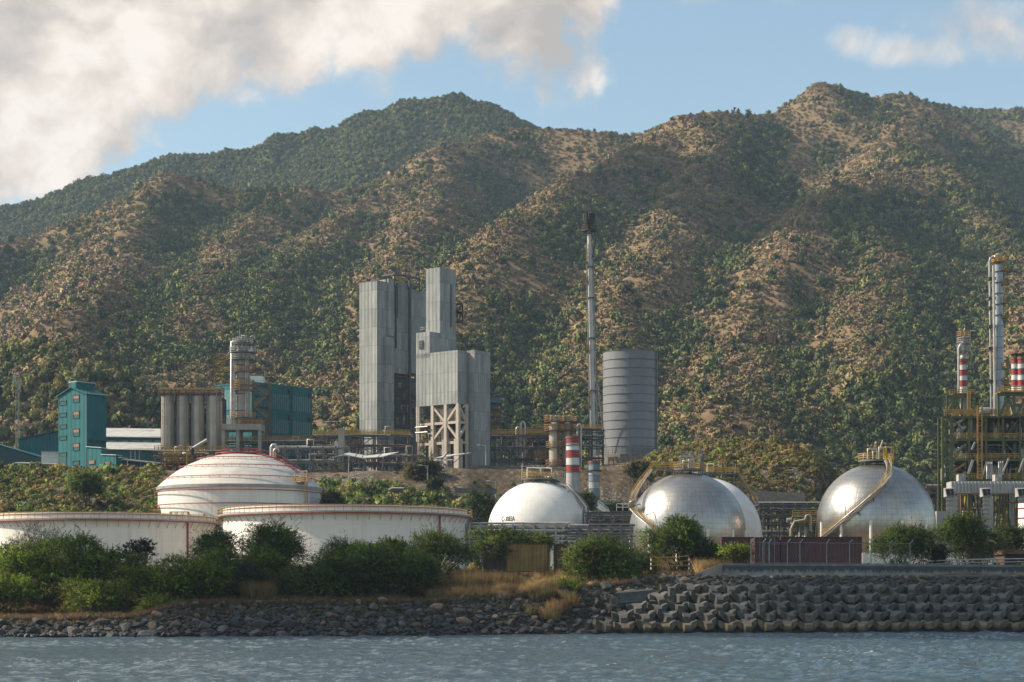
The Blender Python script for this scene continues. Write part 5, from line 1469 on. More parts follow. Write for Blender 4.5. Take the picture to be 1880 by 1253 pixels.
pipe_rack('dark trussed pipe rack right of the stepped tower', 900, 1010, 545, [845, 822, 800], 5, 7, 6, 17, 'yellow', 'dsteel', truss=True, w=.36)
pipe_rack('pipe rack behind the twin columns, left of the flare stack', 985, 1108, 560, [842, 820, 802, 790], 6, 7, 6, 18, 'yellow', 'dsteel')
steel_frame('equipment_deck', 'low rusty equipment frame between the stepped tower and the twin columns', 'steel frame', 935, 1000, 556, [850, 812, 795], 3, 8, 'dsteel', 'ochre', clutter=4, seed=21, base=40)
steel_frame('equipment_deck', 'rusty yellow pump frame at the foot of the twin columns', 'steel frame', 982, 1046, 536, [864, 848, 836], 3, 6, 'rust', 'ochre', clutter=4, seed=22, base=39)
steel_frame('equipment_deck', 'crowded equipment frame behind the railed pipe rack, left of the tall grey tower', 'steel frame', 604, 662, 552, [850, 818, 800], 3, 8, 'dsteel', 'ochre', clutter=3, seed=23, base=40)
steel_frame('equipment_deck', 'yellow railed valve deck at the left end of the silo rack', 'steel frame', 300, 356, 516, [868, 850, 838], 2, 5, 'rust', 'yellow', clutter=4, seed=24, base=38)

# grey stub tower, pale drum pipes, crane boom by the silos
Y = 520
r_ = empty('duct_tower', (X(626, Y), Y, 39), 'slim grey upright duct standing in front of the pipe rack', 'duct')
MB().prism([(X(621, Y), Y), (X(631, Y), Y), (X(632, Y), Y + 2), (X(622, Y), Y + 2)], 39, Z(786, Y)).build('shell', M['concrete'], r_)
MB().box((X(617, Y), Y + .4, Z(817, Y)), (S(7, Y), .9, S(12, Y))).build('control_box', M['corr'], r_)
MB().beam((X(617, Y), Y + .4, Z(823, Y)), (X(622, Y), Y + .4, Z(832, Y)), .3).build('bracket', M['steel'], r_)
Y = 515
for px, lab in ((498, 'upright pale pipe bend behind the domed tank'), (501.5, 'upright grey pipe bend with a capped top behind the domed tank')):
    zt = Z(816 if px < 500 else 823, Y)
    MB().tube([(X(px, Y), Y + (0 if px < 500 else 1.5), 38.5), (X(px, Y), Y + (0 if px < 500 else 1.5), zt - .8), (X(px, Y) + .35, Y + (0 if px < 500 else 1.5), zt - .2), (X(px, Y) + 1.0, Y + (0 if px < 500 else 1.5), zt - .1), (X(px, Y) + 1.3, Y + (0 if px < 500 else 1.5), zt - .9)], .42, 10).build_at('vent_pipe', M['pipe'], (X(px, Y), Y, 38.5), lab, 'vent pipe')
r_ = empty('loading_arm', (X(352, Y), Y, 40), 'pale diagonal loading arm rising beside the silos', 'loading arm')
MB().tube([P(350, 826, Y), P(380, 808, Y)], .42, 10).build('boom', M['lsteel'], r_)
MB().tube([P(352, 836, Y), P(354, 822, Y)], .5, 8).build('pivot', M['black'], r_)
MB().beam((X(353, Y), Y, 38.5), P(353, 834, Y), .5).build('post', M['rust'], r_)
cg = MB(); cg.box((X(343, Y), Y, Z(821, Y)), (S(7, Y), 1.6, .15)); rails(cg, [P(340, 828, Y), P(347, 828, Y), P(347, 828, Y + 1.5), P(340, 828, Y + 1.5), P(340, 828, Y)], 1.7, .14, .7, 3); cg.beam(P(343, 828, Y), (X(343, Y), Y, 38.5), .3); cg.build('control_cage', M['yellow'], r_)

# open shelters with light roofs at the edge of the terrace
def shelter(label, Y, quads, posts, zb=38.2):
    r_ = empty('shelter', (X(posts[0], Y), Y, zb), label, 'shelter', 'open sided shelters at the terrace edge')
    for q in quads: MB().slab([P(px, py, Y + dy) for px, py, dy in q], -.18).build('roof', M['zinc'], r_)
    for px in posts:
        py = None
        for q in quads:
            a_, b_ = q[0], q[1]
            if min(a_[0], b_[0]) - .5 <= px <= max(a_[0], b_[0]) + .5: py = a_[1] + (b_[1] - a_[1]) * (px - a_[0]) / (b_[0] - a_[0])
        if py is None: py = 845
        for dy in (.2, 5): MB().beam((X(px, Y), Y + dy, zb), (X(px, Y), Y + dy, Z(py + (.8 if dy < 1 else 0), Y)), .26).build('post', M['steel'], r_)
    for k in range(len(posts) - 1): MB().beam((X(posts[k], Y), Y + .2, zb + .4), (X(posts[k + 1], Y), Y + .2, zb + 4.3), .16).build('brace', M['dsteel'], r_)
    return r_
shelter('shelter with a zigzag pale roof on thin posts, under the tall grey tower', 512,
        [[(603, 843.5, 0), (629.5, 835.2, 0), (640, 832.5, 6), (612, 841, 6)], [(629.5, 835.2, 0), (665, 842.5, 0), (674, 838, 6), (640, 832.5, 6)], [(665, 842.5, 0), (702, 840, 0), (733, 831, 6), (674, 838, 6)]], [603, 623, 630, 658, 668, 702])
shelter('shelter with one tilted pale roof at the foot of the braced frame', 512, [[(797, 843, 0), (862, 833, 0), (864, 832.5, 6), (818, 837, 6)]], [797, 824, 858], 38.6)
shelter('low flat pale roof right beside the tilted shelter', 510, [[(762, 849.5, 0), (830, 846, 0), (834, 843.5, 5), (775, 846, 5)]], [773, 800, 826], 38.6)

# ------------------------------------------------------------------ flare stack
Y = 596
bx_, tx_ = 1090.5, 1081.5
p0 = P(bx_, 862, Y); p1 = P(tx_, 425, Y)
root = empty('flare_stack', p0, 'very tall thin flare stack with a blackened burner tip, left of the big grey tank', 'flare stack')
def fs(f): return p0.lerp(p1, f)
MB().tube([p0, p1], S(4.9, Y), 20, r2=S(3.5, Y)).build('stack', mat('flare_stack_steel', (0.60, 0.55, 0.49), (0.46, 0.42, 0.37), .25, .6, streak=.3), root)
for f in (.12, .33, .55, .72, .85, .99):
    q = fs(f); rr = S(6.6 - 1.9 * f, Y); MB().lathe(q, [(rr * .9, -.15), (rr * 1.35, -.15), (rr * 1.35, .15), (rr * .9, .15)], 16, smooth=False).build('flange', M['dsteel'], root)
off = Vector((-S(9.5, Y), -.6, 0))
MB().tube([fs(.05) + Vector((-S(6, Y), -.6, 0)), fs(.95) + Vector((-S(5.2, Y), -.6, 0))], .22, 6).build('ladder', M['steel'], root)
for f in (.265, .50, .79, .87):
    q = fs(f) + off * .9
    cg = MB(); cg.box(q, (1.3, 1.4, .14)); rails(cg, [q + Vector((-.6, -.6, 0)), q + Vector((.6, -.6, 0)), q + Vector((.6, .6, 0)), q + Vector((-.6, .6, 0)), q + Vector((-.6, -.6, 0))], 1.5 if f not in (.265, .87) else 4.0, .13, .8, 3)
    cg.beam(q, fs(f), .2); cg.build('ladder_cage', M['ochre'], root)
for dx, q, tint_ in ((6.4, .2, 'lsteel'), (7.8, .14, 'steel')): MB().tube([fs(.02) + Vector((S(dx + 2, Y), .3, 0)), fs(.93) + Vector((S(dx - 1.4, Y), .3, 0))], q, 6).build('steam_pipe', M[tint_], root)
for dx in (19, 23): MB().tube([P(1093 + dx, 845, Y + 4), fs(.62)], .07, 5).build('guy_wire', M['lsteel'], root)
q = p1
pf = MB().lathe(q, [(S(4, Y), -.1), (S(14, Y), -.1), (S(14, Y), .5), (S(4, Y), .5)], 24, smooth=False).build('top_platform', M['black'], root)
rails(MB(), circle((q.x, q.y), S(13, Y), q.z + .5, 14), 1.2, .14, 1.4, 2).build('platform_rail', M['rust'], pf)
tip = MB(); tip.lathe(q, [(S(4.6, Y), .3), (S(5, Y), 1.2), (S(8, Y), 1.8), (S(10.5, Y), 2.6), (S(10.8, Y), 3.7), (S(8, Y), 4.1), (S(5, Y), 4.1)], 24)
tip.build('burner_tip', M['black'], root)
for k in range(12):
    a = 2 * math.pi * k / 12; e = Vector((math.cos(a), math.sin(a), 0)) * S(9.2, Y)
    MB().tube([q + e + Vector((0, 0, 3.3)), q + e * 1.02 + Vector((0, 0, 5.2))], .42, 8).build('burner_nozzle', M['black'], root)
MB().tube([q + Vector((S(11, Y), 0, -.2)), q + Vector((S(12, Y), 0, -1.4)), q + Vector((S(11, Y), 0, -4.5)), q + Vector((S(5.5, Y), 0, -8))], .16, 6).build('pilot_pipe', M['dsteel'], root)

# ------------------------------------------------------------------ big grey tank on a stone plinth
Y = 606; x_ = X(1157, Y); rr = S(50, Y); zb = Z(838, Y); zt = Z(648, Y)
root = empty('grey_tank', (x_, Y, 40), 'tall blue-grey steel tank of stacked plate rings on a stone plinth', 'storage tank')
nring = 12
hh = (zt - zb) / nring
m, t, b = new_mat('plate_ring_tank')
tc_ = t.new('ShaderNodeTexCoord'); sp = t.new('ShaderNodeSeparateXYZ'); t.link(tc_.outputs['Object'], sp.inputs[0])
zr = t.math('MULTIPLY', t.math('SUBTRACT', sp.outputs[2], zb - 40), 1 / hh)
lon = t.math('MULTIPLY_ADD', t.math('ARCTAN2', sp.outputs[0], sp.outputs[1]), 5 / 6.2832, 10.13)
odd = t.math('MULTIPLY', t.math('FLOOR', t.math('MODULO', zr, 2.0)), 0.2)
lf = t.math('FRACT', t.math('ADD', lon, odd))
vs_ = t.smooth(lf, 0.012, 0.0)
cv = t.new('ShaderNodeCombineXYZ'); t.link(t.math('FLOOR', t.math('ADD', lon, odd)), cv.inputs[0]); t.link(t.math('FLOOR', zr), cv.inputs[1])
wn_ = t.new('ShaderNodeTexWhiteNoise'); wn_.noise_dimensions = '2D'; t.link(cv.outputs[0], wn_.inputs['Vector'])
cc_ = t.mix(wn_.outputs['Value'], (0.205, 0.207, 0.213, 1), (0.17, 0.173, 0.183, 1))
cc_ = t.mix(t.ramp(t.noise(objco(t, (1, 1, .1)), .5, 6, .65), [(.42, 0.0), (.75, .4)]), cc_, (0.13, 0.12, 0.115, 1))
cc_ = t.mix(t.math('MULTIPLY', vs_, .8), cc_, (0.03, 0.03, 0.03, 1))
t.link(cc_, b.inputs['Base Color']); b.inputs['Roughness'].default_value = .5
bp = t.new('ShaderNodeBump'); bp.inputs['Strength'].default_value = .35; bp.inputs['Distance'].default_value = .3; t.link(t.noise(objco(t, (1, 1, .6)), .3, 3), bp.inputs['Height']); t.link(bp.outputs[0], b.inputs['Normal'])
pr = []
for k in range(nring):
    z_ = zb - 40 + k * hh
    pr += [(rr, z_), (rr, z_ + hh - .16), (rr + .14, z_ + hh - .14), (rr + .14, z_ + hh - .02)]
pr += [(rr, zt - 40), (rr - .3, zt - 40), (rr - .3, zt - 42)]
MB().lathe((x_, Y, 40), pr, 96).build('shell', m, root)
for k in range(nring): MB().lathe((x_, Y, zb + (k + 1) * hh - .16), [(rr + .1, .05), (rr + .19, .06), (rr + .19, .14), (rr + .1, .15)], 96, smooth=False).build('plate_lap', M['steel'], root)
g_ = MB(); rails(g_, circle((x_, Y), rr + 1.6, zb + .1, 40), 1.6, .1, 1.6, 3); g_.build('guard_rail', M['dsteel'], root)
MB().cyl((x_, Y, 34), rr + 2.2, zb - 34, 64).build('plinth', mat('stone_plinth', (0.25, 0.22, 0.18), (0.13, 0.115, 0.095), 1.1, .95, bump=.8, bscale=1.5), root)
MB().beam((x_ + rr * .93, Y - rr * .45, zb), (x_ + rr * .93, Y - rr * .45, zt), .3).build('ladder', M['dsteel'], root)
Y2 = Y - rr - 3
r_ = empty('valve_stand', (X(1122, Y2), Y2, 38), 'small yellow topped valve stand against the stone plinth', 'valve stand')
MB().box((X(1122, Y2), Y2, Z(843, Y2)), (S(12, Y2), 2, 1.0)).build('tray', M['ochre'], r_)
for px in (1118, 1126): MB().beam((X(px, Y2), Y2, 37.5), P(px, 846, Y2), .3).build('post', M['rust'], r_)

# ------------------------------------------------------------------ twin columns
Y = 533
for px, rp, y0_, lab in ((1018, 10.0, 782, 'left column of a rusty twin pair with yellow railed crowns'), (1042, 9.6, 780, 'right column of a rusty twin pair with yellow railed crowns')):
    x_ = X(px, Y + (0 if px < 1030 else 3)); y_ = Y + (0 if px < 1030 else 3); rr = S(rp, Y); zt = Z(y0_, Y)
    r_ = empty('column', (x_, y_, 40), lab, 'column', 'twin columns')
    MB().lathe((x_, y_, 40), [(rr, 0), (rr, zt - 40), (rr * .6, zt - 39.2), (.01, zt - 39)], 28).build('shell', M['silo'], r_)
    for z_, k in ((zt - 1.5, 1.9), (zt - 6, 1.5), (zt - 11, 1.6), (zt + .9, 1.9)):
        pf = MB().lathe((x_, y_, z_), [(rr + .02, 0), (rr * k, 0), (rr * k, .2), (rr + .02, .2)], 20, smooth=False).build('platform', M['rust'], r_)
        rails(MB(), circle((x_, y_), rr * k, z_ + .2, 14), 1.5, .13, .9, 3).build('platform_rail', M['ochre'], pf)
    for dx in (.6, .9): MB().tube([(x_ + rr * dx, y_ - rr * .9, 40), (x_ + rr * dx, y_ - rr * .9, zt + 1.5)], .25, 7).build('side_pipe', M['rust'], r_)
    for dx in (-.7, .2): MB().tube([(x_ + rr * dx, y_, zt), (x_ + rr * dx, y_, zt + 2.6), (x_ + rr * dx + .9, y_, zt + 2.6), (x_ + rr * dx + .9, y_, zt + .6)], .2, 7).build('top_pipe', M['lsteel'], r_)
for (px, y0_, y1_, Yq) in ((957, 775, 800, 552), (948, 785, 800, 552), (1060, 780, 800, 558)):
    MB().tube([P(px, y1_ + 60, Yq), P(px, y0_ + 4, Yq), P(px + 1.5, y0_, Yq), P(px + 5, y0_, Yq), P(px + 6.5, y0_ + 4, Yq), P(px + 6.5, y1_ + 60, Yq)], .3, 8).build_at('pipe_loop', M['pipe'], (X(px, Yq), Yq, 40), {957: 'tall pale pipe loop left of the twin columns', 948: 'low pale pipe loop nearest the stepped tower', 1060: 'pale pipe loop between the twin columns and the flare stack'}[px], 'pipe loop')

# ------------------------------------------------------------------ striped chimneys
def chimney(px, Y, rp, bands, zb, label, name='chimney', parent=None, r2=None):
    """bands: (top py, bottom py, material) from the top down"""
    x_ = X(px, Y); rr = S(rp, Y)
    root = empty(name, (x_, Y, zb), label, 'chimney') if parent is None else parent
    for (ya, yb, mm) in bands:
        z1, z0 = Z(ya, Y), (Z(yb, Y) if yb is not None else zb)
        MB().lathe((x_, Y, z0), [(rr, 0), (rr, z1 - z0)], 32).build('band', M[mm], root)
        MB().lathe((x_, Y, z0 - .06), [(rr, 0), (rr + .07, .02), (rr + .07, .14), (rr, .16)], 32, smooth=False).build('flange', M['steel'], root)
    zt = Z(bands[0][0], Y)
    MB().lathe((x_, Y, zt - .01), [(rr + .002, -.5), (rr + .1, -.5), (rr + .1, .06), (rr - .25, .06), (rr - .25, -1.2), (.01, -1.2)], 32, smooth=False).build('lip', M['rust'], root)
    return root
M['cred'] = mat('chimney_red', (0.34, 0.022, 0.022), (0.24, 0.02, 0.02), .5, .6, streak=.2)
M['cwhite'] = mat('chimney_white', (0.62, 0.60, 0.56), (0.50, 0.48, 0.44), .4, .6, streak=.3, streak_c=(.25, .2, .17))
M['cfade'] = mat('faded_blue_chimney', (0.16, 0.22, 0.26), (0.10, 0.15, 0.19), .5, .7, streak=.5, streak_c=(.3, .28, .26))
M['cpale'] = mat('faded_white_chimney', (0.40, 0.40, 0.39), (0.30, 0.29, 0.28), .5, .7, streak=.5, streak_c=(.2, .17, .15))
ch = chimney(1051.5, 492, 12.3, [(802, 815, 'cred'), (815, 828, 'cwhite'), (828, 841, 'cred'), (841, 855, 'cwhite'), (855, 868, 'cred'), (868, None, 'cpale')], 12, 'red and white banded chimney beside the white sphere')
MB().lathe((X(1051.5, 492), 492, Z(819, 492)), [(S(12.4, 492), 0), (S(13.6, 492), .02), (S(13.6, 492), .25), (S(12.4, 492), .27)], 32, smooth=False).build('walkway_ring', M['dsteel'], ch)
ch = chimney(1091, 486, 10.2, [(847, 853, 'cred'), (853, 864, 'cfade'), (864, 873, 'cpale'), (873, 885, 'cfade'), (885, 898, 'cpale'), (898, 916, 'cfade'), (916, None, 'cpale')], 12, 'shorter chimney with faded blue and white bands under the flare stack')
MB().lathe((X(1091, 486), 486, Z(866, 486)), [(S(10.4, 486), 0), (S(14, 486), .02), (S(14, 486), .3), (S(10.4, 486), .32)], 32, smooth=False).build('walkway_ring', M['black'], ch)

# ------------------------------------------------------------------ the process unit at the right edge
Y = 436; x0, x1 = X(1733, Y), X(1920, Y)
steel_z = [Z(y_, Y) for y_ in (908, 882, 846, 808, 766)]
unit = steel_frame('process_unit', 'big open process unit with dark green columns and yellow railed decks at the right edge', 'process unit', 1748, 1935, Y, [985, 882, 845, 808, 766], 6, 13, 'green', 'yellow', clutter=10, w=.42, base=8, seed=31, pm=('pipe', 'lsteel', 'steel', 'dsteel', 'ochre', 'rust', 'yellow', 'pipe'), brace=True)
for dy in (2.5, 6.5, 10.5):                # inner bay walls of equipment keep the sky out
    for k in range(7):
        xx_ = X(1752 + k * 28 + random.uniform(-6, 6), Y); q = random.uniform(.5, 1.1); zlo = random.choice([Z(880, Y), Z(845, Y), Z(808, Y)])
        MB().lathe((xx_, Y + dy, zlo), [(.02, .1), (q, .3), (q, 3.0), (.02, 3.5)], 16).build('vessel', M[random.choice(['lsteel', 'steel', 'dull', 'dsteel'])], unit)
g_ = MB(); rails(g_, [(x0, Y - .5, Z(766, Y) + .3), (x1, Y - .5, Z(766, Y) + .3)], 1.3, .14, 1.0, 3); g_.build('deck_rail', M['yellow'], unit)
steel_frame('process_unit', 'rear bay of the process unit, crowded with pale vessels behind the yellow railed decks', 'process unit', 1752, 1935, Y + 15, [985, 882, 845, 808, 768], 6, 10, 'dsteel', 'yellow', clutter=8, w=.45, base=8, seed=37, pm=('pipe', 'lsteel', 'dsteel', 'corr', 'dsteel', 'rust'))
MB().box((X(1850, Y + 28), Y + 28, (Z(880, Y) + Z(770, Y)) / 2), (S(190, Y), .4, Z(770, Y) - Z(880, Y))).build_at('unit_backing', M['dsteel'], (X(1850, Y + 28), Y + 28, Z(880, Y)), 'dark sheet added behind the decks for the shaded interior of the process unit', 'wall')  # sheet added so the decks show dark shade instead of hillside
# braced stair tower at its left end
r_ = empty('stair_tower', (X(1738, Y), Y, 8), 'narrow green braced stair tower forming the left end of the process unit', 'stair tower')
tx0, tx1 = X(1731, Y), X(1746, Y); zt = Z(766, Y)
for a_ in (tx0, tx1):
    for dy in (0, 4): MB().beam((a_, Y + dy, 8), (a_, Y + dy, zt), .5).build('post', M['green'], r_)
zs_ = np.linspace(Z(900, Y), zt, 9)
for i, z_ in enumerate(zs_):
    MB().beam((tx0, Y, z_), (tx1, Y, z_), .3).build('beam', M['green'], r_)
    if i:
        a_, b_ = (tx0, tx1)
        MB().beam((a_, Y + .02, zs_[i - 1]), (b_, Y + .02, z_), .34, .34).build('brace', M['green'], r_)
        MB().beam((tx1 + .4, Y + 1, zs_[i - 1]), (tx1 + 3.5, Y + 1, z_), .3, .5).build('stair_flight', M['lsteel'] if i % 3 else M['ochre'], r_)
        MB().beam((tx0, Y + 2, z_), (tx1, Y + 2, z_), 1.8, .12).build('landing', M['ochre'] if i in (2, 5, 7) else M['dsteel'], r_)
# grey air ducts with hoods
Y = 428
r_ = empty('air_duct', (X(1830, Y), Y, Z(908, Y)), 'light grey ribbed air duct across the lower front of the process unit', 'duct')
for k, (pa, pb) in enumerate(((1747, 1797), (1799, 1853), (1855, 1925))):
    mb = MB().prism([(X(pa, Y), Y), (X(pb, Y), Y), (X(pb, Y), Y + 5), (X(pa, Y), Y + 5)], Z(906, Y), Z(884, Y))
    n_ = int((pb - pa) / 6.2)
    for j in range(n_ + 1): mb.box((X(pa + (pb - pa) * j / n_, Y), Y - .16, (Z(905.6, Y) + Z(884.4, Y)) / 2), (.22, .3, Z(884.4, Y) - Z(905.6, Y)))
    mb.build('duct_section', M['corr'], r_)
for px in (1767, 1834):
    mb = MB().box((X(px, Y), Y + 1.5, Z(877, Y)), (S(13, Y), 2.4, S(12, Y))); bo = mb.build('junction_box', M['hood'], r_)
    for s_ in (-1, 1): MB().beam(P(px - 5.5 * s_, 882, Y + .22), P(px + 5.5 * s_, 872, Y + .22), .12).build('stiffener', M['lsteel'], bo)
for i, px in enumerate((1747, 1814, 1879)):
    lab = ['grey column with a slanted dark-mouthed hood beside the shiny sphere', 'middle grey column with a slanted dark-mouthed hood under the air duct', 'grey column with a slanted dark-mouthed hood cut by the right picture edge'][i]
    r_ = empty('hooded_column', (X(px, Y - 6), Y - 6, 8), lab, 'duct column', 'hooded columns of the process unit')
    yy_ = Y - 6
    pa, pb = X(px - 10, yy_), X(px + 4, yy_)
    MB().prism([(pa, yy_), (pb, yy_), (pb + 1.4, yy_ + 3), (pa + 1.4, yy_ + 3)], 8, Z(910, yy_)).build('shaft', M['hood'], r_)
    for k in range(9):
        z_ = Z(918 + k * 8, yy_); MB().box(((pa + pb) / 2, yy_ - .14, z_), (pb - pa + .1, .26, .2)).build('rib', M['lsteel'], r_)
    hd = MB()
    A_ = [Vector((X(px - 13, yy_), yy_ - .6, Z(898, yy_))), Vector((X(px + 3, yy_), yy_ - .6, Z(897, yy_))), Vector((X(px + 5, yy_), yy_ - .6, Z(911, yy_))), Vector((X(px - 10, yy_), yy_ - .6, Z(912, yy_)))]
    B_ = [Vector((X(px - 9, yy_), yy_ + 3, Z(895, yy_))), Vector((X(px + 10, yy_), yy_ + 3, Z(894.5, yy_))), Vector((X(px + 12, yy_), yy_ + 3, Z(911, yy_))), Vector((X(px - 9, yy_), yy_ + 3, Z(912, yy_)))]
    hd.add(A_ + B_, [(0, 3, 2, 1), (4, 5, 6, 7), (0, 1, 5, 4), (1, 2, 6, 5), (2, 3, 7, 6), (3, 0, 4, 7)]); ho = hd.build('hood', M['hood'], r_)
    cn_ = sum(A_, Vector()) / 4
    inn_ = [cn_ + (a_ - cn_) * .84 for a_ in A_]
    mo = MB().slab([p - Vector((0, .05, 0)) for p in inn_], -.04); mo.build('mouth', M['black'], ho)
    MB().beam((inn_[0] + inn_[1]) / 2 - Vector((-.1, .1, 0)), (inn_[2] + inn_[3]) / 2 - Vector((-.1, .1, 0)), .16).build('mouth_bar', M['steel'], ho)
# white pipes in bundles between duct and deck
r_ = empty('pipe_bundle', (X(1815, Y), Y + 6, Z(880, Y)), 'bundle of four pale parallel downpipes above the air duct, left one', 'pipe bundle', 'pale pipe bundles above the air duct')
for px in (1812, 1815, 1818, 1821): MB().tube([P(px, 880, Y + 6), P(px, 851, Y + 6), P(px + 1, 848, Y + 8)], .16, 7).build('pipe', M['pipe'], r_)
r_ = empty('pipe_bundle', (X(1838, Y), Y + 6, Z(880, Y)), 'bundle of four pale parallel downpipes above the air duct, right one', 'pipe bundle', 'pale pipe bundles above the air duct')
for px in (1834, 1837.5, 1841): MB().tube([P(px, 872, Y + 6), P(px, 849, Y + 6), P(px + 1, 847, Y + 8)], .16, 7).build('pipe', M['pipe'], r_)
for k, (xa_, ya_, xb_, yb_) in enumerate(((1778, 870, 1786, 845), (1804, 872, 1812, 848), (1842, 866, 1852, 842), (1870, 868, 1880, 842), (1784, 826, 1790, 812))):
    MB().beam(P(xa_, ya_, Y + 5), P(xb_, yb_, Y + 5), .5, .3).build('stair_flight', M['lsteel'], unit)
# yellow hoist mast in the unit
ym = 433
mb = MB()
for dx in (0, 8): mb.beam(P(1795 + dx, 880, ym), P(1795 + dx, 745, ym), .28)
for k in range(22): mb.beam(P(1795, 878 - k * 6, ym), P(1803, 878 - k * 6, ym), .14)
mb.build_at('ladder_mast', M['ochre'], (X(1799, ym), ym, Z(880, ym)), 'rusty yellow ladder mast standing in front of the process unit decks', 'ladder')

# chimney with platforms on a green stand
Y = 440
r_ = empty('unit_chimney', (X(1768, Y), Y, Z(766, Y)), 'red and white banded chimney with a cluttered grey head, left one on the process unit', 'chimney')
chimney(1768.5, Y, 7.4, [(660, 670, 'cred'), (670, 680.5, 'cwhite'), (680.5, 690, 'cred'), (690, 700, 'cwhite'), (700, 710, 'cred'), (710, 724, 'cwhite')], Z(740, Y), None, parent=r_)
MB().cyl((X(1768.5, Y), Y, Z(765, Y)), S(6.5, Y), Z(724, Y) - Z(765, Y), 24).build('base_drum', M['lsteel'], r_)
MB().lathe((X(1769.5, Y), Y, Z(660, Y)), [(S(7.9, Y), 0), (S(7.9, Y), .5), (S(6.2, Y), .9), (S(6.2, Y), S(40, Y)), (.01, S(44, Y))], 24).build('head', M['lsteel'], r_)
for py in (648, 634, 622):
    pf = MB().lathe((X(1769.5, Y), Y, Z(py, Y)), [(S(6, Y), 0), (S(12.5, Y), 0), (S(12.5, Y), .2), (S(6, Y), .2)], 18, smooth=False).build('platform', M['steel'], r_)
    rails(MB(), circle((X(1769.5, Y), Y), S(12.3, Y), Z(py, Y) + .2, 14), 1.3, .13, .9, 3).build('platform_rail', M['ochre' if py == 622 else 'lsteel'], pf)
MB().tube([P(1760, 724, Y - 1), P(1760, 640, Y - 1), P(1764, 632, Y - 1)], .26, 8).build('side_pipe', M['lsteel'], r_)
MB().tube([P(1773, 616, Y), P(1776, 610, Y), P(1782, 608, Y), P(1791, 608, Y)], .16, 6).build('davit', M['lsteel'], r_)
MB().tube([P(1772, 616, Y), P(1770, 606, Y), P(1772, 603, Y)], .13, 6).build('vent_pipe', M['lsteel'], r_)
for k in range(6): MB().lathe(P(1764 + 2.2 * k, 640 + (k % 3) * 5, Y - S(7, Y)), [(.02, 0), (.35, .1), (.35, .6), (.02, .7)], 8).build('valve', M['lsteel'], r_)
cg = MB(); q = P(1783, 678, Y - .5); cg.box(q, (1.6, 1.4, .2)); rails(cg, [q + Vector((-.8, -.6, 0)), q + Vector((.8, -.6, 0)), q + Vector((.8, .6, 0))], 1.2, .12, .7, 3); cg.beam(q, P(1775, 678, Y), .2); cg.build('side_platform', M['dsteel'], r_)
r_ = empty('chimney_stand', (X(1765, Y), Y, Z(766, Y)), 'green braced stand under the left banded chimney', 'steel stand')
for px in (1739, 1766, 1794):
    MB().beam(P(px, 766, Y - 3), P(px, 728, Y - 3), .42).build('post', M['green'], r_)
    MB().beam(P(px, 766, Y + 4), P(px, 728, Y + 4), .42).build('post', M['green'], r_)
MB().beam(P(1737, 728, Y - 3), P(1797, 728, Y - 3), .5, .6).build('beam', M['green'], r_)
for a_, b_ in ((1741, 1752), (1766, 1754), (1783, 1794)): MB().beam(P(a_, 765, Y - 3), P(b_, 730, Y - 3), .42).build('brace', M['green'], r_)
MB().box((X(1767, Y), Y + .5, Z(726, Y)), (S(46, Y), 7, .2)).build('deck', M['rust'], r_)
g_ = MB(); rails(g_, [P(1744, 725.5, Y - 3), P(1790, 725.5, Y - 3)], 1.2, .14, .9, 3); g_.build('guard_rail', M['yellow'], r_)
mb = MB()
for dx in (0, 4): mb.beam(P(1777 + dx, 766, Y - 4), P(1777 + dx, 718, Y - 4), .2)
for k in range(10): mb.beam(P(1777, 764 - k * 4.6, Y - 4), P(1781, 764 - k * 4.6, Y - 4), .14)
mb.build('ladder', M['yellow'], r_)

# tall distillation column
Y = 446; x_ = X(1833, Y); rr = S(8.8, Y)
z0 = Z(766, Y)
r_ = empty('distillation_column', (x_, Y, z0), 'tallest grey column of the process unit with side pipes and small yellow platforms', 'column')
MB().lathe((x_, Y, z0), [(rr * 1.1, 0), (rr * 1.05, Z(600, Y) - z0), (rr * .85, Z(590, Y) - z0), (rr * .85, Z(487, Y) - z0), (.01, Z(484, Y) - z0)], 32).build('shell', mat('column_cladding', (0.36, 0.37, 0.39), (0.27, 0.28, 0.30), .3, .4, metal=.45, streak=.2), r_)
for py in range(500, 760, 20): MB().lathe((x_, Y, Z(py, Y)), [(rr * .86, -.05), (rr * 1.12, 0), (rr * 1.12, .1), (rr * .86, .15)], 32, smooth=False).build('band', M['steel'], r_)
MB().tube([P(1820, 766, Y - 1), P(1816.5, 480, Y - 1), P(1818, 474, Y - 1), P(1823, 472, Y - 1), P(1826, 476, Y)], S(1.9, Y), 10).build('overhead_pipe', M['lsteel'], r_)
MB().tube([P(1827, 766, Y - 2), P(1824, 488, Y - 2)], S(2.5, Y), 10).build('side_pipe', M['pipe'], r_)
for py in (512, 548, 566, 600, 640, 700): MB().box(P(1821, py, Y - 1.5), (1.6, .9, .6)).build('pipe_clamp', M['dsteel'], r_)
pf = MB().cyl((x_, Y, Z(482, Y)), S(12, Y), .3, 20).build('top_platform', M['ochre'], r_)
rails(MB(), circle((x_, Y), S(12, Y), Z(481, Y), 14), 1.3, .14, .9, 3).build('platform_rail', M['yellow'], pf)
MB().tube([P(1827, 480, Y), P(1827, 472, Y), P(1831, 468, Y), P(1836, 470, Y), P(1837, 478, Y)], .4, 10).build('top_bend', M['pipe'], r_)
MB().beam(P(1835, 469, Y), P(1839, 465, Y), .16).build('davit', M['lsteel'], r_)
for py in (497, 523, 557, 584, 677, 705):
    q = P(1845.5, py, Y - .5); cg = MB(); cg.box(q, (1.3, 1.6, .2)); rails(cg, [q + Vector((-.6, -.7, 0)), q + Vector((.6, -.7, 0)), q + Vector((.6, .7, 0))], 1.3, .14, .6, 3); cg.beam(q, Vector((x_, Y, q.z)), .3); cg.build('side_platform', M['ochre'], r_)
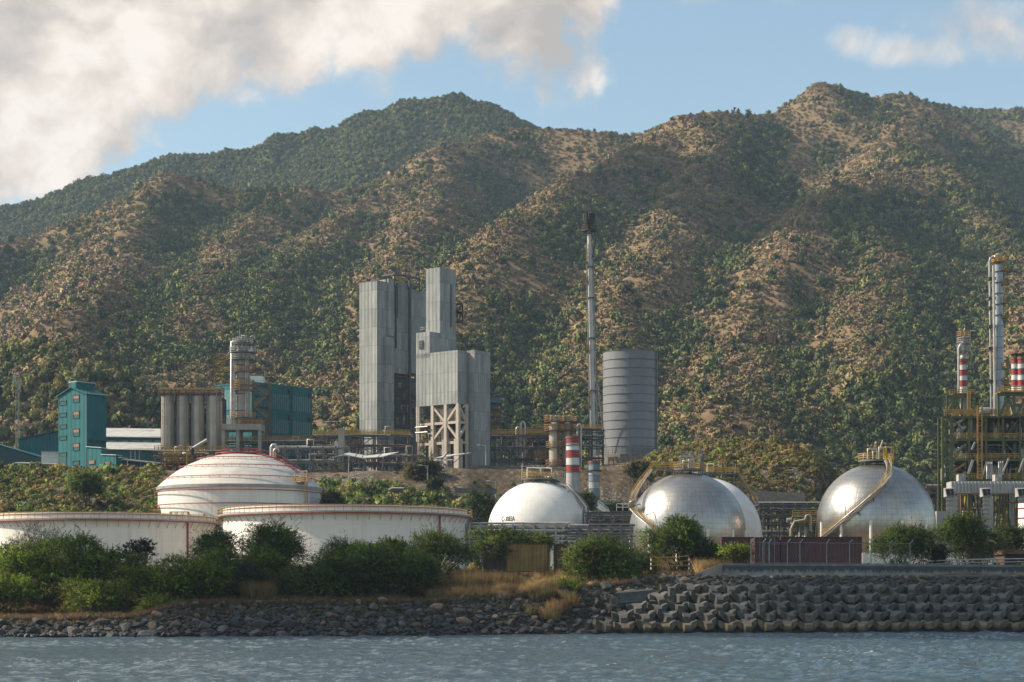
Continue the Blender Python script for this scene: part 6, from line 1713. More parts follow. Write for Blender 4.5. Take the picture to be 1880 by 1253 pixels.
for y0_, y1_ in ((497, 523), (557, 584)):
    la = MB()
    for d_ in (0, .5): la.beam(P(1846, y1_, Y - .9) + Vector((d_, 0, 0)), P(1846, y0_, Y - .9) + Vector((d_, 0, 0)), .1)
    for k in range(6): la.beam(P(1846, y1_, Y - .9).lerp(P(1846, y0_, Y - .9), k / 6), P(1846, y1_, Y - .9).lerp(P(1846, y0_, Y - .9), k / 6) + Vector((.5, 0, 0)), .08)
    la.build('ladder', M['ochre'], r_)
# twin chimneys on their deck at the right edge
Y = 434
for i, px in enumerate((1863, 1875.5)):
    r_ = empty('unit_chimney', (X(px, Y), Y + i, Z(721, Y)), ['banded red and white chimney with a conical cap, left of the edge pair', 'banded red and white chimney with a conical cap, cut by the picture edge'][i], 'chimney', 'twin capped chimneys')
    chimney(px, Y - i, 6.2 if i == 0 else 7.0, [(656, 668, 'cred'), (668, 678, 'cwhite'), (678, 688.5, 'cred'), (688.5, 699, 'cwhite'), (699, 709, 'cred'), (709, 721, 'cwhite')], Z(721, Y), None, parent=r_)
    for a in range(8): MB().beam((X(px, Y) + S(5.6, Y) * math.cos(a * .785), Y - i + S(5.6, Y) * math.sin(a * .785), Z(656, Y)), (X(px, Y) + S(5.6, Y) * math.cos(a * .785), Y - i + S(5.6, Y) * math.sin(a * .785), Z(650.5, Y)), .2).build('cap_post', M['dsteel'], r_)
    MB().lathe((X(px, Y), Y - i, Z(651, Y)), [(S(9, Y), 0), (S(9, Y), .25), (.05, 1.1), (.01, 1.2)], 24).build('cap', M['rust'], r_)
r_ = empty('chimney_deck', (X(1885, Y), Y, Z(766, Y)), 'dark green deck frame carrying the capped chimneys at the right edge', 'steel stand')
for px in (1833, 1862, 1900):
    MB().beam(P(px, 766, Y - 2), P(px, 724, Y - 2), .42).build('post', M['green'], r_)
MB().beam(P(1830, 724.5, Y - 2), P(1925, 724.5, Y - 2), .6, .7).build('beam', M['green'], r_)
for a_, b_ in ((1836, 1850), (1864, 1850), (1866, 1884), (1900, 1886)): MB().beam(P(a_, 764, Y - 2), P(b_, 727, Y - 2), .5).build('brace', M['green'], r_)
MB().box((X(1878, Y), Y, Z(722, Y)), (S(94, Y), 6, .25)).build('deck', M['ochre'], r_)
g_ = MB(); rails(g_, [P(1832, 721, Y - 2.6), P(1925, 721, Y - 2.6)], 1.3, .14, .9, 3); g_.build('guard_rail', M['yellow'], r_)
# drums on the top deck
for px, py, rp, lp, lab in ((1808, 754, 6, 12, 'small pale horizontal drum on the top deck of the process unit'), (1866, 752, 11, 8, 'large pale round-ended drum on the top deck near the right edge')):
    a_ = P(px - lp / 2, py, Y + 1); b_ = P(px + lp / 2, py, Y + 1); q = S(rp, Y)
    mb = MB(); mb.tube([a_ - Vector((q * .5, 0, 0)), a_ - Vector((q * .35, 0, 0)), a_, b_, b_ + Vector((q * .35, 0, 0))], q, 20)
    d_ = mb.build_at('drum', M['pipe'], ((a_ + b_) / 2), lab, 'drum')
    MB().box(((a_ + b_) / 2 - Vector((0, 0, q * 1.05))), (q, q * 1.2, q * .5)).build('saddle', M['steel'], d_)

# small process clutter between the shiny sphere and the unit, and left of it
steel_frame('valve_manifold', 'rusty valve manifold behind the shiny sphere, left of the process unit', 'manifold', 1690, 1735, 442, [985, 930, 905, 897], 3, 5, 'steel', 'rust', clutter=5, seed=41, base=8)
steel_frame('valve_manifold', 'yellow railed pale valve skid left of the shiny sphere', 'manifold', 1455, 1500, 404, [985, 965, 950], 3, 4, 'green', 'yellow', clutter=4, seed=42, base=8, pm=('pipe', 'white', 'pipe'))
Yq = 402
MB().tube([P(1452, 985, Yq), P(1452, 972, Yq), P(1459, 958, Yq), P(1478, 955, Yq), P(1480, 948, Yq), P(1484, 946, Yq), P(1488, 950, Yq), P(1488, 975, Yq)], .28, 10).build_at('pipe_loop', M['dull'], P(1470, 985, Yq), 'big pale pipe loop beside the shiny sphere', 'pipe loop')
Yq = 424
MB().box((X(1733, Yq), Yq, (8 + Z(940, Yq)) / 2), (S(38, Yq), 6, Z(940, Yq) - 8)).build_at('plain_building', M['hood'], (X(1733, Yq), Yq, 8), 'plain grey box building between the shiny sphere and the hooded columns', 'building')
# pale tank slice at the far right edge
Yq = 380
r_ = empty('edge_tank', (X(1893, Yq), Yq, 8), 'pale pink-striped tank cut off by the right picture edge', 'storage tank')
MB().cyl((X(1898, Yq), Yq, 8), S(28, Yq), Z(925, Yq) - 8, 40).build('shell', M['white'], r_)
for py in (934, 952): MB().ring((X(1898, Yq), Yq), S(28.4, Yq), Z(py, Yq), .12, 48).build('ring_pipe', M['red'], r_)

# ------------------------------------------------------------------ pipe fences by the spheres (posts with stacked horizontal pipes)
pipe_rack('low rack of stacked grey pipes on pale posts in front of the white sphere', 862, 1040, 372, [1002, 992, 983, 973, 964], 9, 4, 3, 51, None, 'lsteel', w=.34, base=8, pm=('steel', 'dsteel', 'lsteel', 'steel'), group='pipe racks around the spheres', loops=False)
pipe_rack('lower rack of grey pipes between the white and the metal sphere', 1040, 1160, 372, [1000, 988, 978, 968], 6, 4, 3, 52, None, 'steel', w=.34, base=8, pm=('steel', 'dsteel', 'lsteel'), group='pipe racks around the spheres', loops=False)
pipe_rack('dark pipe rack right behind the white and metal spheres, under the green canopy', 1078, 1165, 436, [960, 950, 942], 4, 5, 4, 53, None, 'dsteel', w=.3, base=8, pm=('steel', 'dsteel', 'dsteel'), group='pipe racks around the spheres', loops=False)
pipe_rack('tall dark rack of pipes between the two shiny spheres', 1395, 1505, 452, [978, 962, 948, 936, 926], 5, 6, 5, 54, None, 'dsteel', w=.36, base=8, pm=('steel', 'dsteel', 'lsteel', 'dsteel', 'pipe'), group='pipe racks around the spheres', loops=False)
pipe_rack('small dark pipe trestle on the scrub knoll', 1484, 1538, 545, [872, 862, 853], 3, 4, 3, 55, None, 'dsteel', w=.3, base=40)
pipe_rack('short dark rack between the two low tanks', 398, 416, 420, [985, 970, 955], 1, 4, 4, 56, None, 'dsteel', w=.3, base=8, group='pipe racks around the spheres', loops=False)
# green canopy with pale stairs
Yq = 462
r_ = empty('canopy', (X(1110, Yq), Yq, 12), 'small dark green canopy on thin posts behind the faded chimney', 'canopy')
MB().slab([P(1093, 927, Yq), P(1131, 926, Yq), P(1133, 922, Yq + 5), (P(1100, 921, Yq + 5))], .2).build('roof', M['teal_dark'], r_)
for px in (1096, 1112, 1129): MB().beam(P(px, 975, Yq + 1), P(px, 925, Yq + 1), .22).build('post', M['dsteel'], r_)
fl = MB(); fl.beam(P(1098, 928, Yq - 2), P(1117, 942, Yq - 2), .3, 1.2); rails(fl, [P(1098, 928, Yq - 2.4), P(1117, 942, Yq - 2.4)], 1.1, .13, 1.2, 2); fl.build('stair', M['white'], r_)
g_ = MB(); rails(g_, [P(1132, 938, Yq - 2), P(1155, 938, Yq - 2)], 1.6, .14, 1.0, 2); g_.build('guard_rail', M['white'], r_)

# ------------------------------------------------------------------ lamp posts, mast, fences, walls on the bank
def lamp_post(px, Y, yt, yb, label, arm=1):
    a_ = P(px, yb, Y); b_ = P(px, yt, Y)
    r_ = empty('lamp_post', a_, label, 'lamp post', 'lamp posts of the plant')
    MB().tube([a_, b_], .11, 6).build('pole', M['lsteel'], r_)
    MB().tube([b_, b_ + Vector((-1.6 * arm, 0, .25))], .07, 6).build('arm', M['lsteel'], r_)
    MB().box(b_ + Vector((-1.9 * arm, 0, .25)), (.9, .35, .18)).build('lamp_head', M['white'], r_)
    return r_
lamp_post(892, 508, 819, 858, 'slim lamp post in front of the stepped grey tower')
lamp_post(600, 540, 776, 812, 'lamp post above the pipe rack left of the tall grey tower', -1)
lamp_post(640, 495, 838, 888, 'slim lamp post on the gravel slope under the zigzag shelter')
lamp_post(667, 492, 862, 894, 'short pale post on the gravel slope')
lamp_post(1154, 490, 882, 936, 'lamp post on the gravel slope left of the metal spheres')
lamp_post(785, 492, 856, 897, 'thin post beside the bush on the slope', 1)
lamp_post(910, 486, 885, 915, 'thin post on the slope above the white sphere')
lamp_post(234, 524, 842, 876, 'lamp post in front of the blue shed')
lamp_post(590, 548, 776, 830, 'pale lamp post right of the teal block', -1)
Y = 690
r_ = empty('radio_mast', P(32, 830, Y), 'thin lattice radio mast on the hillside at the left edge', 'radio mast')
ms_ = MB(); a_, b_ = P(32, 850, Y), P(32, 694, Y)
for dx, dy in ((-.5, 0), (.5, 0), (0, .8)): ms_.beam(a_ + Vector((dx * 1.4, dy, 0)), b_ + Vector((dx, dy, 0)), .16)
nseg = 24
for k in range(nseg):
    p = a_.lerp(b_, k / nseg); q = a_.lerp(b_, (k + 1) / nseg); s_ = 1 if k % 2 else -1
    ms_.beam(p + Vector((.6 * s_, 0, 0)), q + Vector((-.6 * s_, 0, 0)), .1)
ms_.build('lattice', M['lsteel'], r_)
for dx, dz in ((-1.3, -1), (1.2, -1.2), (-.7, -.4), (.9, -3)): MB().box(b_ + Vector((dx, -.3, dz)), (.5, .4, 2.2)).build('antenna', M['lsteel'], r_)
MB().cyl(b_ + Vector((-1.5, 0, -9)), .6, .5, 14).build('dish', M['lsteel'], r_)

M['stone'] = mat('rough_stone_revetment', (0.30, 0.25, 0.20), (0.15, 0.125, 0.10), 1.6, .95, bump=1.0, bscale=1.2)
M['wall'] = mat('dark_retaining_wall', (0.15, 0.135, 0.12), (0.09, 0.08, 0.07), .5, .9, streak=.3)
def plant_wall(label, pxa, pxb, Y, ya, yb, h_, m='wall', t=.5):
    a_ = P(pxa, ya, Y); b_ = P(pxb, yb, Y)
    mb = MB(); mb.prism([(a_.x, Y), (b_.x, Y), (b_.x, Y + t), (a_.x, Y + t)], [a_.z - h_, b_.z - h_, b_.z - h_, a_.z - h_], [a_.z, b_.z, b_.z, a_.z])
    return mb.build_at('retaining_wall', M[m], ((a_.x + b_.x) / 2, Y, a_.z - h_), label, 'wall')
plant_wall('dark low retaining wall at the terrace edge under the zigzag shelter', 585, 690, 507, 864, 869, 2.6)
plant_wall('low dark fence wall along the terrace edge right of the stepped tower', 862, 1010, 507, 854, 859, 1.6)
plant_wall('dark stone ledge across the slope above the white sphere', 835, 912, 484, 896, 897.5, 1.2)
plant_wall('rough low stone wall under the scrub knoll', 1375, 1478, 498, 901, 905, 3.6, 'stone')
def mesh_fence(label, pxa, pxb, Y, ya, yb, h_, n, m='dsteel'):
    a_ = P(pxa, ya, Y); b_ = P(pxb, yb, Y)
    r_ = empty('fence', (a_ + b_) / 2, label, 'fence')
    for k in range(n + 1):
        p = a_.lerp(b_, k / n); MB().beam(p, p + Vector((0, 0, h_)), .13).build('post', M[m], r_)
    g_ = MB()
    for f in (1, .66, .33): g_.beam(a_ + Vector((0, 0, h_ * f)), b_ + Vector((0, 0, h_ * f)), .07)
    g_.build('rails', M[m], r_)
mesh_fence('thin pale railing in front of the teal tower annexes', 118, 288, 524, 876, 872, 1.6, 16, 'lsteel')
mesh_fence('dark post fence along the terrace edge left of the twin columns', 905, 1040, 508, 862, 862, 1.8, 14)
mesh_fence('wire fence at the foot of the stone plinth', 1100, 1210, 512, 866, 866, 1.8, 12)
mesh_fence('tall wire fence across the scrub knoll slope', 1340, 1480, 500, 906, 908, 2.6, 14)
# culvert mouth on the slope
Yq = 476
r_ = empty('culvert', P(740, 900, Yq), 'dark culvert mouth with a pale concrete lip on the sandy slope', 'culvert')
MB().add([P(714, 900, Yq - .3), P(722, 897, Yq), P(738, 897, Yq), P(742, 900, Yq), P(738, 905, Yq - 1), P(720, 904.5, Yq - 1)], [(0, 1, 2, 3, 4, 5)]).slab([P(718, 899, Yq - 1), P(740, 899, Yq - 1), P(740, 905, Yq - 1.2), P(719, 904.6, Yq - 1.2)], .6).build('mouth', M['black'], r_)
MB().tube([P(713, 900, Yq - 1.1), P(720, 896.6, Yq - 1.1), P(742, 896.6, Yq - 1.1)], .22, 6).build('lip', M['beige'], r_)
# windsock
Yq = 470
r_ = empty('windsock', P(1330, 870, Yq), 'orange windsock drooping from a thin pole behind the white sphere', 'windsock')
MB().tube([P(1324.5, 880, Yq), P(1324.5, 843, Yq)], .07, 6).build('pole', M['lsteel'], r_)
MB().tube([P(1324.5, 844, Yq), P(1327, 848, Yq), P(1330.5, 852.5, Yq)], .42, 10, r2=.2).build('sock', mat('orange_cloth', (.62, .27, .04), (.5, .2, .03), 2, .8), r_)
# ------------------------------------------------------------------ shore: boulders, armour blocks, sea wall
def gh(x, y): return float(ground_h(np.array([x], float), np.array([y], float))[0])

def rock_mesh(name, seed, material, sub=2):
    bm = bmesh.new(); bmesh.ops.create_icosphere(bm, subdivisions=sub, radius=1.0)
    r_ = random.Random(seed)
    # chip the ball by random planes, then roughen
    for _ in range(15):
        n_ = Vector((r_.gauss(0, 1), r_.gauss(0, 1), r_.gauss(0, 1))).normalized(); d_ = r_.uniform(.5, .82)
        for v_ in bm.verts:
            e = v_.co.dot(n_) - d_
            if e > 0: v_.co -= n_ * e * .92
    sx, sy, sz = r_.uniform(.95, 1.35), r_.uniform(.8, 1.05), r_.uniform(.55, .8)
    for v_ in bm.verts:
        v_.co *= 1 + r_.uniform(-.02, .02)
        v_.co.x *= sx; v_.co.y *= sy; v_.co.z *= sz
    me = bpy.data.meshes.new(name); bm.to_mesh(me); bm.free()
    me.polygons.foreach_set('use_smooth', [sub > 2] * len(me.polygons))
    me.materials.append(material)
    return me
def rock_mat(name, c, c2):
    m, t, b = new_mat(name)
    oi = t.new('ShaderNodeObjectInfo'); g_ = t.new('ShaderNodeNewGeometry')
    n_ = t.noise(g_.outputs['Position'], 1.3, 7, .65); n2_ = t.noise(g_.outputs['Position'], 7, 5, .7)
    cc = t.mix(t.ramp(n_, [(.35, 0.0), (.65, 1.0)]), tuple(c) + (1,), tuple(c2) + (1,))
    cc = t.mix(t.smooth(n2_, .52, .75, 0.0, .45), cc, (.015, .015, .014, 1))
    # wet band by the water
    sp_ = t.new('ShaderNodeSeparateXYZ'); t.link(g_.outputs['Position'], sp_.inputs[0])
    wet = t.smooth(t.math('MULTIPLY_ADD', n_, .5, sp_.outputs[2]), .95, .45)
    cc = t.mix(t.math('MULTIPLY', wet, .75), cc, (.018, .017, .015, 1))
    hs = t.new('ShaderNodeHueSaturation'); t.link(t.math('MULTIPLY_ADD', oi.outputs['Random'], .9, .6), hs.inputs['Value']); t.link(cc, hs.inputs['Color'])
    t.link(hs.outputs[0], b.inputs['Base Color'])
    t.link(t.math('MULTIPLY_ADD', wet, -.45, .85), b.inputs['Roughness'])
    bp = t.new('ShaderNodeBump'); bp.inputs['Strength'].default_value = .9; bp.inputs['Distance'].default_value = .12
    t.link(n2_, bp.inputs['Height']); t.link(bp.outputs[0], b.inputs['Normal'])
    return m
RK = [rock_mat('dark_basalt', (.065, .06, .053), (.036, .033, .03)), rock_mat('grey_basalt', (.12, .108, .094), (.062, .057, .05)), rock_mat('brown_boulder_stone', (.17, .118, .074), (.095, .066, .045))]
tone_word = ['dark', 'grey', 'brown']
rocks = [[rock_mesh('boulder', 40 + i, RK[k]) for i in range(8)] for k in range(3)]
rr_ = random.Random(5)
def tet_left(f): return 1098 + 190 * f           # left boundary of the armour blocks, f 0 at the water .. 1 at the top
spots = []
for i in range(9000):
    px = rr_.uniform(-25, 1300); hcx = float(crest_h(px)); ys = float(shore_y(px)); wdt = hcx * 1.75
    f = rr_.uniform(-.06, 1.04 if px > 300 else .98)
    if px > tet_left(f) + 6 : continue
    rad = rr_.choice([.55, .7, .85, 1.0, 1.2]) * (1.0 if px > 290 else 1.05)
    if 300 < px < 620 and f > .55: rad *= .6
    if px > 1120 and f > .6: rad *= 1.1
    y_ = ys + f * wdt; x_ = X(px, y_)
    if all((x_ - a) ** 2 + ((y_ - b_) * 1.0) ** 2 > (.80 * (rad + c_)) ** 2 for a, b_, c_, _ in spots): spots.append((x_, y_, rad, f))
spots.sort(key=lambda s_: -s_[2])
big, rest_ = spots[:300], spots[300:]
def shore_place(x_, y_):
    px = x_ / y_ * F + 940
    if px < 260: return 'below the green left bushes'
    if px < 480: return 'below the dry grass ledge'
    if px < 800: return 'below the dark middle bushes'
    if px < 1010: return 'below the dry reed clumps'
    return 'beside the concrete armour blocks'
for x_, y_, rad, f in big:
    k = 0 if f < .12 and rr_.random() < .7 else rr_.choice([0, 0, 1, 1, 2])
    o = bpy.data.objects.new('boulder', rr_.choice(rocks[k])); col.objects.link(o)
    o.location = (x_, y_, gh(x_, y_) + rad * .12); o.rotation_euler = (rr_.uniform(-.35, .35), rr_.uniform(-.3, .3), rr_.uniform(0, 6.28)); o.scale = (rad, rad, rad * rr_.uniform(.85, 1.15))
    lv = 'at the waterline' if f < .2 else ('halfway up the slope' if f < .65 else 'near the top of the slope')
    tag(o, f'{tone_word[k]} boulder {lv} {shore_place(x_, y_)}', 'boulder', 'boulders of the shore riprap')
# the smaller stones between and under them, and the loose stones above the armour blocks
RV = []; RF = []; nv = 0
for j in range(4200):
    if j < len(rest_): x_, y_, rad, f = rest_[j]
    elif j < 3300:
        px = rr_.uniform(-25, 1290); f = rr_.uniform(-.05, 1.08)
        if px > tet_left(f) + 4: continue
        y_ = float(shore_y(px)) + f * float(crest_h(px)) * 1.75; x_ = X(px, y_); rad = rr_.uniform(.22, .5)
    else:
        px = rr_.uniform(1225, 1910); f = rr_.uniform(.78, 1.06); y_ = float(shore_y(px)) + f * float(crest_h(px)) * 1.75; x_ = X(px, y_); rad = rr_.uniform(.25, .62)
    me = rocks[0][rr_.randrange(8)]
    mx = Matrix.Translation((x_, y_, gh(x_, y_) + rad * .1)) @ Matrix.Rotation(rr_.uniform(0, 6.28), 4, 'Z') @ Matrix.Rotation(rr_.uniform(-.4, .4), 4, 'X') @ Matrix.Scale(rad, 4)
    co = np.empty(len(me.vertices) * 3); me.vertices.foreach_get('co', co); co = co.reshape(-1, 3)
    mm = np.array(mx); RV.append(co @ mm[:3, :3].T + mm[:3, 3])
    RF.append(np.array([p.vertices[:] for p in me.polygons]) + nv); nv += len(co)
tag(np_mesh('rubble', np.concatenate(RV), np.concatenate(RF), RK[1]), 'small stones and rubble filling the gaps of the shore slope', 'rubble', kind='stuff')

# armour blocks: a core with a blunt leg to the sea, one back, and two arms raised sideways
def armour_mesh():
    bm = bmesh.new(); bmesh.ops.create_cube(bm, size=1.25)
    def leg(dirn, off, length, sc):
        bm.faces.ensure_lookup_table()
        f = max(bm.faces, key=lambda q: q.normal.dot(Vector(dirn)) + .001 * q.calc_center_median().dot(Vector(dirn)))
        for k, (l_, s_) in enumerate(((length * .35, .98), (length * .65, sc))):
            ex = bmesh.ops.extrude_discrete_faces(bm, faces=[f])
            f = ex['faces'][0]; bm.normal_update()
            c_ = f.calc_center_median(); mv = (Vector(dirn) + Vector(off)).normalized() * l_
            for v_ in f.verts: v_.co = c_ + (v_.co - c_) * s_ + mv
            bm.normal_update()
    leg((0, -1, 0), (0, 0, -.12), 1.0, .80)
    leg((1, 0, 0), (0, -.1, .75), 1.15, .62)
    leg((-1, 0, 0), (0, -.1, .75), 1.15, .62)
    leg((0, 0, -1), (0, .3, 0), .9, .8)
    leg((0, 1, 0), (0, 0, .3), .8, .8)
    bmesh.ops.bevel(bm, geom=bm.edges[:], offset=.03, segments=1, affect='EDGES')
    me = bpy.data.meshes.new('armour_block'); bm.to_mesh(me); bm.free()
    return me
am_, t, b = new_mat('sea_worn_concrete')
oi = t.new('ShaderNodeObjectInfo'); g_ = t.new('ShaderNodeNewGeometry'); sp_ = t.new('ShaderNodeSeparateXYZ'); t.link(g_.outputs['Position'], sp_.inputs[0])
n_ = t.noise(g_.outputs['Position'], .9, 7, .65); n2_ = t.noise(g_.outputs['Position'], 6, 5, .7)
cc = t.mix(t.ramp(n_, [(.35, 0.0), (.68, 1.0)]), (.125, .114, .096, 1), (.068, .063, .055, 1))
cc = t.mix(t.smooth(n2_, .55, .8, 0, .5), cc, (.05, .047, .04, 1))
tide = t.smooth(t.math('MULTIPLY_ADD', n_, .8, sp_.outputs[2]), 2.3, 1.1)
cc = t.mix(t.math('MULTIPLY', tide, .75), cc, (.20, .14, .075, 1))
wet = t.smooth(t.math('MULTIPLY_ADD', n_, .6, sp_.outputs[2]), 1.1, .5)
cc = t.mix(t.math('MULTIPLY', wet, .8), cc, (.022, .02, .016, 1))
hs = t.new('ShaderNodeHueSaturation'); t.link(t.math('MULTIPLY_ADD', oi.outputs['Random'], .5, .75), hs.inputs['Value']); t.link(cc, hs.inputs['Color']); t.link(hs.outputs[0], b.inputs['Base Color'])
b.inputs['Roughness'].default_value = .9
bp = t.new('ShaderNodeBump'); bp.inputs['Strength'].default_value = .6; bp.inputs['Distance'].default_value = .06; t.link(n2_, bp.inputs['Height']); t.link(bp.outputs[0], b.inputs['Normal'])
ame = armour_mesh(); ame.materials.append(am_)
rows = ['in the bottom row', 'in the second row up', 'in the middle row', 'in the second row down', 'in the top row']
for i in range(5):
    f = .04 + .165 * i
    px = tet_left(f) + (8 if i % 2 else 0); n_b = 0
    while px < 1915:
        y_ = float(shore_y(px)) + f * float(crest_h(px)) * 1.75
        stepm = 2.75 if px < 1500 else 2.35
        x_ = X(px, y_)
        o = bpy.data.objects.new('armour_block', ame); col.objects.link(o)
        turn = 0.30 - 0.62 * sstep(np.array(px), 1380, 1700)
        o.location = (x_ + rr_.uniform(-.08, .08), y_ + rr_.uniform(-.35, .35), gh(x_, y_) + .38 + rr_.uniform(-.16, .16))
        o.rotation_euler = (rr_.uniform(-.16, .16) + .1, rr_.uniform(-.13, .13), float(turn) + rr_.uniform(-.3, .3))
        s_ = rr_.uniform(.93, 1.0) * (.95 if px < 1500 else .86); o.scale = (s_, s_, s_)
        where = 'near the left boulders' if px < 1330 else ('under the sea wall fence' if px < 1600 else 'toward the right picture edge')
        tag(o, f'concrete armour block {rows[i]} {where}', 'armour block', 'concrete armour blocks of the shore')
        px += stepm * F / y_

# sea wall with a hollow curved face
prof = [(0, 0), (-.1, 2.2), (0.55, 2.2), (.55, 1.75), (.85, 1.70), (.95, 1.3), (1.05, .85), (1.35, .42), (1.9, .12), (2.6, 0.0), (2.6, -.35), (0, -.35)]   # (towards the sea, up)
def wall_y(px): return float(np.interp(px, [1285, 1900, 2000], [289, 303, 306]))
wz = 7.55
secs = [1326] + list(range(1360, 1960, 40))
mb = MB(); vs = []; fs = []
for px in secs:
    y_ = wall_y(px); x_ = X(px, y_)
    for (o_, z_) in prof: vs.append((x_, y_ - o_, wz + z_))
k = len(prof)
for i in range(len(secs) - 1):
    for j in range(k): fs.append((i * k + j, i * k + (j + 1) % k, (i + 1) * k + (j + 1) % k, (i + 1) * k + j))
fs.append(tuple(range(k - 1, -1, -1))); fs.append(tuple((len(secs) - 1) * k + j for j in range(k)))
mb.add(vs, fs)
M['seawall'] = mat('stained_sea_wall_concrete', (.25, .235, .205), (.15, .14, .125), .6, .9, bump=.4)
t = NT(M['seawall'].node_tree); b = t.n['Principled BSDF']; src = b.inputs['Base Color'].links[0].from_socket
sp_ = t.new('ShaderNodeSeparateXYZ'); t.link(objco(t), sp_.inputs[0])                 # algae and soot hang down from the coping in tongues
tong = t.noise(objco(t, (1.2, 1.2, .12)), 1.0, 8, .75)
st_ = t.math('MULTIPLY', t.smooth(t.math('MULTIPLY_ADD', tong, 2.6, sp_.outputs[2]), 2.15, 2.65), t.smooth(sp_.outputs[2], 1.95, 1.80))
t.link(t.mix(t.math('MULTIPLY', st_, .85), src, (.022, .034, .042, 1)), b.inputs['Base Color'])
root = empty('sea_wall', (X(1600, 296), 296, wz), 'long stained concrete sea wall with a hollow curved face above the armour blocks', 'sea wall')
mb.build('wall', M['seawall'], root)
mb = MB(); p_, q_ = 1283, 1326
ya_, yb_ = wall_y(p_), wall_y(q_)
mb.prism([(X(p_, ya_), ya_ - .5), (X(q_, yb_) - .003, yb_ - .6), (X(q_, yb_) - .003, yb_ + .4), (X(p_, ya_), ya_ + .4)], [wz - .5] * 4, [wz + .9, wz + 2.2, wz + 2.2, wz + .9]); mb.build('end_wing', M['concrete'], root)

# wire fence on the wall
Yf = lambda px: wall_y(px) - .2
M['fence'] = mat('galvanised_fence_tube', (.16, .20, .22), (.11, .14, .16), 1, .5, metal=.3)
root = empty('wire_fence', (X(1525, 294), 294, 9.75), 'grey tube fence with slanted post tips on top of the sea wall', 'fence')
zf0 = wz + 2.2; posts = [1379, 1401, 1412, 1446, 1469, 1518, 1560, 1599, 1634, 1671]
for px in posts:
    y_ = Yf(px); x_ = X(px, y_); mb = MB().tube([(x_, y_, zf0 - .05), (x_, y_, zf0 + 3.1), (x_ + .45, y_ - .1, zf0 + 3.6)], .07, 6); mb.build('post', M['fence'], root)
for z_, t_ in ((3.08, .05), (.12, .04), (2.86, .035)):
    if t_ == .035: MB().tube([(X(px, Yf(px)), Yf(px), zf0 + z_) for px in (1401, 1446)], t_, 5).build('gate_rail', M['fence'], root)
    else: MB().tube([(X(px, Yf(px)), Yf(px), zf0 + z_) for px in posts], t_, 5).build('rail', M['fence'], root)
MB().tube([(X(1634, Yf(1634)), Yf(1634), zf0 + 2.0), (X(1610, Yf(1610)), Yf(1610), zf0)], .05, 5).build('brace', M['fence'], root)
wr = MB()
x0_, x1_ = X(1379, 292), X(1671, 297)
for k in range(60):
    for s_ in (0, 1):
        pa = 1379 + (1671 - 1379) * k / 60; pb = pa + (14 if s_ else -14); pb = min(max(pb, 1379), 1671)
        if abs(pb - pa) < 2: continue
        ht = 2.9 * abs(pb - pa) / 14
        wr.beam((X(pa, Yf(pa)), Yf(pa), zf0 + .1), (X(pb, Yf(pb)), Yf(pb), zf0 + .1 + ht), .010)
wr.build('wire_mesh', M['fence'], root)

# shipping containers
def container(label, px0, px1, Y, zb, h_, m, mrib=None, rz=0.0, dep=2.44, end=False):
    x0, x1 = X(px0, Y), X(px1, Y); L_ = x1 - x0
    root = empty('shipping_container', ((x0 + x1) / 2, Y, zb), label, 'container')
    vs = []; fs = []
    n_ = max(6, int(L_ / .14)); n_ -= n_ % 4
    for i in range(n_ + 1):
        x_ = x0 + .1 + (L_ - .2) * i / n_; d_ = .0 if (i % 4) in (0, 1) else .07
        vs += [(x_, Y + d_, zb + .12), (x_, Y + d_, zb + h_ - .12)]
    for i in range(n_): fs.append((2 * i, 2 * i + 2, 2 * i + 3, 2 * i + 1))
    MB().add(vs, fs).build('side_panel' if not end else 'door', m, root)
    MB().box(((x0 + x1) / 2, Y + .1 + dep / 2, zb + h_ / 2), (L_ - .08, dep - .02, h_ - .1)).build('body', m, root)
    for x_ in (x0 + .05, x1 - .05): MB().box((x_, Y + .02, zb + h_ / 2), (.16, .2, h_)).build('corner_post', mrib or m, root)
    for z_ in (zb + .06, zb + h_ - .06): MB().box(((x0 + x1) / 2, Y + .02, z_), (L_ - .28, .16, .14)).build('edge_rail', mrib or m, root)
    if end:
        for k in (.2, .4, .6, .8): MB().tube([(x0 + L_ * k, Y - .06, zb + .1), (x0 + L_ * k, Y - .06, zb + h_ - .1)], .03, 6).build('lock_bar', M['lsteel'], root)
    return root
M['maroon'] = mat('maroon_container_paint', (.085, .018, .020), (.055, .014, .016), .6, .6, streak=.3, streak_c=(.05, .025, .02))
M['ochrec'] = mat('faded_ochre_container_paint', (.30, .19, .045), (.20, .115, .035), .6, .7, streak=.5, streak_c=(.09, .05, .03))
M['rustc'] = mat('rust_brown_container', (.10, .055, .035), (.06, .035, .025), .6, .8)
container('long dark maroon shipping container behind the sea wall fence', 1434, 1582, 305, 8.6, 5.5, M['maroon'])
container('dark maroon shipping container end with lock bars, left of the long maroon one', 1386, 1431, 304, 8.6, 5.4, M['maroon'], end=True, dep=6)
container('dark maroon shipping container half hidden behind the round bush', 1325, 1384, 318, 8.6, 5.9, M['maroon'])
container('rusty brown shipping container overgrown by bushes, left of the ochre one', 888, 928, 285, 8.4, 4.1, M['rustc'], dep=5)
container('faded ochre shipping container with ribbed side among the shore bushes', 929, 1006, 285, 8.4, 4.1, M['ochrec'], M['rustc'])
container('small rusty ochre container right of a dark gap, partly behind a bush', 1017, 1042, 285, 8.4, 4.0, M['rustc'])
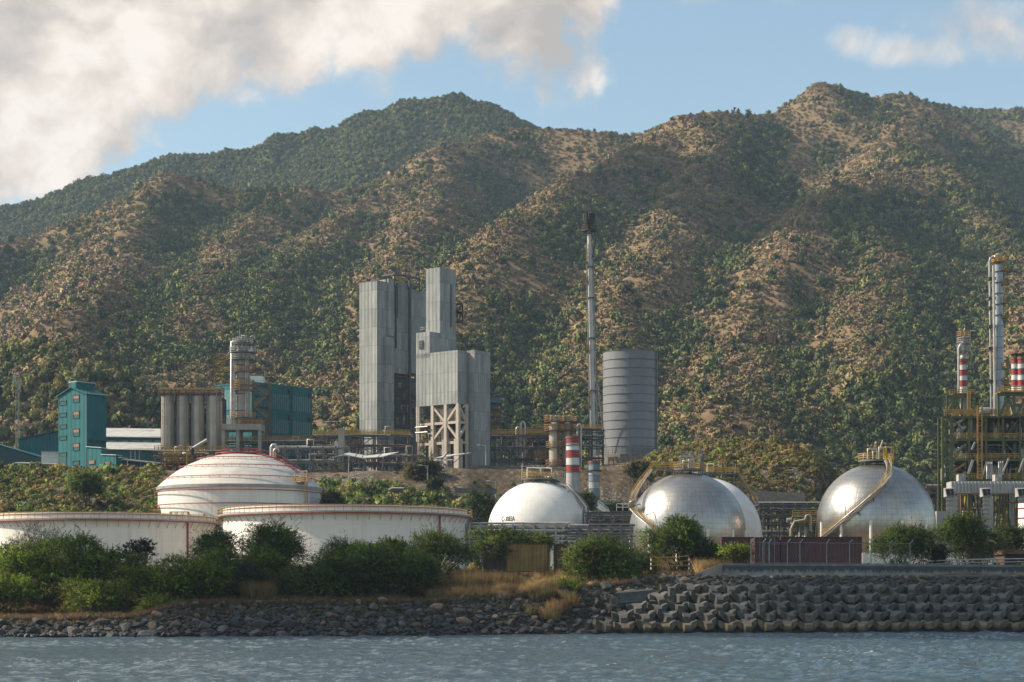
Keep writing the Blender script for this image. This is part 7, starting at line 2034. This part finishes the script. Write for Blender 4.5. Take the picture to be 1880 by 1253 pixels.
# taped barrier
Yb = 281.5
root = empty('barrier', (X(1230, Yb), Yb, 7.8), 'yellow taped barrier between two striped posts at the top of the rocks', 'barrier')
for px in (1195.5, 1265):
    for k in range(6):
        MB().cyl((X(px, Yb), Yb, Z(1046, Yb) + k * S(4, Yb)), .11, S(4, Yb), 8).build('post_band', M['red' if k % 2 else 'white'], root)
for a_, b_ in ((1023, 1021), (1031, 1030), (1038, 1037.5)): MB().tube([P(1196, a_, Yb), P(1232, (a_ + b_) / 2 + 1.6, Yb), P(1265, b_, Yb)], .045, 6).build('tape', M['yellow'], root)
for px in (1207, 1225, 1243): MB().tube([P(px, 1023.5, Yb), P(px, 1045, Yb)], .04, 5).build('thin_post', M['yellow'], root)
MB().tube([P(1268, 1035, Yb), P(1305, 1035.5, Yb)], .035, 5).build('tape', M['yellow'], root)
M['shadeconc'] = mat('shaded_concrete', (.12, .115, .105), (.07, .068, .062), .8, .95, streak=.4, bump=.5)  # concrete colour darkened to look shaded, with streaks and mottling
# outfall pipe under a concrete slab
Yo = 262
root = empty('outfall', (X(1150, Yo), Yo, 4), 'concrete outfall pipe under a slanted slab among the boulders', 'outfall pipe')
q0, q1 = P(1127, 1104, Yo - 2.0), P(1160, 1101, Yo + 2)
mb = MB(); d_ = (q1 - q0).normalized()
mb.tube([q0, q1], .55, 20, cap=False); mb.tube([q0 + d_ * .01, q0 + d_ * .4], .64, 20); po = mb.build('pipe', M['shadeconc'], root)
MB().tube([q0 - d_ * .02, q0 + d_ * .2], .43, 20).build('bore', M['black'], po)
MB().slab([P(1128, 1090, Yo - 2.2), P(1196, 1084, Yo + 1.5), P(1199, 1080.5, Yo + 4), P(1136, 1086, Yo + .5)], .3).build('slab', M['shadeconc'], root)
MB().slab([P(1136, 1107, Yo - 2.4), P(1180, 1105, Yo - .6), P(1194, 1086, Yo + 1.4), P(1140, 1090, Yo - 2)], .25).build('side_slab', M['shadeconc'], root)
# things behind the wall at the right
Yg = 308
root = empty('guard_barrier', (X(1790, Yg), Yg, 9), 'long galvanised double guard rail behind the sea wall at the right', 'guard rail')
for py in (1028, 1033.5): MB().tube([P(1703, py + 3, Yg), P(1760, py, Yg), P(1930, py - 2.5, Yg)], .1, 6).build('rail', M['lsteel'], root)
for px in (1712, 1748, 1790, 1832, 1870): MB().beam((X(px, Yg), Yg + .1, 8.6), P(px, 1029, Yg + .1), .12).build('post', M['steel'], root)
Yg = 318
root = empty('dark_hut', (X(1872, Yg), Yg, 8.4), 'low dark brown hut with a black panel as its open front at the right edge', 'hut')
MB().prism([(X(1846, Yg), Yg), (X(1925, Yg), Yg), (X(1925, Yg), Yg + 6), (X(1846, Yg), Yg + 6)], 8.4, Z(1018, Yg)).build('wall', M['rustc'], root)
MB().prism([(X(1842, Yg), Yg - .8), (X(1930, Yg), Yg - .8), (X(1930, Yg), Yg + 6.4), (X(1842, Yg), Yg + 6.4)], Z(1018, Yg) + .003, Z(1010, Yg)).build('roof', M['rust'], root)
mb = MB(); wall_box(mb, (X(1851, Yg), Yg), (X(1925, Yg), Yg), 8.5, Z(1021, Yg), .06, .004); mb.build('opening', M['black'], root)  # black panel painted in for the shaded inside of the hut
Yg = 345
MB().prism([(X(1583, Yg), Yg), (X(1930, Yg), Yg), (X(1930, Yg), Yg + .8), (X(1583, Yg), Yg + .8)], 8.3, Z(1015, Yg)).build_at('kerb_wall', M['white'], (X(1700, Yg), Yg, 8.3), 'low pale kerb wall seen through the fence behind the right bushes', 'wall')
MB().box((X(578, 258), 258.5, 4.42), (S(46, 258), 1.4, .35)).build_at('concrete_slab', M['concrete'], (X(578, 258), 258.5, 4.2), 'flat concrete slab on the bank edge under the dark bushes', 'slab')
# ------------------------------------------------------------------ shrubs and trees near the shore
def spray_foliage(r, blobs, n, length=1.2, leaf=.30, nleaf=12, droop=.35, upw=.35, shell=.55):
    """feathery leaf sprays growing outwards from a set of ellipsoid blobs: (m,3,3) leaf triangles"""
    cs = np.array([b_[0] for b_ in blobs]); rs = np.array([b_[1] for b_ in blobs])
    vol = rs.prod(1) ** (2 / 3); pk = r.choice(len(blobs), n, p=vol / vol.sum())
    d = r.normal(size=(n, 3)); d /= np.linalg.norm(d, axis=1)[:, None]
    d[:, 2] = np.where(d[:, 2] < -.55, -d[:, 2], d[:, 2])
    p0 = cs[pk] + d * rs[pk] * (shell + (1 - shell) * r.random(n)[:, None] ** .5) * .92
    g = d * .8 + r.normal(size=(n, 3)) * .45 + np.array([0, 0, upw]); g /= np.linalg.norm(g, axis=1)[:, None]
    L = length * r.uniform(.5, 1.35, n)
    t = (np.arange(nleaf) + .5) / nleaf
    pt = p0[:, None, :] + g[:, None, :] * (L[:, None] * t[None, :])[:, :, None]
    pt[:, :, 2] -= droop * (L[:, None] * t[None, :] ** 2)
    side = np.cross(g, r.normal(size=(n, 3))); side /= np.linalg.norm(side, axis=1)[:, None]
    sgn = np.where(np.arange(nleaf) % 2 == 0, 1.0, -1.0)
    ld = side[:, None, :] * sgn[None, :, None] * .8 + g[:, None, :] * .6 + r.normal(size=(n, nleaf, 3)) * .3
    ld /= np.linalg.norm(ld, axis=2)[:, :, None]
    wd = np.cross(ld, g[:, None, :] + r.normal(size=(n, nleaf, 3)) * .5); wd /= np.linalg.norm(wd, axis=2)[:, :, None] + 1e-9
    ll = leaf * r.uniform(.6, 1.3, (n, nleaf))[:, :, None]
    a = pt - wd * ll * .16; b_ = pt + wd * ll * .16; c_ = pt + ld * ll
    clump = np.repeat(r.normal(size=(n // 6 + 1, 3)), 6, 0)[:n]
    on = d[:, None, :] * .55 + ld * .45 + g[:, None, :] * .3 + clump[:, None, :] * .35 + r.normal(size=(n, nleaf, 3)) * .5 + np.array([0, 0, .25])
    return np.stack([a, b_, c_], 2).reshape(-1, 3, 3), pk.repeat(nleaf), on.reshape(-1, 3)

bark = mat('grey_brown_bark', (.10, .075, .055), (.06, .045, .035), 2.0, .9)
def limb(mb, a, b_, r0, r1, rd, n=4, wob=.08):
    a = Vector(a); b_ = Vector(b_); L_ = (b_ - a).length; pts = [a]
    for k in range(1, n + 1):
        p = a.lerp(b_, k / n)
        if k < n: p += Vector((rd.gauss(0, 1), rd.gauss(0, 1), rd.gauss(0, .6))) * wob * L_
        pts.append(p)
    mb.tube(pts, r0, 5, cap=False, r2=r1)
    return pts

def shrub(name, label, px, Y, topy, basey, hw, tone, cat='bush', dens=1.0, leaf=.32, length=1.25, twigs=0, seed=1, group=None, flat=1.0, kind='spread', zbase=None, upw=.35, jit=.38):
    """one bush or small tree: px centre column, top and base rows, half width in photo pixels"""
    r = np.random.default_rng(seed); rd = random.Random(seed)
    x_ = X(px, Y); zg = gh(x_, Y) - .1
    zb = Z(basey, Y) if zbase is None else zbase
    zt = Z(topy, Y); w_ = S(hw * 1.1, Y); h_ = max(1.0, zt - zb)
    root = empty(name, (x_, Y, min(zg, zb)), label, cat, group)
    blobs = []
    nb = 15 if kind == 'spread' else 8
    for i in range(nb):
        a = rd.uniform(0, 6.28); q = rd.uniform(.25, .82)
        br = rd.uniform(.20, .38)
        cz = zb + h_ * rd.uniform(.30, .78) * (1 if kind == 'spread' else 1.1)
        cz = min(cz, zt - br * h_ * .75)
        if abs(math.cos(a) * q) > .55: cz = min(cz, zb + h_ * .55)
        blobs.append(((x_ + w_ * q * math.cos(a), Y + min(w_, 5.5) * .75 * q * math.sin(a), cz), (w_ * br, min(w_, 5.5) * br, h_ * br * .8 * flat)))
    blobs.append(((x_ + w_ * rd.uniform(-.15, .15), Y, zt - h_ * .36), (w_ * .42, min(w_, 5.5) * .42, h_ * .34)))
    if kind == 'spread': blobs.append(((x_, Y, zb + h_ * .3), (w_ * .8, min(w_, 5.5) * .7, h_ * .3)))
    area = 2 * w_ * h_
    n = int(area * 26 * dens)
    tri, pk, on = spray_foliage(r, blobs, n, length, leaf, 12, .3, upw)
    t2_, k2_, o2_ = spray_foliage(r, blobs, max(8, n // 14), length * 1.9, leaf * .9, 20, .35, .75, .9)      # whips that break the outline
    tri = np.concatenate([tri, t2_]); pk = np.concatenate([pk, k2_]); on = np.concatenate([on, o2_])
    tri[:, :, 2] = np.maximum(tri[:, :, 2], zg + .02)
    nb_ = len(blobs); bt = r.uniform(1 - jit, 1 + jit, (nb_, 1)) * (1 + r.normal(size=(nb_, 3)) * .06)
    base_t = np.array(tone)[None, :] * bt[pk] * np.clip(1 + r.normal(size=(len(pk), 1)) * .25 + np.repeat(r.normal(size=(len(pk) // 12 + 1, 1)), 12, 0)[:len(pk)] * .28, .3, 2.2)
    dry = np.repeat(r.random(len(pk) // 4 + 1) < .10, 4)[:len(pk)]
    base_t[dry] = np.array([.16, .115, .05]) * r.uniform(.7, 1.3, (int(dry.sum()), 1))
    nfol = np_mesh('foliage', tri.reshape(-1, 3), np.arange(len(tri) * 3).reshape(-1, 3), leaf_near, root, tint=np.clip(np.repeat(base_t, 3, 0), .003, .8), loc=(x_, Y, min(zg, zb)), nrm=np.repeat(on, 3, 0))
    nfol.location = (0, 0, 0)
    mb = MB(); foot_ = Vector((x_, Y, zg - .2))
    for (c_, s_) in blobs:
        ft_ = foot_ + Vector((rd.uniform(-.25, .25) * w_, rd.uniform(-.4, .4), 0))
        pts = limb(mb, ft_, Vector(c_), .05 + .012 * h_, .03, rd)
        for k in range(4):
            d_ = Vector((rd.gauss(0, 1), rd.gauss(0, 1), abs(rd.gauss(0, 1)))).normalized()
            limb(mb, pts[rd.randrange(2, len(pts))], Vector(c_) + Vector((d_.x * s_[0], d_.y * s_[1], d_.z * s_[2])), .035, .012, rd, 3, .12)
    for k in range(twigs):
        a = rd.uniform(-1.25, 1.25); q = rd.uniform(.6, 1.0)
        e = Vector((x_ + w_ * q * math.sin(a), Y + rd.uniform(-1, 1) * min(w_, 4) * .6, zb + h_ * q * math.cos(a)))
        pts = limb(mb, foot_ + Vector((rd.uniform(-.3, .3), 0, h_ * .1)), e, .045, .012, rd, 4, .05)
        for j in range(4):
            limb(mb, pts[rd.randrange(2, len(pts))], e + Vector((rd.gauss(0, .5), rd.gauss(0, .5), rd.gauss(.2, .4))), .018, .008, rd, 2, .1)
    mb.build('branches', bark, root)
    return root
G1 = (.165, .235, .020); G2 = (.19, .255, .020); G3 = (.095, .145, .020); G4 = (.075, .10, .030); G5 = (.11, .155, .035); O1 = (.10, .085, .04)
BG = 'bushes and small trees on the shore bank'
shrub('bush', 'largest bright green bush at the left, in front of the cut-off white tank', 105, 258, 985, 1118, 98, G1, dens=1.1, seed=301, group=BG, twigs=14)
shrub('bare_shrub', 'pale twiggy shrub sticking up above the large left bush', 62, 266, 957, 1040, 48, (.10, .12, .06), dens=.16, seed=302, group=BG, twigs=70, leaf=.22)
shrub('bush', 'low bright green bush at the left picture edge', -5, 250, 1052, 1132, 60, G1, seed=303, group=BG)
shrub('bush', 'low green bush below the largest left bush, near the rocks', 170, 250, 1070, 1128, 70, G2, seed=304, group=BG)
shrub('bush', 'broad dark green bush below the cut-off white tank', 312, 256, 1022, 1118, 105, G2, seed=305, group=BG)
shrub('bush', 'small round bush nearest the rocks, left of the dry ledge', 285, 247, 1098, 1135, 40, G2, seed=325, group=BG)
shrub('bush', 'small broad-leaved shrub standing up against the cut-off white tank', 258, 280, 991, 1030, 30, (.05, .07, .028), dens=.45, seed=306, group=BG, leaf=.42, length=.8)
shrub('small_tree', 'dark feathery small tree at the gap between the two low tanks', 398, 284, 981, 1030, 52, G3, 'tree', seed=307, group=BG, upw=.15, length=1.7)
shrub('small_tree', 'tallest feathery tree in front of the left end of the middle white tank', 506, 278, 967, 1060, 64, G3, 'tree', seed=308, group=BG, twigs=14, length=1.8)
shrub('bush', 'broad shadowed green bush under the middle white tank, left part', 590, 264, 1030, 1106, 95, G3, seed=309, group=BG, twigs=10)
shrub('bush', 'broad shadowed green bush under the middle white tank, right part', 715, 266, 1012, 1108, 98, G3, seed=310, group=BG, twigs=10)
shrub('bare_shrub', 'leafless twiggy shrub against the middle white tank', 628, 276, 984, 1050, 46, (.10, .09, .06), dens=.08, seed=311, group=BG, twigs=80, leaf=.2)
shrub('small_tree', 'spreading feathery tree below the red riser pipe of the middle tank', 805, 282, 984, 1045, 66, G3, 'tree', seed=312, group=BG, twigs=12, length=1.6)
shrub('bush', 'round leafy bush between the feathery trees under the middle tank', 712, 280, 992, 1035, 40, G2, seed=326, group=BG, leaf=.4, length=.8)
shrub('bush', 'dark bush on top of the rusty and ochre containers', 918, 291, 972, 1012, 50, G3, seed=313, group=BG)
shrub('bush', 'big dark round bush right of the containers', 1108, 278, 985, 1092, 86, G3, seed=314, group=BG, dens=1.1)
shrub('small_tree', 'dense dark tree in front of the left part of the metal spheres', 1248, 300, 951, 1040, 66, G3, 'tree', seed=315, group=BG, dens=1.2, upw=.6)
shrub('bush', 'low green bush beside the maroon container end', 1352, 296, 1004, 1034, 36, G2, seed=316, group=BG)
shrub('bush', 'dark bush before the right shiny sphere, behind the fence end', 1652, 308, 966, 1036, 56, G3, seed=317, group=BG, upw=.3)
shrub('bush', 'narrow olive bush between the two dark right-hand trees', 1712, 310, 1000, 1042, 26, (.05, .055, .02), seed=327, group=BG)
shrub('small_tree', 'spreading dark tree with visible forking trunk at the right', 1785, 314, 946, 1032, 74, G3, 'tree', dens=.8, seed=318, group=BG, twigs=26, kind='tree', upw=.2)
shrub('bush', 'light green bush behind the spreading right tree', 1856, 326, 968, 1030, 36, (.09, .12, .03), seed=319, group=BG)
shrub('bush', 'light green low bush behind the guard rail, under the hooded columns', 1800, 328, 1000, 1032, 46, (.07, .095, .028), seed=328, group=BG)
shrub('bush', 'green creeping bush low beside the reed clumps', 1042, 268, 1068, 1098, 30, G2, seed=320, group=BG)
shrub('bush', 'low mixed green bush above the dry grass ledge', 440, 264, 1040, 1098, 60, (.05, .075, .025), seed=321, group=BG)
shrub('bush', 'thin green bush in front of the gap below the feathery tree', 905, 286, 988, 1032, 30, G3, seed=322, group=BG)
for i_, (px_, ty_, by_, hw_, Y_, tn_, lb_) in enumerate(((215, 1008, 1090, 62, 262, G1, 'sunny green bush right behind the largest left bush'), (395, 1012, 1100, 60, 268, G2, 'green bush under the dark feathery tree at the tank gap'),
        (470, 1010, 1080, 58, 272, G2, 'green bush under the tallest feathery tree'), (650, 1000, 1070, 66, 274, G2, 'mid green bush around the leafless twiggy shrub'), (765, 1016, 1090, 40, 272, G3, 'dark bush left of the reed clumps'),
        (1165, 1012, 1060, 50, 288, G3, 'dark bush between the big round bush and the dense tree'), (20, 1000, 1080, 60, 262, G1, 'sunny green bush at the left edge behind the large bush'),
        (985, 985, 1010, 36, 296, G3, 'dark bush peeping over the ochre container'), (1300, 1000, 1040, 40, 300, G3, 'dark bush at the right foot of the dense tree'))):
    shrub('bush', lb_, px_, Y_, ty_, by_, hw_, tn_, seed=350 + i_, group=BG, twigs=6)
# on the slope and terrace edge
SG = 'bushes on the terrace slope'
shrub('bush', 'bright yellow-green bush on the scrub slope below the teal tower', 160, 470, 872, 912, 30, (.13, .19, .035), seed=331, group=SG, leaf=.6, length=1.6, dens=.8)
shrub('bush', 'olive brown bush on the terrace edge right of the shelters', 772, 500, 848, 886, 34, (.10, .09, .038), seed=332, group=SG, leaf=.5, length=1.6, dens=.8)
shrub('bush', 'small dark bush on the slope beside the thin post', 798, 486, 878, 898, 14, (.045, .075, .025), seed=333, group=SG, leaf=.5, length=1.0)
shrub('bush', 'dry olive bush beside the stone plinth of the grey tank', 1172, 500, 848, 880, 22, (.13, .12, .05), seed=334, group=SG, leaf=.5, length=1.2)
shrub('bush', 'yellow-green bush on the slope left of the faded chimney base', 1074, 474, 905, 945, 20, (.09, .12, .035), seed=335, group=SG, leaf=.5, length=1.2)
shrub('bush', 'green bush behind the white sphere pipework', 1128, 464, 925, 952, 24, (.06, .10, .03), seed=336, group=SG, leaf=.5, length=1.2)
shrub('bush', 'dark green bush right of the domed tank', 612, 462, 905, 950, 20, (.03, .05, .022), seed=337, group=SG, leaf=.5, length=1.2)
shrub('bush', 'leafy green bush at the right rim of the middle tank', 884, 455, 905, 968, 26, (.07, .10, .03), seed=338, group=SG, leaf=.5, length=1.2)

# reed clumps and dry grass
def blade_template(n, seed, spread=.35, lean=.5, wd=.035):
    r = np.random.default_rng(seed); a = r.uniform(0, 6.28, n); q = r.random(n) ** .5 * spread
    b0 = np.stack([q * np.cos(a), q * np.sin(a), np.zeros(n)], 1)
    ln = r.uniform(.45, 1.0, n); l_ = r.uniform(.1, lean, n)
    tip = b0 + np.stack([np.cos(a) * l_ * ln, np.sin(a) * l_ * ln, ln], 1)
    a2 = r.uniform(0, 6.28, n); sd = np.stack([np.cos(a2), np.sin(a2), np.zeros(n)], 1) * wd
    return np.stack([b0 - sd, b0 + sd, tip], 1), np.stack([np.cos(a) * .5, np.sin(a) * .5, np.full(n, .6)], 1)
T_blade = [blade_template(26, 500 + i) for i in range(6)]
T_reed = [blade_template(420, 520 + i, .5, .55, .016) for i in range(3)]
r = np.random.default_rng(77)
for i, (px, Y, w_, h_, lab) in enumerate(((842, 268, 22, 46, 'tall dry reed clump left of the pair below the rusty container'), (886, 270, 26, 50, 'tall dry reed clump directly below the rusty container'),
                                      (930, 272, 28, 46, 'tall dry reed clump below the ochre container'), (470, 259, 34, 44, 'golden dry grass clump between the low left bushes'),
                                      (1312, 292, 26, 36, 'golden dry grass clump at the left end of the sea wall'), (870, 284, 38, 34, 'golden grass mound left of the rusty container'))):
    x_ = X(px, Y); n_ = 5
    pos = np.stack([x_ + r.normal(size=n_) * S(w_, Y) * .4, Y + r.normal(size=n_) * .4, np.zeros(n_)], 1)
    pos[:, 2] = ground_h(pos[:, 0], pos[:, 1]) - .05
    sz = S(h_, Y) * r.uniform(.75, 1.05, n_)
    o = scatter('reed_clump', pos, sz, palette(r, n_, [np.array([.52, .34, .14]), np.array([.38, .25, .10]), np.array([.26, .22, .07])], [.5, .3, .2]), T_reed, leaf_near, 600 + i, jitter=.3)
    tag(o, lab, 'grass clump', 'dry grass clumps on the bank')
npos = 190
px = r.uniform(795, 1050, npos); y = r.uniform(259, 286, npos); x = X(px, y)
pos = np.stack([x, y, ground_h(x, y) - .05], 1)
o = scatter('dry_reeds', pos, r.uniform(.9, 2.3, npos), palette(r, npos, [np.array([.55, .36, .15]), np.array([.42, .27, .11]), np.array([.28, .24, .08])], [.5, .3, .2]), T_reed, leaf_near, 609, jitter=.3)
tag(o, 'golden dry reeds massed on the middle of the shore bank', 'reeds', kind='stuff')
n = 14000
px = r.uniform(-40, 1330, n); f = r.random(n)
ys = shore_y(px); y = ys + crest_h(px) * 1.75 * (.93 - .28 * (r.random(n) < .22) * (px < 1000)) + f ** 1.3 * 42 * (r.random(n) < .88)
x = X(px, y); ok = (px < 1230) | (y > ys + 24)
x, y = x[ok], y[ok]
pos = np.stack([x, y, ground_h(x, y) - .05], 1)
o = scatter('dry_grass', pos, r.uniform(.35, .95, len(x)), palette(r, len(x), [np.array([.30, .18, .085]), np.array([.18, .11, .065]), np.array([.40, .26, .12]), np.array([.12, .14, .04])], [.4, .25, .2, .15]), T_blade, leaf_near, 610, jitter=.3)
tag(o, 'dry brown grass covering the shore bank', 'grass', kind='stuff')
# scrub on the slope below the plant, green in the middle, brown on the right knoll
def slope_scrub(name, label, pxr, yr, n, cols, wts, size, seed, cond=None, tm=T_scrub, sq=(.7, 1.3)):
    r = np.random.default_rng(seed); px = r.uniform(*pxr, n); y = r.uniform(*yr, n); x = X(px, y)
    if cond is not None:
        k = cond(px, y, x, r); px, y, x = px[k], y[k], x[k]
    z = ground_h(x, y); m_ = len(x)
    o = scatter(name, np.stack([x, y, z - .3], 1), np.exp(r.normal(math.log(size), .35, m_)), palette(r, m_, cols, wts), tm, leaf_near, seed + 1, squash=r.uniform(*sq, m_), jitter=.25)
    return tag(o, label, 'scrub', kind='stuff')
T_fine = [crown_template(90, 700 + i, blobs=5, leaf=.15, flat=.75) for i in range(5)]
OL = np.array([.23, .195, .065]); OG = np.array([.16, .175, .05]); BR = np.array([.24, .155, .07]); GR = np.array([.13, .185, .04]); GL = np.array([.21, .26, .05]); DK = np.array([.045, .06, .025])
slope_scrub('slope_scrub', 'olive and brown scrub covering the slope below the teal buildings', (-60, 300), (412, 520), 6500, [OL, OG, BR, GR, GL, DK], [.28, .26, .14, .18, .09, .05], .85, 801, tm=T_scrub)
slope_scrub('green_scrub', 'dense green scrub on the slope behind the white tanks', (560, 925), (425, 498), 3200, [GR, GL, OG, DK, OL], [.38, .14, .2, .14, .14], 1.35, 803, cond=lambda px, y, x, r: (y < 481 + 16 * vnoise(x / 6, y / 8) - 6 * (px > 800) * (px < 860)), tm=T_fine)
slope_scrub('knoll_scrub', 'dry brown and olive scrub covering the knoll behind the spheres', (1185, 1560), (480, 562), 9000, [OL, BR, np.array([.24, .165, .075]), OG, GL], [.42, .14, .2, .18, .06] , .72, 805, cond=lambda px, y, x, r: (y > 489) & ((px > 1215) | (y > 505)) & (vnoise(x / 5, y / 5) > .06), tm=T_scrub)
slope_scrub('slope_grass', 'sparse dry bushes on the gravel slope and terrace edge', (600, 1200), (446, 512), 420, [OL, BR, OG, GL, np.array([.3, .2, .09])], [.3, .25, .15, .1, .2], .6, 807, tm=T_fine, sq=(.4, .9))
slope_scrub('low_growth', 'mixed green growth along the foot of the tanks and spheres', (-40, 1900), (300, 345), 700, [DK, GR, OG, OL], [.4, .25, .2, .15], .95, 809, tm=T_fine)
slope_scrub('valley_scrub', 'green trees at the hill foot right of the knoll', (1480, 2000), (560, 760), 2600, [GREEN_DARK, GREEN, OG, OL, BR], [.3, .3, .2, .1, .1], 2.0, 811, tm=T_tree, sq=(.9, 1.4))

slope_scrub('foot_trees', 'dark green trees at the hill foot behind the teal buildings', (-70, 330), (728, 900), 2600, [GREEN_DARK, GREEN, GREEN_LIGHT, OLIVE, GREYBROWN], [.44, .26, .06, .14, .10], 2.2, 813, tm=T_tree, sq=(.9, 1.4))
slope_scrub('foot_scrub', 'mixed scrub and small trees at the hill foot behind the plant', (330, 1480), (728, 930), 4200, [GREEN_DARK, GREEN, OLIVE, BROWN, GREYBROWN, TAN], [.2, .16, .2, .2, .14, .1], 1.5, 815, tm=T_scrub, sq=(.8, 1.3))
# ------------------------------------------------------------------ air, and unseen clouds shaped to shade the shore and hill
hz = MB().box((0, 1400, 330), (4800, 2900, 676))      # closed box round camera, shore and hills
am = bpy.data.materials.new('air'); am.use_nodes = True
t = NT(am.node_tree)
for n in list(t.n): t.n.remove(n)
o_ = t.new('ShaderNodeOutputMaterial'); pv = t.new('ShaderNodeVolumePrincipled')
pv.inputs['Color'].default_value = (0.62, 0.80, 1.0, 1); pv.inputs['Density'].default_value = HAZE; pv.inputs['Anisotropy'].default_value = 0.0
t.link(pv.outputs[0], o_.inputs['Volume'])
haze = tag(hz.build('haze', am), kind='stuff')

def cloud(cx, cy, cz, sx, sy, sz, seed):
    """a billowing cumulus, high outside the picture at the left, where the photograph's cloud shadows come from"""
    bm = bmesh.new(); bmesh.ops.create_icosphere(bm, subdivisions=5, radius=1.0)
    co = np.array([v_.co[:] for v_ in bm.verts])
    n_ = fbm(co[:, 0] * 2.2 + seed, co[:, 1] * 2.2 + co[:, 2] * 1.7, 5)
    for v_, k in zip(bm.verts, n_):
        q = 1 + .42 * k
        v_.co = Vector((v_.co.x * q * sx, v_.co.y * q * sy, max(v_.co.z, -.45) * q * sz))
    me = bpy.data.meshes.new('cloud'); bm.to_mesh(me); bm.free()
    me.polygons.foreach_set('use_smooth', [True] * len(me.polygons)); me.materials.append(CM)
    o = bpy.data.objects.new('cloud', me); o.location = (cx, cy, cz); col.objects.link(o)
    return tag(o, kind='stuff')
CM = mat('cloud_white', (.85, .85, .86), (.8, .8, .82), .01, 1.0)
def cloud_over(px_or_x, y_, z_, alt, sx, sy, sz, seed):
    t_ = (alt - z_) / SUN.z
    return cloud(px_or_x + SUN.x * t_, y_ + SUN.y * t_, alt, sx, sy, sz, seed)
cloud_over(-29, 262, 5, 720, 15, 42, 16, 5)
cloud_over(84, 257, 5, 720, 58, 43, 24, 3)
cloud_over(150, 1480, 300, 860, 85, 190, 40, 8)
